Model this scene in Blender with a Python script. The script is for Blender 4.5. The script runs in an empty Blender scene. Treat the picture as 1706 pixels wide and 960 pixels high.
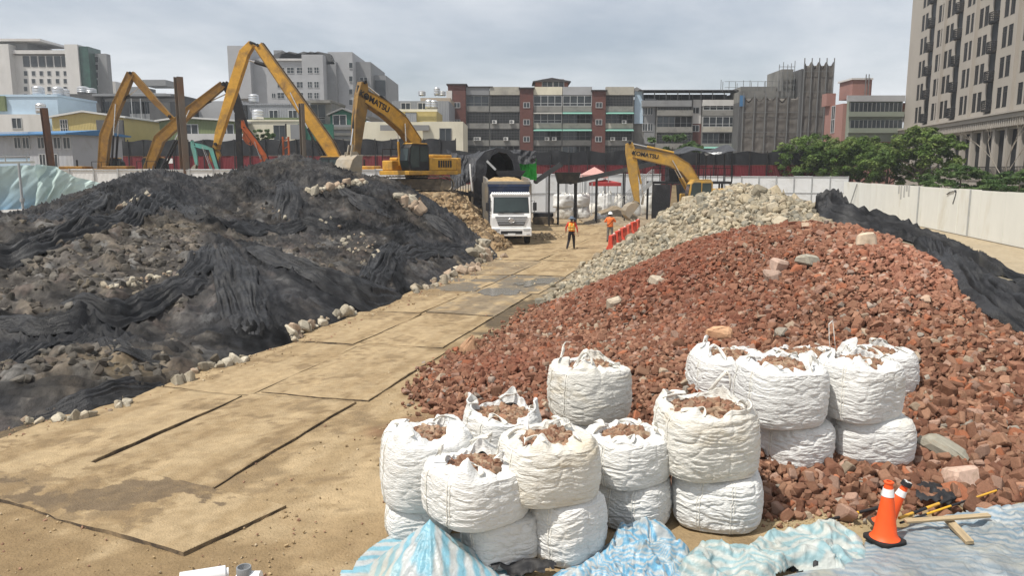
import bpy, bmesh, math, random
import numpy as np
from mathutils import Vector, Matrix, Euler

R = math.radians
PI = math.pi
random.seed(7)
rng = np.random.default_rng(11)
SC = bpy.context.scene
COL = SC.collection

# ------------------------------------------------------------------ camera
F = 1280.0          # focal length in pixels of the 1706 px wide photograph
CX, CY = 853.0, 480.0
PITCH = math.atan(197.0 / F)
CAMZ = 4.3
cam_d = bpy.data.cameras.new('camera')
cam = bpy.data.objects.new('camera', cam_d)
COL.objects.link(cam)
cam_d.sensor_fit = 'HORIZONTAL'
cam_d.sensor_width = 36.0
cam_d.lens = 36.0 * F / 1706.0
cam_d.clip_start = 0.1
cam_d.clip_end = 3000.0
cam.location = (0, 0, CAMZ)
cam.rotation_euler = (PI / 2 - PITCH, 0, 0)
SC.camera = cam

# ------------------------------------------------------------------ light and sky
SUN_EL, SUN_AZ = R(61), R(-123)     # azimuth measured from +Y towards +X : from the left, a little towards the viewer
sdir = Vector((math.sin(SUN_AZ) * math.cos(SUN_EL), math.cos(SUN_AZ) * math.cos(SUN_EL), math.sin(SUN_EL)))
sl = bpy.data.lights.new('sun', 'SUN')
sl.energy = 4.4
sl.angle = R(0.55)
sl.color = (1.0, 0.95, 0.87)
so = bpy.data.objects.new('sun', sl)
COL.objects.link(so)
so.rotation_euler = sdir.to_track_quat('Z', 'Y').to_euler()
W = bpy.data.worlds.new('World')
SC.world = W
W.use_nodes = True
wn = W.node_tree
wn.nodes.clear()
def wnode(t, **k):
    n = wn.nodes.new(t)
    for a, b in k.items():
        setattr(n, a, b)
    return n
wo = wnode('ShaderNodeOutputWorld')
bg = wnode('ShaderNodeBackground')
sky = wnode('ShaderNodeTexSky')
sky.sky_type = 'NISHITA'
sky.sun_disc = False
sky.sun_elevation = SUN_EL
sky.sun_rotation = SUN_AZ
sky.air_density = 1.0
sky.dust_density = 2.2
sky.ozone_density = 1.2
bg.inputs['Strength'].default_value = 0.09
tc = wnode('ShaderNodeTexCoord')
sep = wnode('ShaderNodeSeparateXYZ')
wn.links.new(tc.outputs['Generated'], sep.inputs[0])
addz = wnode('ShaderNodeMath', operation='ADD'); addz.inputs[1].default_value = 0.22
wn.links.new(sep.outputs['Z'], addz.inputs[0])
dv = wnode('ShaderNodeVectorMath', operation='DIVIDE')
cmb = wnode('ShaderNodeCombineXYZ')
for i in range(3):
    wn.links.new(addz.outputs[0], cmb.inputs[i])
wn.links.new(tc.outputs['Generated'], dv.inputs[0])
wn.links.new(cmb.outputs[0], dv.inputs[1])
cn = wnode('ShaderNodeTexNoise')
cn.inputs['Scale'].default_value = 0.8
cn.inputs['Detail'].default_value = 7
cn.inputs['Roughness'].default_value = 0.55
cn.inputs['Distortion'].default_value = 0.25
wn.links.new(dv.outputs[0], cn.inputs['Vector'])
cr = wnode('ShaderNodeValToRGB')
cr.color_ramp.elements[0].position = 0.36
cr.color_ramp.elements[0].color = (0.30, 0.30, 0.30, 1)
cr.color_ramp.elements[1].position = 0.66
cr.color_ramp.elements[1].color = (0.95, 0.95, 0.95, 1)
wn.links.new(cn.outputs['Fac'], cr.inputs['Fac'])
mixc = wnode('ShaderNodeMix', data_type='RGBA')
mixc.inputs['B'].default_value = (9.2, 9.5, 9.9, 1)
wn.links.new(cr.outputs['Color'], mixc.inputs['Factor'])
wn.links.new(sky.outputs['Color'], mixc.inputs['A'])
wn.links.new(mixc.outputs['Result'], bg.inputs['Color'])
wn.links.new(bg.outputs[0], wo.inputs['Surface'])
SC.view_settings.view_transform = 'Standard'
SC.view_settings.look = 'None'
SC.view_settings.exposure = 0.14
SC.view_settings.gamma = 1.0
SC.view_settings.use_curve_mapping = False
SC.cycles.max_bounces = 6
SC.cycles.transparent_max_bounces = 8
SC.cycles.use_denoising = True

# ------------------------------------------------------------------ pixel <-> world helpers
CP, SP = math.cos(PITCH), math.sin(PITCH)
def ray(u, v):
    x = (u - CX) / F
    y = -(v - CY) / F
    return Vector((x, CP + y * SP, -SP + y * CP))
def at(u, v, z=0.0):
    d = ray(u, v)
    t = (z - CAMZ) / d.z
    return Vector((d.x * t, d.y * t, z))
def atD(u, v, D):
    d = ray(u, v)
    t = D / d.y
    return Vector((d.x * t, D, CAMZ + d.z * t))

# ------------------------------------------------------------------ numpy noise
def _h(ix, iy, iz, seed):
    n = (ix * 374761393 + iy * 668265263 + iz * 2147483647 + seed * 1274126177).astype(np.int64)
    n = (n ^ (n >> 13)) * 1274126177
    n = n ^ (n >> 16)
    return (n & 0xFFFF).astype(np.float64) / 65535.0
def vnoise(x, y, z=0.0, seed=0):
    x = np.asarray(x, float); y = np.asarray(y, float); z = np.asarray(z, float) + 0 * x
    ix, iy, iz = np.floor(x).astype(np.int64), np.floor(y).astype(np.int64), np.floor(z).astype(np.int64)
    fx, fy, fz = x - ix, y - iy, z - iz
    fx = fx * fx * (3 - 2 * fx); fy = fy * fy * (3 - 2 * fy); fz = fz * fz * (3 - 2 * fz)
    r = 0
    for a in (0, 1):
        wx = fx if a else 1 - fx
        for b in (0, 1):
            wy = fy if b else 1 - fy
            for c in (0, 1):
                wz = fz if c else 1 - fz
                r = r + wx * wy * wz * _h(ix + a, iy + b, iz + c, seed)
    return r * 2 - 1
def fbm(x, y, z=0.0, seed=0, oct=4, gain=0.5):
    r, a, f = 0, 1.0, 1.0
    for o in range(oct):
        r = r + a * vnoise(np.asarray(x) * f, np.asarray(y) * f, np.asarray(z) * f, seed + o * 17)
        a *= gain; f *= 2.03
    return r

# ------------------------------------------------------------------ materials
MATS = {}
def pm(name, col, rough=0.85, var=0.18, scale=3.0, bump=0.25, bscale=30.0, metal=0.0, dirt=None, damt=0.4, dscale=0.8,
       corr=0.0, corr_axis='X', attr=None, rnd=0.0, spec=0.3, stretch=None, trans=0.0, coat=0.0, bdist=0.02):
    """a procedural material: base colour broken up by two noises, dirt with a shape of its own, bump"""
    if name in MATS:
        return MATS[name]
    m = bpy.data.materials.new(name)
    m.use_nodes = True
    t = m.node_tree
    N, L = t.nodes, t.links
    b = N['Principled BSDF']
    tcn = N.new('ShaderNodeTexCoord')
    oi = N.new('ShaderNodeObjectInfo')
    off = N.new('ShaderNodeVectorMath'); off.operation = 'MULTIPLY_ADD'
    # vector = object coords + random * 37
    cb = N.new('ShaderNodeCombineXYZ')
    for i in range(3):
        L.new(oi.outputs['Random'], cb.inputs[i])
    off.inputs[1].default_value = (37, 53, 71)
    L.new(cb.outputs[0], off.inputs[0])
    L.new(tcn.outputs['Object'], off.inputs[2])
    vec = off.outputs[0]
    if stretch:
        mp = N.new('ShaderNodeMapping')
        mp.inputs['Scale'].default_value = stretch
        L.new(vec, mp.inputs['Vector'])
        svec = mp.outputs[0]
    else:
        svec = vec
    nz = N.new('ShaderNodeTexNoise')
    nz.inputs['Scale'].default_value = scale
    nz.inputs['Detail'].default_value = 8
    nz.inputs['Roughness'].default_value = 0.62
    L.new(svec, nz.inputs['Vector'])
    mr = N.new('ShaderNodeMapRange')
    mr.inputs['From Min'].default_value = 0.25
    mr.inputs['From Max'].default_value = 0.75
    mr.inputs['To Min'].default_value = 1 - var
    mr.inputs['To Max'].default_value = 1 + var
    L.new(nz.outputs['Fac'], mr.inputs['Value'])
    base = N.new('ShaderNodeMix'); base.data_type = 'RGBA'; base.blend_type = 'MULTIPLY'
    base.inputs['Factor'].default_value = 1
    if attr:
        at_ = N.new('ShaderNodeAttribute'); at_.attribute_name = attr
        L.new(at_.outputs['Color'], base.inputs['A'])
    else:
        base.inputs['A'].default_value = (*col, 1)
    L.new(mr.outputs[0], base.inputs['B'])
    cur = base.outputs['Result']
    if rnd > 0:
        mr2 = N.new('ShaderNodeMapRange')
        mr2.inputs['To Min'].default_value = 1 - rnd
        mr2.inputs['To Max'].default_value = 1 + rnd
        L.new(oi.outputs['Random'], mr2.inputs['Value'])
        mm = N.new('ShaderNodeMix'); mm.data_type = 'RGBA'; mm.blend_type = 'MULTIPLY'
        mm.inputs['Factor'].default_value = 1
        L.new(cur, mm.inputs['A']); L.new(mr2.outputs[0], mm.inputs['B'])
        cur = mm.outputs['Result']
    if dirt:
        dn = N.new('ShaderNodeTexNoise')
        dn.inputs['Scale'].default_value = dscale
        dn.inputs['Detail'].default_value = 9
        dn.inputs['Roughness'].default_value = 0.68
        dn.inputs['Distortion'].default_value = 0.4
        L.new(svec, dn.inputs['Vector'])
        dr = N.new('ShaderNodeMapRange')
        dr.inputs['From Min'].default_value = 0.62 - damt * 0.35
        dr.inputs['From Max'].default_value = 0.80 - damt * 0.2
        dr.inputs['To Max'].default_value = min(0.95, 0.45 + damt)
        L.new(dn.outputs['Fac'], dr.inputs['Value'])
        dm = N.new('ShaderNodeMix'); dm.data_type = 'RGBA'
        dm.inputs['B'].default_value = (*dirt, 1)
        L.new(dr.outputs[0], dm.inputs['Factor']); L.new(cur, dm.inputs['A'])
        cur = dm.outputs['Result']
    L.new(cur, b.inputs['Base Color'])
    b.inputs['Roughness'].default_value = rough
    b.inputs['Metallic'].default_value = metal
    b.inputs['Specular IOR Level'].default_value = spec
    if coat: b.inputs['Coat Weight'].default_value = coat
    hgt = None
    if bump > 0:
        bn = N.new('ShaderNodeTexNoise')
        bn.inputs['Scale'].default_value = bscale
        bn.inputs['Detail'].default_value = 5
        L.new(svec, bn.inputs['Vector'])
        hgt = bn.outputs['Fac']
    if corr > 0:
        wv = N.new('ShaderNodeTexWave')
        wv.bands_direction = corr_axis
        wv.inputs['Scale'].default_value = corr
        L.new(tcn.outputs['Object'], wv.inputs['Vector'])
        if hgt is None:
            hgt = wv.outputs['Fac']
        else:
            ad = N.new('ShaderNodeMath'); ad.operation = 'MULTIPLY_ADD'
            ad.inputs[1].default_value = 0.3
            L.new(hgt, ad.inputs[0]); L.new(wv.outputs['Fac'], ad.inputs[2])
            hgt = ad.outputs[0]
    if hgt is not None:
        bp = N.new('ShaderNodeBump')
        bp.inputs['Strength'].default_value = min(1.0, bump if not corr else max(bump, 0.6))
        bp.inputs['Distance'].default_value = bdist if not corr else 0.06
        L.new(hgt, bp.inputs['Height'])
        L.new(bp.outputs[0], b.inputs['Normal'])
    if trans > 0:
        tr = N.new('ShaderNodeBsdfTranslucent')
        L.new(cur, tr.inputs['Color'])
        ms = N.new('ShaderNodeMixShader'); ms.inputs[0].default_value = trans
        L.new(b.outputs[0], ms.inputs[1]); L.new(tr.outputs[0], ms.inputs[2])
        L.new(ms.outputs[0], N['Material Output'].inputs['Surface'])
    MATS[name] = m
    return m
def glass(name, col=(0.03, 0.04, 0.05), rough=0.12):
    if name in MATS:
        return MATS[name]
    return pm(name, col, rough=rough, var=0.5, scale=0.6, bump=0.0, spec=0.4)

DUST = (0.36, 0.27, 0.16)
M_yellow = pm('yellow_paint', (0.54, 0.29, 0.035), 0.5, 0.2, 2.5, 0.12, 18, dirt=(0.15, 0.09, 0.045), damt=0.42, dscale=1.1, spec=0.45)
M_yellow2 = pm('worn_yellow_paint', (0.50, 0.29, 0.05), 0.6, 0.2, 2.5, 0.15, 18, dirt=(0.28, 0.2, 0.1), damt=0.55, dscale=1.6)
M_orange = pm('rusty_orange_paint', (0.33, 0.175, 0.03), 0.6, 0.3, 2, 0.15, 18, dirt=(0.12, 0.07, 0.035), damt=0.55, dscale=1.0)
M_redorange = pm('red_orange_paint', (0.45, 0.10, 0.025), 0.6, 0.2, 2, 0.15, 18, dirt=(0.12, 0.06, 0.04), damt=0.5)
M_black = pm('black_steel', (0.02, 0.02, 0.022), 0.6, 0.3, 4, 0.2, 25, dirt=(0.09, 0.075, 0.055), damt=0.3)
M_rubber = pm('rubber', (0.018, 0.018, 0.018), 0.9, 0.3, 6, 0.3, 40, dirt=(0.13, 0.10, 0.07), damt=0.4)
M_track = pm('muddy_track_steel', (0.075, 0.062, 0.048), 0.8, 0.35, 5, 0.4, 25, dirt=(0.20, 0.155, 0.10), damt=0.6, dscale=2)
M_steel = pm('worn_bucket_steel', (0.30, 0.27, 0.22), 0.6, 0.25, 3, 0.2, 25, dirt=(0.33, 0.26, 0.17), damt=0.6)
M_chrome = pm('piston_rod', (0.7, 0.7, 0.7), 0.25, 0.1, 4, 0, metal=0.9)
M_glass = glass('dark_glass')
M_cabglass = glass('cab_glass', (0.035, 0.05, 0.05), 0.08)
M_white = pm('white_paint', (0.78, 0.78, 0.76), 0.45, 0.06, 3, 0.05, 20, dirt=(0.5, 0.43, 0.32), damt=0.2)
M_conc = pm('grey_concrete', (0.26, 0.255, 0.24), 0.9, 0.2, 0.8, 0.2, 8, dirt=(0.12, 0.115, 0.105), damt=0.45, dscale=0.25)

# ------------------------------------------------------------------ mesh builder
class MB:
    def __init__(s):
        s.v, s.f, s.m, s.sm = [], [], [], []
    def add(s, vs, fs, mat=0, M=None, smooth=False):
        o = len(s.v)
        if M is not None:
            vs = [M @ Vector(v) for v in vs]
        s.v.extend([tuple(v) for v in vs])
        for f in fs:
            s.f.append(tuple(i + o for i in f)); s.m.append(mat); s.sm.append(smooth)
        return s
    def box(s, x0, x1, y0, y1, z0, z1, mat=0, M=None):
        vs = [(x0, y0, z0), (x1, y0, z0), (x1, y1, z0), (x0, y1, z0), (x0, y0, z1), (x1, y0, z1), (x1, y1, z1), (x0, y1, z1)]
        fs = [(0, 3, 2, 1), (4, 5, 6, 7), (0, 1, 5, 4), (1, 2, 6, 5), (2, 3, 7, 6), (3, 0, 4, 7)]
        return s.add(vs, fs, mat, M)
    def cyl(s, p0, p1, r0, r1=None, n=14, mat=0, caps=True, smooth=True):
        r1 = r0 if r1 is None else r1
        p0, p1 = Vector(p0), Vector(p1)
        d = (p1 - p0).normalized()
        a = d.orthogonal().normalized(); b = d.cross(a)
        vs = []
        for p, r in ((p0, r0), (p1, r1)):
            for i in range(n):
                t = 2 * PI * i / n
                vs.append(p + a * (r * math.cos(t)) + b * (r * math.sin(t)))
        fs = [(i, (i + 1) % n, n + (i + 1) % n, n + i) for i in range(n)]
        s.add(vs, fs, mat, None, smooth)
        if caps:
            s.add(vs[:n], [tuple(reversed(range(n)))], mat)
            s.add(vs[n:], [tuple(range(n))], mat)
        return s
    def bar(s, p0, p1, w, h, mat=0, up=(0, 0, 1)):
        p0, p1 = Vector(p0), Vector(p1)
        d = (p1 - p0).normalized()
        u = Vector(up)
        if abs(d.dot(u)) > 0.98: u = Vector((0, 1, 0))
        sx = d.cross(u).normalized(); uu = sx.cross(d)
        vs = []
        for p in (p0, p1):
            for a, b in ((-1, -1), (1, -1), (1, 1), (-1, 1)):
                vs.append(p + sx * (a * w / 2) + uu * (b * h / 2))
        return s.add(vs, [(0, 3, 2, 1)[::-1], (4, 5, 6, 7), (0, 1, 5, 4), (1, 2, 6, 5), (2, 3, 7, 6), (3, 0, 4, 7)], mat)
    def tube(s, pts, r, n=8, mat=0):
        pts = [Vector(p) for p in pts]
        rs = r if isinstance(r, (list, tuple)) else [r] * len(pts)
        vs, fs = [], []
        a = None
        for i, p in enumerate(pts):
            d = (pts[min(i + 1, len(pts) - 1)] - pts[max(i - 1, 0)]).normalized()
            if a is None: a = d.orthogonal().normalized()
            a = (a - d * a.dot(d)).normalized()
            b = d.cross(a)
            for k in range(n):
                t = 2 * PI * k / n
                vs.append(p + a * (rs[i] * math.cos(t)) + b * (rs[i] * math.sin(t)))
        for i in range(len(pts) - 1):
            for k in range(n):
                fs.append((i * n + k, i * n + (k + 1) % n, (i + 1) * n + (k + 1) % n, (i + 1) * n + k))
        s.add(vs, fs, mat, None, True)
        s.add(vs[:n], [tuple(reversed(range(n)))], mat)
        s.add(vs[-n:], [tuple(range(n))], mat)
        return s
    def prism(s, poly, a0, a1, axis='Y', mat=0, M=None):
        """poly in the plane perpendicular to axis; axis Y -> (x,z), X -> (y,z), Z -> (x,y)"""
        n = len(poly)
        def P(p, a):
            return {'Y': (p[0], a, p[1]), 'X': (a, p[0], p[1]), 'Z': (p[0], p[1], a)}[axis]
        vs = [P(p, a0) for p in poly] + [P(p, a1) for p in poly]
        fs = [tuple(range(n)), tuple(reversed(range(n, 2 * n)))] + [(i, n + i, n + (i + 1) % n, (i + 1) % n) for i in range(n)]
        return s.add(vs, fs, mat, M)
    def loft(s, pts, hh, hw, mat=0):
        """box beam along a centre line in the x-z plane: pts (x,z), half height, half width"""
        n = len(pts)
        vs, fs = [], []
        P = [Vector((p[0], 0, p[1])) for p in pts]
        for i in range(n):
            d = (P[min(i + 1, n - 1)] - P[max(i - 1, 0)]).normalized()
            nn = Vector((-d.z, 0, d.x))
            w = hw[i] if isinstance(hw, (list, tuple)) else hw
            for a, b in ((-1, -1), (1, -1), (1, 1), (-1, 1)):
                vs.append(P[i] + Vector((0, a * w, 0)) + nn * (b * hh[i]))
        for i in range(n - 1):
            for k in range(4):
                fs.append((4 * i + k, 4 * i + (k + 1) % 4, 4 * i + 4 + (k + 1) % 4, 4 * i + 4 + k))
        fs += [(3, 2, 1, 0), (4 * n - 4, 4 * n - 3, 4 * n - 2, 4 * n - 1)]
        return s.add(vs, fs, mat)
    def build(s, name, mats, parent=None, loc=(0, 0, 0), rotz=0.0, bevel=0.0, smooth=False, seg=2, fix=True):
        me = bpy.data.meshes.new(name)
        me.from_pydata(s.v, [], s.f)
        if not isinstance(mats, (list, tuple)): mats = [mats]
        for m in mats: me.materials.append(m)
        me.polygons.foreach_set('material_index', s.m)
        me.polygons.foreach_set('use_smooth', [True] * len(s.f) if smooth else s.sm)
        if fix and len(s.f) < 60000:
            bm = bmesh.new(); bm.from_mesh(me)
            bmesh.ops.recalc_face_normals(bm, faces=bm.faces)
            bm.to_mesh(me); bm.free()
        if smooth: me.set_sharp_from_angle(angle=R(42))
        me.update()
        o = bpy.data.objects.new(name, me)
        COL.objects.link(o)
        o.location = loc
        o.rotation_euler.z = rotz
        if parent: o.parent = parent
        if bevel > 0:
            b = o.modifiers.new('bevel', 'BEVEL'); b.width = bevel; b.segments = seg; b.limit_method = 'ANGLE'; b.angle_limit = R(35)
        return o
def npmesh(name, V, Q, mat, smooth=True, parent=None, col=None, loc=(0, 0, 0)):
    """big mesh from numpy arrays. Q: (n,3|4) faces. col: per-vertex rgb -> attribute 'tint'"""
    me = bpy.data.meshes.new(name)
    V = np.asarray(V, np.float32); Q = np.asarray(Q, np.int32)
    k = Q.shape[1]
    me.vertices.add(len(V)); me.vertices.foreach_set('co', V.ravel())
    me.loops.add(Q.size); me.loops.foreach_set('vertex_index', Q.ravel())
    me.polygons.add(len(Q))
    me.polygons.foreach_set('loop_start', np.arange(0, Q.size, k, dtype=np.int32))
    me.polygons.foreach_set('loop_total', np.full(len(Q), k, dtype=np.int32))
    me.polygons.foreach_set('use_smooth', np.full(len(Q), smooth))
    me.update(calc_edges=True)
    if col is not None:
        a = me.color_attributes.new('tint', 'FLOAT_COLOR', 'POINT')
        c4 = np.ones((len(V), 4), np.float32); c4[:, :3] = col
        a.data.foreach_set('color', c4.ravel())
    me.materials.append(mat)
    o = bpy.data.objects.new(name, me)
    COL.objects.link(o)
    o.location = loc
    if parent: o.parent = parent
    return o
def tag(o, label=None, cat=None, group=None, kind=None):
    if label: o['label'] = label
    if cat: o['category'] = cat
    if group: o['group'] = group
    if kind: o['kind'] = kind
    return o
def thing(name, label, cat, loc=(0, 0, 0), rotz=0.0, group=None, kind=None):
    o = bpy.data.objects.new(name, None)
    o.empty_display_size = 0.3
    COL.objects.link(o)
    o.location = loc
    o.rotation_euler = (0, 0, rotz)
    return tag(o, label, cat, group, kind)
def copy_tree(o, parent=None):
    c = o.copy(); COL.objects.link(c)
    if parent: c.parent = parent
    for ch in o.children:
        copy_tree(ch, c)
    return c
def text_mesh(name, body, size, ext, mat, parent, M):
    cu = bpy.data.curves.new('lettering_curve', 'FONT')
    cu.body = body; cu.size = size; cu.extrude = ext; cu.align_x = 'CENTER'; cu.align_y = 'CENTER'; cu.offset = size * 0.025
    t = bpy.data.objects.new('lettering_tmp', cu)
    COL.objects.link(t)
    bpy.context.view_layer.update()
    me = bpy.data.meshes.new_from_object(t.evaluated_get(bpy.context.evaluated_depsgraph_get()))
    bpy.data.objects.remove(t); bpy.data.curves.remove(cu)
    me.transform(M)
    me.materials.clear(); me.materials.append(mat)
    o = bpy.data.objects.new(name, me); COL.objects.link(o); o.parent = parent
    return o

# ------------------------------------------------------------------ height fields
def tps(P, smooth=0.02):
    P = np.array(P, float)
    n = len(P)
    d = np.hypot(P[:, None, 0] - P[None, :, 0], P[:, None, 1] - P[None, :, 1])
    K = np.where(d > 0, d * d * np.log(d + 1e-9), 0) + np.eye(n) * smooth
    A = np.zeros((n + 3, n + 3)); A[:n, :n] = K; A[:n, n] = 1; A[:n, n + 1:] = P[:, :2]; A[n, :n] = 1; A[n + 1:, :n] = P[:, :2].T
    w = np.linalg.solve(A, np.concatenate([P[:, 2], np.zeros(3)]))
    def f(x, y):
        x = np.asarray(x, float); y = np.asarray(y, float)
        r = w[n] + w[n + 1] * x + w[n + 2] * y
        for i in range(n):
            dd = (x - P[i, 0]) ** 2 + (y - P[i, 1]) ** 2
            r = r + w[i] * 0.5 * dd * np.log(dd + 1e-9)
        return r
    return f
def one_piece(V, q):
    """keep the largest connected piece of a sheet"""
    lab = np.arange(len(V))
    while True:
        m = lab[q].min(1); new = lab.copy()
        for k in range(q.shape[1]): np.minimum.at(new, q[:, k], m)
        new = new[new]
        if (new == lab).all(): break
        lab = new
    f = lab[q[:, 0]]; u, c = np.unique(f, return_counts=True)
    q = q[f == u[np.argmax(c)]]
    us = np.unique(q); mp = np.full(len(V), -1); mp[us] = np.arange(len(us))
    return V[us], mp[q], us
def facets(h, spacing, amp, seed):
    """a crumpled sheet: random heights joined by flat facets with sharp creases"""
    from mathutils.geometry import delaunay_2d_cdt
    g = np.random.default_rng(seed)
    x0, x1, y0, y1 = h.xs[0] - spacing, h.xs[-1] + spacing, h.ys[0] - spacing, h.ys[-1] + spacing
    gx, gy = np.meshgrid(np.arange(x0, x1 + spacing, spacing), np.arange(y0, y1 + spacing, spacing))
    px = (gx + g.uniform(-.48, .48, gx.shape) * spacing).ravel(); py = (gy + g.uniform(-.48, .48, gy.shape) * spacing).ravel()
    pz = g.uniform(-1, 1, len(px)) * amp
    r = delaunay_2d_cdt([Vector((a, b)) for a, b in zip(px, py)], [], [], 0, 1e-6)
    vs = np.array([v[:] for v in r[0]]); zi = pz[np.array([o[0] if o else 0 for o in r[3]])]
    Z = np.zeros(h.X.shape)
    for t in r[2]:
        a, b, c = t[:3]; (ax, ay), (bx, by), (cx, cy) = vs[a], vs[b], vs[c]
        i0 = max(0, int((min(ax, bx, cx) - h.x0) / h.st)); i1 = min(len(h.xs), int((max(ax, bx, cx) - h.x0) / h.st) + 2)
        j0 = max(0, int((min(ay, by, cy) - h.y0) / h.st)); j1 = min(len(h.ys), int((max(ay, by, cy) - h.y0) / h.st) + 2)
        if i1 <= i0 or j1 <= j0: continue
        X, Y = h.X[j0:j1, i0:i1], h.Y[j0:j1, i0:i1]
        d = (by - cy) * (ax - cx) + (cx - bx) * (ay - cy)
        if abs(d) < 1e-12: continue
        u = ((by - cy) * (X - cx) + (cx - bx) * (Y - cy)) / d; v = ((cy - ay) * (X - cx) + (ax - cx) * (Y - cy)) / d
        w = (u >= -1e-6) & (v >= -1e-6) & (u + v <= 1 + 1e-6)
        Z[j0:j1, i0:i1] = np.where(w, u * zi[a] + v * zi[b] + (1 - u - v) * zi[c], Z[j0:j1, i0:i1])
    return Z
class HF:
    def __init__(s, x0, x1, y0, y1, step, f=None):
        s.x0, s.y0, s.st = x0, y0, step
        s.xs = np.arange(x0, x1 + step / 2, step); s.ys = np.arange(y0, y1 + step / 2, step)
        s.X, s.Y = np.meshgrid(s.xs, s.ys)
        s.Z = f(s.X, s.Y) if f else np.zeros_like(s.X)
    def sample(s, x, y):
        fx = np.clip((np.asarray(x, float) - s.x0) / s.st, 0, len(s.xs) - 1.001)
        fy = np.clip((np.asarray(y, float) - s.y0) / s.st, 0, len(s.ys) - 1.001)
        i, j = fx.astype(int), fy.astype(int)
        a, b = fx - i, fy - j
        Z = s.Z
        return (Z[j, i] * (1 - a) + Z[j, i + 1] * a) * (1 - b) + (Z[j + 1, i] * (1 - a) + Z[j + 1, i + 1] * a) * b
    def hit(s, u, v, far=75.0):
        d = ray(u, v)
        D = np.arange(5.0, far, 0.04)
        t = D / d.y
        z = CAMZ + d.z * t
        x = d.x * t
        ins = (x >= s.xs[0]) & (x <= s.xs[-1]) & (D >= s.ys[0]) & (D <= s.ys[-1])
        g = np.where(ins, s.sample(x, D), -9.0)
        k = np.nonzero(ins & (z <= g))[0]
        if len(k) == 0:
            return None
        k = k[0]
        return Vector((x[k], D[k], z[k]))
    def domes(s, n, rmin, rmax, keep=None, flat=0.75, seed=1):
        """heaped stones: the upper envelope of n squashed domes; returns the envelope and the index of the stone on top"""
        g = np.random.default_rng(seed)
        E = np.zeros_like(s.Z); I = np.zeros(s.Z.shape, int)
        xs = g.uniform(s.xs[0], s.xs[-1], n); ys = g.uniform(s.ys[0], s.ys[-1], n)
        rr = rmin + (rmax - rmin) * g.random(n) ** 2.2
        for k in range(n):
            r = rr[k]
            i0 = max(0, int((xs[k] - r - s.x0) / s.st)); i1 = min(len(s.xs), int((xs[k] + r - s.x0) / s.st) + 2)
            j0 = max(0, int((ys[k] - r - s.y0) / s.st)); j1 = min(len(s.ys), int((ys[k] + r - s.y0) / s.st) + 2)
            if i1 <= i0 or j1 <= j0: continue
            if s.Z[(j0 + j1) // 2 if (j0 + j1) // 2 < len(s.ys) else -1, (i0 + i1) // 2 if (i0 + i1) // 2 < len(s.xs) else -1] < -0.6: continue
            dx = s.X[j0:j1, i0:i1] - xs[k]; dy = s.Y[j0:j1, i0:i1] - ys[k]
            # a blocky stone: a frustum cut by five or six planes, its top tilted
            e = np.full(dx.shape, 1.0)
            nk = int(g.integers(5, 8)); a0 = g.uniform(0, 6.28)
            for m in range(nk):
                an = a0 + m * 2 * PI / nk + g.uniform(-.3, .3)
                e = np.minimum(e, (g.uniform(0.6, 0.95) - (dx * math.cos(an) + dy * math.sin(an)) / r) / g.uniform(0.25, 0.6))
            e = np.clip(e, 0, 1)
            h = flat * r * np.sqrt(e) * (1 + (dx * g.uniform(-.4, .4) + dy * g.uniform(-.4, .4)) / r)
            w = h > E[j0:j1, i0:i1]
            E[j0:j1, i0:i1] = np.where(w, h, E[j0:j1, i0:i1]); I[j0:j1, i0:i1] = np.where(w, k, I[j0:j1, i0:i1])
        return E, I
    def faces(s, zmin):
        ny, nx = s.Z.shape
        idx = np.arange(ny * nx).reshape(ny, nx)
        q = np.stack([idx[:-1, :-1], idx[:-1, 1:], idx[1:, 1:], idx[1:, :-1]], -1).reshape(-1, 4)
        zz = s.Z.ravel()
        q = q[(zz[q] > zmin).any(1)]
        used = np.unique(q)
        mp = np.full(ny * nx, -1); mp[used] = np.arange(len(used))
        V = np.stack([s.X.ravel()[used], s.Y.ravel()[used], zz[used]], -1)
        return V, mp[q], used
def pathdist(X, Y, pts):
    """distance to a polyline in plan and the running parameter"""
    best = np.full(X.shape, 1e9); par = np.zeros(X.shape); L0 = 0
    for a, b in zip(pts[:-1], pts[1:]):
        ax, ay, bx, by = a[0], a[1], b[0], b[1]
        l2 = (bx - ax) ** 2 + (by - ay) ** 2 + 1e-9
        t = np.clip(((X - ax) * (bx - ax) + (Y - ay) * (by - ay)) / l2, 0, 1)
        d = np.hypot(X - ax - t * (bx - ax), Y - ay - t * (by - ay))
        w = d < best
        best = np.where(w, d, best); par = np.where(w, L0 + t * math.sqrt(l2), par)
        L0 += math.sqrt(l2)
    return best, par

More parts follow.
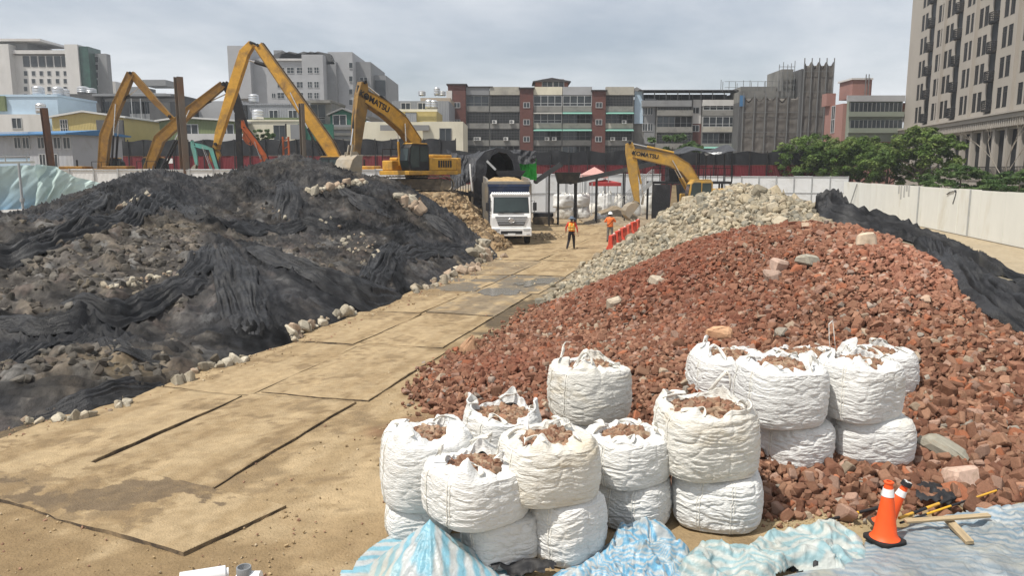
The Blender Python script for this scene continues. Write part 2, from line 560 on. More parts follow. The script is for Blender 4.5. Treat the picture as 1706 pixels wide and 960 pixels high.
# ------------------------------------------------------------------ stones
def chip(g, kind):
    """one broken piece as (verts, quads/tris padded to tris)"""
    bm = bmesh.new()
    bmesh.ops.create_cube(bm, size=1.0)
    if kind == 'brick':
        dims = (g.uniform(0.75, 1.3), g.uniform(0.65, 1.0), g.uniform(0.5, 0.85))
    else:
        dims = (g.uniform(0.8, 1.4), g.uniform(0.7, 1.1), g.uniform(0.5, 0.9))
    for v in bm.verts:
        v.co = Vector((v.co.x * dims[0], v.co.y * dims[1], v.co.z * dims[2])) + Vector(g.uniform(-0.16, 0.16, 3))
    # knock off a corner or two
    for _ in range(3 if kind == 'brick' else 5):
        n = Vector(g.normal(size=3)).normalized()
        p = n * g.uniform(0.36, 0.5)
        bmesh.ops.bisect_plane(bm, geom=bm.verts[:] + bm.edges[:] + bm.faces[:], plane_co=p, plane_no=n, clear_outer=True)
        bmesh.ops.holes_fill(bm, edges=[e for e in bm.edges if e.is_boundary])
    bmesh.ops.bevel(bm, geom=bm.edges[:], offset=0.085 if kind == 'brick' else 0.115, segments=1, affect='EDGES')
    bmesh.ops.triangulate(bm, faces=bm.faces[:])
    bmesh.ops.recalc_face_normals(bm, faces=bm.faces[:])
    bm.verts.index_update()
    V = np.array([v.co[:] for v in bm.verts]); T = np.array([[v.index for v in f.verts] for f in bm.faces])
    bm.free()
    if np.linalg.norm(V, axis=1).max() > 0.95: return chip(g, kind)      # a spike: try again
    return V, T
CH_G = np.random.default_rng(5)
CHIPS = {'brick': [chip(CH_G, 'brick') for _ in range(14)], 'stone': [chip(CH_G, 'stone') for _ in range(14)]}
def rotmats(g, n, tilt=None):
    q = g.normal(size=(n, 4)); q /= np.linalg.norm(q, axis=1)[:, None]
    w, x, y, z = q.T
    return np.stack([1 - 2 * (y * y + z * z), 2 * (x * y - z * w), 2 * (x * z + y * w), 2 * (x * y + z * w), 1 - 2 * (x * x + z * z), 2 * (y * z - x * w),
                     2 * (x * z - y * w), 2 * (y * z + x * w), 1 - 2 * (x * x + y * y)], -1).reshape(n, 3, 3)
def chips_arrays(P, S, C, kind, seed):
    """merge many pieces: positions, sizes, colours -> V, T, col"""
    g = np.random.default_rng(seed)
    n = len(P)
    Rm = rotmats(g, n)
    which = g.integers(0, 14, n)
    Vs, Ts, Cs, o = [], [], [], 0
    for k in range(14):
        idx = np.nonzero(which == k)[0]
        if len(idx) == 0: continue
        V, T = CHIPS[kind][k]
        vv = np.einsum('nij,vj->nvi', Rm[idx], V) * S[idx][:, None, None] + P[idx][:, None, :]
        Vs.append(vv.reshape(-1, 3))
        Ts.append((T[None] + (np.arange(len(idx)) * len(V))[:, None, None]).reshape(-1, 3) + o)
        Cs.append(np.repeat(C[idx], len(V), 0))
        o += len(idx) * len(V)
    return np.concatenate(Vs), np.concatenate(Ts), np.concatenate(Cs)
CHIP_MESH = {}
def chip_mesh(kind, k, name, mat, C):
    key = (kind, k, name)
    if key not in CHIP_MESH:
        V, T = CHIPS[kind][k]
        o = npmesh(name, V, T, mat, smooth=False, col=np.tile(np.array(C), (len(V), 1)))
        CHIP_MESH[key] = o.data
        bpy.data.objects.remove(o)
    return CHIP_MESH[key]
def place_chip(kind, k, name, mat, C, p, s, label, cat, group, g):
    o = bpy.data.objects.new(name, chip_mesh(kind, k, name, mat, C))
    COL.objects.link(o)
    o.location = p
    o.rotation_euler = g.uniform(0, 6.28, 3)
    o.scale = (s, s, s)
    return tag(o, label, cat, group)
# ================================================================== the ground
def sstep(a, b, x):
    t = np.clip((np.asarray(x, float) - a) / (b - a), 0, 1)
    return t * t * (3 - 2 * t)
def gz(x, y):
    x = np.asarray(x, float); y = np.asarray(y, float)
    z = 2.6 * sstep(60, 63, y) * (1 - sstep(-4, 0, x)) * (1 - sstep(100, 106, y))
    return z
def blob(X, Y, u, v, rx, ry):
    p = at(u, v)
    return np.exp(-((X - p.x) / rx) ** 2 - ((Y - p.y) / ry) ** 2)
def make_ground():
    a = np.arange(-11, 9, 0.1)
    xs = np.concatenate([-np.geomspace(900, 11.2, 60), a, np.geomspace(9.1, 900, 70)])
    ys = np.concatenate([np.array([-300, -100, -30, -10, 0, 3, 5]), np.arange(6, 26, 0.08), np.geomspace(26.1, 120, 110), np.geomspace(125, 1600, 24)])
    X, Y = np.meshgrid(xs, ys)
    near = np.exp(-np.maximum(np.hypot(X, Y) - 30, 0) / 25)
    n1 = fbm(X * 0.5, Y * 0.5, 0, 3, 5)
    n2 = fbm(X * 2.2, Y * 2.2, 0, 9, 4)
    # tyre tracks: long ruts running with the haul road
    ax = X * 0.959 - Y * 0.283
    rut = vnoise(ax * 3.1, Y * 0.15, 0, 21)
    tread = np.sin(Y * 38 + ax * 12) * np.clip(1 - ((ax + 6.35) / 0.22) ** 2, 0, 1) + np.sin(Y * 38 - ax * 12) * np.clip(1 - ((ax + 5.55) / 0.22) ** 2, 0, 1)
    Z = gz(X, Y) + (0.010 * n1 + 0.006 * n2 + 0.008 * rut) * near + 0.006 * tread * near
    Z = Z - 0.02 * np.clip(n1, 0, 1) * near
    dry = np.array([0.46, 0.345, 0.20]); brown = np.array([0.25, 0.175, 0.095]); wet = np.array([0.105, 0.082, 0.055]); grey = np.array([0.22, 0.19, 0.145])
    C = earth_tint(X, Y)
    def mixin(mask, col):
        nonlocal C
        m = np.clip(mask, 0, 1)[..., None]
        C = C * (1 - m) + np.array(col) * m
    mixin(0.32 * np.clip(n1 + 0.5 * n2, 0, 1) + 0.3 * np.clip(rut, 0, 1) * near, brown)
    jit = 1 + 0.8 * n1 + 0.5 * n2
    w = blob(X, Y, 900, 520, 1.5, 4.5) * 1.3 + blob(X, Y, 850, 562, 0.9, 2.2) * 1.2 + blob(X, Y, 930, 495, 1.6, 3.5) * 0.9
    mixin(sstep(0.35, 0.8, w * jit), wet)
    w = blob(X, Y, 760, 600, 1.0, 1.9) + blob(X, Y, 690, 650, 1.0, 1.0) * 0.8 + blob(X, Y, 760, 680, 1.5, 1.0) * 0.8
    mixin(sstep(0.3, 0.95, w * jit) * 0.85, brown * 0.8)
    w = blob(X, Y, 745, 665, 1.3, 1.5) + blob(X, Y, 690, 720, .8, .8) * .8
    mixin(sstep(0.2, 0.9, w * jit) * .8, (0.185, 0.105, 0.062))
    w = blob(X, Y, 890, 485, 1.9, 2.6) + blob(X, Y, 930, 455, 1.6, 3.5)
    mixin(sstep(0.35, 0.8, w * jit) * 0.8, grey)
    w = blob(X, Y, 20, 690, 1.0, 0.9) + blob(X, Y, 60, 730, 0.9, 0.5) + blob(X, Y, 150, 700, 1.6, 0.35) * .7
    mixin(sstep(0.35, 0.8, w * jit), wet * 1.1)
    w = blob(X, Y, 60, 930, 3.2, 1.0) * 1.3 + blob(X, Y, 330, 960, 1.0, 0.4) * 0.8
    mixin(sstep(0.3, 0.9, w * jit) * 0.85, brown * 0.85)
    w = blob(X, Y, 560, 900, 1.2, 0.9) + blob(X, Y, 540, 800, 0.7, 0.8)
    mixin(sstep(0.5, 1.2, w * jit) * 0.5, brown)
    # dry foot of the rubble beside the cones
    w = blob(X, Y, 1340, 858, 1.3, 0.8)
    mixin(sstep(0.3, 0.8, w * jit) * 0.7, (0.36, 0.29, 0.17))
    # the strip beyond the black heap's foot
    far = sstep(62, 75, Y)
    mixin(far * 0.7, (0.2, 0.19, 0.175))
    mixin(sstep(12, 20, X) * (1 - far) * 0.6, (0.40, 0.35, 0.26))
    V = np.stack([X, Y, Z], -1).reshape(-1, 3)
    ny, nx = X.shape
    idx = np.arange(ny * nx).reshape(ny, nx)
    q = np.stack([idx[:-1, :-1], idx[:-1, 1:], idx[1:, 1:], idx[1:, :-1]], -1).reshape(-1, 4)
    mat = pm('dry_earth', (0.4, 0.3, 0.16), 0.95, 0.2, 5, 0.85, 30, attr='tint', spec=0.1, dirt=(0.26, 0.185, 0.10), damt=0.32, dscale=3, bdist=0.03)
    o = npmesh('ground', V, q, mat, True, col=C.reshape(-1, 3))
    tag(o, kind='structure')

# ---- steel road plates under a skin of dry earth
M_plate = pm('earth_covered_plate', (0.49, 0.365, 0.21), 0.92, 0.2, 5, 0.8, 38, attr='tint', spec=0.12, dirt=(0.26, 0.185, 0.10), damt=0.32, dscale=3.2, bdist=0.025)
M_edge = pm('rusty_plate_edge', (0.07, 0.055, 0.042), 0.8, 0.4, 6, 0.2, 30, dirt=(0.3, 0.22, 0.13), damt=.5, dscale=3)
AXD = Vector((0.283, 0.959, 0)).normalized()     # along the haul road
AXR = Vector((AXD.y, -AXD.x, 0))
def earth_tint(X, Y, grey=0.0, damp=0.0):
    a_ = X * AXD.x + Y * AXD.y; r_ = X * AXR.x + Y * AXR.y
    st = fbm(r_ * 2.6, a_ * 0.45, 0, 201, 5); pt = fbm(X * 1.1, Y * 1.1, 0, 203, 6, .6); fi = fbm(X * 7, Y * 7, 0, 205, 3)
    C = np.ones(X.shape + (3,)) * np.array([0.36, 0.272, 0.162])
    def mx(m, c):
        nonlocal C
        m = np.clip(m, 0, 1)[..., None]; C = C * (1 - m) + np.array(c) * m
    mx(sstep(0.0, 0.6, st + .3 * fi) * 0.5, (0.275, 0.195, 0.105)); mx(sstep(0.25, 0.42, pt + .25 * fi) * 0.55, (0.245, 0.172, 0.093)); mx(sstep(-.2, -.75, st) * .5, (0.42, 0.315, 0.185))
    mx(sstep(.42, .5, pt * .7 + .55 * fi) * .6, (0.19, 0.14, 0.085))
    ro = r_ - (at(163, 772).x * AXR.x + at(163, 772).y * AXR.y)
    for c_ in (-1.75, -1.4, 0.35, 0.75, 1.9, -.35):
        wob = .12 * vnoise(a_ * .25, a_ * 0 + c_, 0, 211)
        mx(np.exp(-((ro - c_ - wob) / .15) ** 2) * np.clip(.35 + .8 * vnoise(a_ * .4, ro, 0, 212) + .5 * fi, 0, 1) * .75, (0.205, 0.143, 0.078))
    if grey: mx(sstep(-.55, -.1, pt + .4 * st) * grey, (0.15, 0.133, 0.108))
    if damp:
        q = blob(X, Y, 190, 835, 1.35, 0.62); w = q * 1.15 + .55 * fbm(r_ * 1.2 + .3 * a_, a_ * 2.6 - .2 * r_, 0, 207, 5) + .12 * fi
        mx(sstep(.62, .68, w) * .92, (0.145, 0.108, 0.07))
    return C
def plate(c4, z, label, grey=0.0, tilt=(0, 0, 0, 0), group='steel road plates on the haul road', damp=0, n=56):
    """c4: four ground points counter-clockwise"""
    c = sum((Vector((p[0], p[1], 0)) for p in c4), Vector()) / 4
    s, t = np.meshgrid(np.linspace(0, 1, n + 1), np.linspace(0, 1, n + 1))
    P = [np.array([p[0], p[1]]) for p in c4]
    XY = P[0] * ((1 - s) * (1 - t))[..., None] + P[1] * (s * (1 - t))[..., None] + P[2] * (s * t)[..., None] + P[3] * ((1 - s) * t)[..., None]
    X, Y = XY[..., 0], XY[..., 1]
    zz = z - 0.028 + tilt[0] * (1 - s) * (1 - t) + tilt[1] * s * (1 - t) + tilt[2] * s * t + tilt[3] * (1 - s) * t
    zz = zz + 0.004 * vnoise(X * 1.3, Y * 1.3, 0, 4) + 0.003 * fbm(X * 5, Y * 5, 0, 24, 3)
    ed = np.minimum(np.minimum(s, 1 - s), np.minimum(t, 1 - t)) < .12
    zz = zz + ed * 0.016 * vnoise(X * 0.7, Y * 0.7, 0, 14)
    e = 0.012 * vnoise(X * 5, Y * 5, 0, 8) + 0.03 * vnoise(X * 1.1, Y * 1.1, 0, 18)
    C = earth_tint(X, Y, grey, damp).reshape(-1, 3)
    V = np.stack([X + e - c.x, Y + e - c.y, zz], -1).reshape(-1, 3)
    idx = np.arange((n + 1) ** 2).reshape(n + 1, n + 1)
    q = np.stack([idx[:-1, :-1], idx[:-1, 1:], idx[1:, 1:], idx[1:, :-1]], -1).reshape(-1, 4)
    ring = np.concatenate([idx[0, :-1], idx[:-1, -1], idx[-1, :0:-1], idx[:0:-1, 0]])
    V2 = V[ring].copy(); V2[:, 2] -= 0.07; b = len(V); m_ = len(ring); k = np.arange(m_); k2 = (k + 1) % m_
    q2 = np.stack([ring[k2], ring[k], b + k, b + k2], -1)
    V = np.concatenate([V, V2]); C = np.concatenate([C, np.tile([[.07, .055, .042]], (m_, 1))])
    o = npmesh('road_plate', V, np.concatenate([q, q2]), M_plate, True, col=C, loc=(c.x, c.y, 0))
    o.data.materials.append(M_edge)
    mi = np.zeros(len(q) + m_, np.int32); mi[len(q):] = 1
    o.data.polygons.foreach_set('material_index', mi); sm = np.ones(len(mi), bool); sm[len(q):] = False; o.data.polygons.foreach_set('use_smooth', sm)
    return tag(o, label, 'steel plate', group)
make_ground()
O0 = at(163, 772)                       # near end of the joint between the two lanes
def road(a, r): return O0 + AXD * a + AXR * r
# front plate lying across
f1, f2 = at(478, 847), at(312, 925)
dl = (at(40, 748) - f1).normalized()
plate([f2, f1, f1 + dl * 6.1, f2 + dl * 6.1], 0.07, 'steel plate with damp brown patches lying crosswise in front of the haul road', 0.0, (0.0, 0.01, 0, 0), damp=1, n=170)
rows = [(-0.55, 3.55), (3.62, 7.95), (8.05, 12.3), (12.4, 16.7), (16.8, 21.2), (21.3, 26.5), (26.6, 32.6), (32.7, 39.0)]
wl = ['first', 'second', 'third', 'fourth', 'fifth', 'sixth', 'seventh', 'eighth']
for i, (a0, a1) in enumerate(rows):
    g = random.Random(i)
    rr = 2.25 + 0.06 * math.sin(i * 2.1)
    sh = 0.12 * math.sin(i * 1.7)
    nz = [0.034 + 0.014 * g.random() for _ in range(2)]
    plate([road(a0, -2.35 + sh), road(a0, -0.04 + sh), road(a1 - .02, -0.03 + sh), road(a1 - .02, -2.3 + sh)], nz[0],
          '%s steel plate from the front in the left lane, beside the black netted heap' % wl[i], .95 if i == 4 else (.4 if i == 5 else 0.0), (0, 0.026 if i == 0 else 0.006, 0.01 if i == 0 else 0.0, 0))
    a0b = a0 - 0.1 if i == 0 else a0 + 0.25
    plate([road(a0b, 0.05 + sh), road(a0b, rr + sh), road(a1 + .18, rr + sh), road(a1 + .18, 0.05 + sh)], nz[1],
          '%s steel plate from the front in the right lane, beside the brick rubble' % wl[i], (.9 if i == 4 else (.5 if i == 3 else 0)), (0, 0.024 if i == 0 else 0.004, 0.008, 0))

# ---- shallow puddles on the road
M_puddle = pm('puddle_water', (0.15, 0.13, 0.10), 0.16, 0.3, 2, 0.0, 30, spec=0.5)
def puddle(u, v, rx, ry, seed):
    c = at(u, v)
    h = HF(c.x - rx * 1.6, c.x + rx * 1.6, c.y - ry * 1.6, c.y + ry * 1.6, 0.06)
    a_ = (h.X - c.x) * AXD.x + (h.Y - c.y) * AXD.y; r_ = (h.X - c.x) * AXR.x + (h.Y - c.y) * AXR.y
    q = (r_ / rx) ** 2 + (a_ / ry) ** 2
    h.Z = np.where(q + 1.3 * fbm(r_ * 2.2, a_ * 0.8, 0, seed, 5, .6) < 0.45, 0.068, -9)
    V, q_, _ = h.faces(0)
    V, q_, _ = one_piece(V, q_); V[:, 2] = 0.028
    o = npmesh('puddle', V, q_, M_puddle, True)
    tag(o, kind='structure')
puddle(915, 468, 0.9, 2.6, 3)
puddle(835, 487, 1.0, 0.8, 5)

# ================================================================== black netted heap, left
def P3(p, z=None): return (p.x, p.y, p.z if z is None else z)
base_px = [(-700, 800), (-300, 775), (-100, 745), (0, 718), (50, 702), (130, 688), (230, 657), (300, 632), (400, 598), (480, 572), (560, 538), (640, 506), (720, 474), (780, 450), (822, 432)]
cp = []
bl = [at(*p) for p in base_px]
for p in bl:
    cp.append((p.x, p.y, 0.03))
    q = p - Vector((-0.5, 0.86, 0)) * 1.2
    cp.append((q.x, q.y, -0.75))
ridge = [(-700, 400, 25), (-300, 372, 26), (0, 357, 27), (100, 337, 30), (190, 312, 33), (270, 294, 35.5), (345, 302, 37), (400, 283, 39), (450, 274, 40), (520, 280, 42), (600, 300, 43.5), (655, 334, 44), (720, 352, 43.5), (775, 384, 42), (815, 414, 39.5)]
for u, v, D in ridge:
    p = atD(u, v, D); cp.append(P3(p)); cp.append((p.x - 1.5, p.y + 4.5, max(p.z - 2.2, 0.2))); cp.append((p.x - 3, p.y + 9, -0.8))
cp += [P3(atD(200, 480, 20.2), None), P3(atD(420, 420, 26.5)), P3(atD(600, 400, 32)), P3(atD(300, 560, 18.6)), P3(atD(700, 400, 34.5)), P3(atD(60, 600, 15.6)), P3(atD(330, 345, 33))]
ftp = tps(cp, 0.05)
L = HF(-34, 2.5, 9.6, 56, 0.07, ftp)
L.Z = np.clip(L.Z, -0.9, 6)
L.Z += 0.22 * fbm(L.X * 0.35, L.Y * 0.35, 0, 31, 3) * np.clip(L.Z, 0, 1)
BASE_L = L.Z.copy()
def tent(u, v, h, r, k=1.0):
    p = L.hit(u, v)
    if p is None: return
    d = np.hypot(L.X - p.x, L.Y - p.y)
    an = np.arctan2(L.Y - p.y, L.X - p.x)
    rib = 0.05 * h * np.sin(an * 9 + 1.3) * np.clip(d / r, 0, 1) * np.exp(-d / r)
    L.Z += h * np.exp(-(d / r) ** k * 1.8) + rib * 4
    return p
tent(355, 397, 0.62, 1.5); tent(145, 540, 0.5, 1.1); tent(260, 318, 0.35, 1.2); tent(520, 300, 0.3, 1.6); tent(965, 395, 0.0, 1)
tent(640, 330, 0.35, 1.2); tent(660, 395, 0.3, 0.8); tent(740, 375, 0.35, 1.0); tent(650, 440, 0.22, .7); tent(780, 395, 0.25, .8)
E, I = L.domes(15000, 0.07, 0.40, flat=0.6, seed=2)
def blur(A, n):
    for _ in range(n):
        B = A.copy()
        B[1:-1, 1:-1] = (A[1:-1, 1:-1] * 2 + A[:-2, 1:-1] + A[2:, 1:-1] + A[1:-1, :-2] + A[1:-1, 2:]) / 6
        A = B
    return A
Es = np.maximum(E * 0.85, blur(E, 3))
def lproj(pts): return [q for q in (L.hit(u, v) for u, v in pts) if q is not None]
def lmask(u, v, rx, ry):
    p = L.hit(u, v)
    if p is None: return 0
    return np.exp(-((L.X - p.x) / rx) ** 2 - ((L.Y - p.y) / ry) ** 2)
nn = fbm(L.X * 0.8, L.Y * 0.8, 0, 77, 4)
sheer = np.clip(lmask(250, 410, 2.6, 3.4) * 1.1 + lmask(210, 455, 2.2, 2.0) + lmask(60, 500, 1.6, 1.4) + lmask(150, 610, 1.6, 1.6) * 1.0 + lmask(230, 600, 1.4, 1.0) * .9 + lmask(60, 640, 1.5, 1.1) * 0.8
                + lmask(440, 350, 4, 4) * 0.25 + lmask(560, 430, 3, 3) * 0.35 + lmask(100, 400, 3, 4) * 0.25 + lmask(700, 420, 2, 3) * .25 + 0.13 + 0.30 * nn, 0, 1)
brownm = np.clip(lmask(150, 560, 0.7, 0.9) * 1.1 + lmask(200, 610, 1.3, 0.8) + lmask(280, 370, 1.8, 2) * .5, 0, 1)
folds = [([(0, 420), (120, 388), (215, 365), (268, 335), (292, 322)], 0.16, 1), ([(292, 322), (330, 365), (345, 372), (430, 378), (520, 372)], 0.16, 1),
         ([(355, 398), (385, 450), (405, 500), (420, 560)], 0.14, .8), ([(360, 398), (410, 450), (450, 520), (465, 560)], 0.12, .8), ([(352, 400), (345, 450), (330, 480)], 0.1, .7),
         ([(0, 535), (60, 548), (110, 545), (140, 538)], 0.14, 1), ([(0, 608), (40, 590), (90, 570), (140, 543)], 0.12, 1), ([(148, 542), (190, 575), (250, 592), (300, 600)], 0.14, .9),
         ([(100, 500), (180, 520), (260, 500), (330, 470)], 0.16, .9), ([(400, 410), (470, 440), (540, 470), (610, 500), (690, 505)], 0.18, 1), ([(415, 430), (480, 462), (520, 478), (560, 470), (600, 490)], 0.12, .9),
         ([(520, 372), (600, 380), (650, 395), (690, 385)], 0.1, .6), ([(650, 442), (668, 480), (672, 500)], 0.1, .7), ([(648, 442), (630, 470), (600, 480)], 0.1, .6), ([(650, 440), (690, 420), (730, 415), (790, 420)], 0.1, .7),
         ([(665, 392), (640, 430), (650, 442)], 0.09, .7), ([(470, 300), (480, 340), (470, 372)], 0.1, .4), ([(560, 300), (590, 330), (640, 350)], 0.12, .6), ([(190, 315), (150, 345), (60, 370)], 0.1, .5), ([(230, 305), (200, 335), (170, 360)], 0.1, .5),
         ([(0, 660), (90, 650), (200, 668), (270, 650)], 0.1, .8), ([(420, 300), (430, 330), (500, 345)], 0.1, .5), ([(700, 345), (735, 380), (760, 405)], 0.1, .6)]
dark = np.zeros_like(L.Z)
for pts, h, k in folds:
    pr = lproj(pts)
    if len(pr) < 2: continue
    d, s = pathdist(L.X, L.Y, pr)
    wob = 0.16 * vnoise(s * 1.1, d * 0 + h * 100, 0, 5)
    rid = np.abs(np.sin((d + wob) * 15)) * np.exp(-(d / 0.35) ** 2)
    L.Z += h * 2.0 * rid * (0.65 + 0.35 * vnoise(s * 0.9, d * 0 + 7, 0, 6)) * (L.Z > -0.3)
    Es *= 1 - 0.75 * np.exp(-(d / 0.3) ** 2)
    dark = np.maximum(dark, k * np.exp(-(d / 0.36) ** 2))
# pleats and wrinkles: ridged noise, long along a direction that wanders over the heap
wa = fbm(L.X * 0.16, L.Y * 0.16, 0, 91, 3) * 2.6 + 0.9
wu = L.X * np.cos(wa) + L.Y * np.sin(wa); wv = -L.X * np.sin(wa) + L.Y * np.cos(wa)
wq = 0.6 * fbm(L.X * 0.7, L.Y * 0.7, 0, 92, 2)
wr = np.abs(vnoise(wu * 2.2 + wq, wv * 0.16, 0, 41)); wr2 = np.abs(vnoise(wu * 0.8 - wq, wv * 0.12, 0, 43)); wr3 = np.abs(vnoise(wv * 0.9 + wq * 1.5, wu * 0.12, 0, 44))
L.Z += (0.06 * np.exp(-(wr / .16) ** 2) + 0.17 * np.exp(-(wr2 / .07) ** 2) + 0.13 * np.exp(-(wr3 / .07) ** 2)) * np.clip(L.Z * 2, 0, 1) * (1 - 0.75 * sheer)
L.Z += Es * np.clip((L.Z + 0.05) * 4, 0, 1) * (0.38 + 0.7 * sheer)
sheer = np.clip(sheer - dark, 0, 1) * (0.55 + 0.45 * (wr > 0.08))
L.Z = np.where(BASE_L < 0.0, np.minimum(L.Z, BASE_L + 0.02), L.Z)
gt = np.random.default_rng(9)
tints = np.array([[0.17, 0.15, 0.125], [0.20, 0.19, 0.175], [0.13, 0.115, 0.10], [0.24, 0.20, 0.155], [0.15, 0.12, 0.10]])[gt.integers(0, 5, 15000)] * gt.uniform(0.7, 1.25, (15000, 1))
V, q, used = L.faces(-0.03)
T = tints[I.ravel()[used]]
T = np.where((E.ravel()[used] > 0.02)[:, None], T, np.array([0.08, 0.07, 0.06]))
T = T * (1 - brownm.ravel()[used][:, None] * 0.6) + np.array([0.30, 0.225, 0.125]) * brownm.ravel()[used][:, None] * 0.6
ms = sheer.ravel()[used][:, None]
netc = np.array([0.0125, 0.013, 0.0145])
hf = vnoise(V[:, 0] * 9, V[:, 1] * 9, V[:, 2] * 9, 61) + vnoise(V[:, 0] * 4, V[:, 1] * 4, V[:, 2] * 4, 62)
lay = fbm(V[:, 0] * .5, V[:, 1] * .5, 0, 66, 3)
netc = netc * (1 + 0.7 * np.clip(hf, -.6, 1.5) + 1.5 * np.clip(lay, -.35, 1))[:, None]
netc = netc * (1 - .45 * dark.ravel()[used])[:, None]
ms = np.clip(ms * (1 + 0.35 * hf[:, None]), 0, 1)
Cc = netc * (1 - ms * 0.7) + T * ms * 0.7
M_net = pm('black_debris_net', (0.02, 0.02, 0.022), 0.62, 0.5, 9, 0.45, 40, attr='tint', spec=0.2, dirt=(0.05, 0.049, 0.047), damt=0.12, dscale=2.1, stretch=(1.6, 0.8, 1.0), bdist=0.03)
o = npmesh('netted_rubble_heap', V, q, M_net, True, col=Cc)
gn = np.random.default_rng(77)
nx_ = 60000
x_ = gn.uniform(L.xs[0], L.xs[-1], nx_); y_ = L.ys[0] + (L.ys[-1] - L.ys[0]) * gn.random(nx_) ** 1.3
HS = HF(-34, 2.5, 9.6, 56, 0.07); HS.Z = sheer
zz_ = L.sample(x_, y_); sh_ = HS.sample(x_, y_)
ex_, ey_ = x_ * (1 - 2.0 / y_), y_ - 2.0
okk = (zz_ > 0.1) & (gn.random(nx_) < np.clip(sh_ * 2.2 - 1.0, 0, 1) * .8) & (np.abs(x_ / y_) < .75) & ((L.sample(ex_, ey_) - CAMZ) / ey_ < (zz_ + .3 - CAMZ) / y_)
x_, y_, zz_ = x_[okk][:9000], y_[okk][:9000], zz_[okk][:9000]
S_ = .07 + .24 * gn.random(len(x_)) ** 3
TC = np.array([[0.115, 0.103, 0.087], [0.14, 0.128, 0.11], [0.085, 0.077, 0.066], [0.155, 0.132, 0.10], [0.10, 0.086, 0.071]])[gn.integers(0, 5, len(x_))] * gn.uniform(.6, 1.15, (len(x_), 1))
Vn, Tn, Cn = chips_arrays(np.stack([x_, y_, zz_ - S_ * .12], -1), S_, TC, 'stone', 78)
on_ = npmesh('netted_stones', Vn, Tn, pm('stones_under_net', (.1, .1, .09), .85, .35, 9, .4, 40, attr='tint', spec=.15), False, col=Cn, parent=o)
on_['kind'] = 'stuff'
tag(o, 'long rubble heap under black debris netting along the left side of the haul road', 'rubble heap')

# ---- brown earth mound under the excavator, right behind the netted heap
mp = []
for u, v, D, z in [(640, 330, 47, 3.0), (700, 330, 46.5, 3.0), (755, 330, 47, 2.9), (640, 300, 52, 3.0), (760, 330, 52, 2.8), (700, 320, 55, 2.3), (790, 380, 44, 1.25), (815, 405, 42.5, 0.5), (700, 360, 44.5, 2.0), (760, 350, 44.5, 2.0), (812, 372, 45, 1.1), (826, 400, 46, 0.0), (828, 385, 50, 0.0)]:
    p = atD(u, v, D); mp.append((p.x, D, z))
for x, y in [(0.6, 40), (0.2, 45), (0.3, 50), (0.2, 56), (-3, 60), (-8, 61), (-13, 58), (-14, 50), (-12, 44), (-2, 40.5), (-6, 40)]:
    mp.append((x, y, -0.4))
Mo = HF(-15, 1, 38, 62, 0.12, tps(mp, 0.1))
Mo.Z = np.clip(Mo.Z, -0.8, 2.95)
Em, Im = Mo.domes(4200, 0.08, 0.3, flat=0.7, seed=8)
flatm = sstep(2.6, 2.9, Mo.Z)
Mo.Z += Em * np.clip(Mo.Z * 4 + .3, 0, 1) * (1 - 0.75 * flatm) + 0.18 * fbm(Mo.X * 0.9, Mo.Y * 0.9, 0, 3, 3) * (1 - flatm)
V, q, used = Mo.faces(-0.03)
tt = np.array([[0.25, 0.175, 0.10], [0.18, 0.125, 0.075], [0.31, 0.235, 0.145], [0.13, 0.095, 0.06]])[gt.integers(0, 4, 4200)]
o = npmesh('dirt_mound', V, q, pm('loose_earth', (0.3, 0.2, 0.1), 0.95, 0.3, 3, 0.6, 18, attr='tint', spec=0.1, bdist=0.04), True, col=tt[Im.ravel()[used]])
tag(o, 'mound of loose brown earth under the large excavator', 'dirt mound', kind='structure')

xm, ym = gt.uniform(-13, .8, 9000), gt.uniform(38.5, 50, 9000); zm = Mo.sample(xm, ym)
k_ = (zm > .03) & (zm < 2.8) & (xm > -7); P_ = np.stack([xm, ym, zm], -1)[k_][:2600]
Vc, Tc, Cc_ = chips_arrays(P_, .07 + .28 * gt.random(len(P_)) ** 3, tt[gt.integers(0, 4, len(P_))] * 1.15, 'stone', 90)
npmesh('clods', Vc, Tc, MATS['loose_earth'], False, col=Cc_, parent=o)['kind'] = 'stuff'
# ---- loose pale stones along the foot of the netted heap and in its gaps
M_stone = pm('pale_rubble_stone', (0.4, 0.35, 0.27), 0.9, 0.22, 5, 0.4, 20, attr='tint', spec=0.15, rnd=0.28, dirt=(0.26, 0.2, 0.13), damt=0.25, dscale=3)
gs = np.random.default_rng(21)
STONE_C = [(0.38, 0.33, 0.25), (0.31, 0.275, 0.21), (0.42, 0.38, 0.30), (0.34, 0.26, 0.19)]
nst = 0
def stones_px(poly, n, smin, smax, spread, label, group, up=0.1, name='rubble_stone'):
    global nst
    for i in range(n):
        k = gs.integers(0, len(poly) - 1); t = gs.random()
        u = poly[k][0] * (1 - t) + poly[k + 1][0] * t + gs.normal() * spread
        v = poly[k][1] * (1 - t) + poly[k + 1][1] * t + gs.normal() * spread * 0.35
        p = L.hit(u, v) or Mo.hit(u, v)
        g0 = at(u, v, 0.02)
        if p is None or g0.y < p.y: p = g0
        s = (smin + (smax - smin) * gs.random() ** 2.2) * .85
        place_chip('stone', int(gs.integers(0, 14)), 'rubble_stone', M_stone, STONE_C[nst % 4], (p.x, p.y, p.z + s * up), s, label, 'stone', group, gs)
        nst += 1
foot = 'pale rubble stone lying along the foot of the black netted heap'
stones_px([(40, 703), (95, 700), (140, 696)], 9, 0.12, 0.30, 5, foot, 'stones along the foot of the netted heap')
stones_px([(140, 696), (190, 684), (215, 672)], 8, 0.08, 0.26, 4, foot, 'stones along the foot of the netted heap')
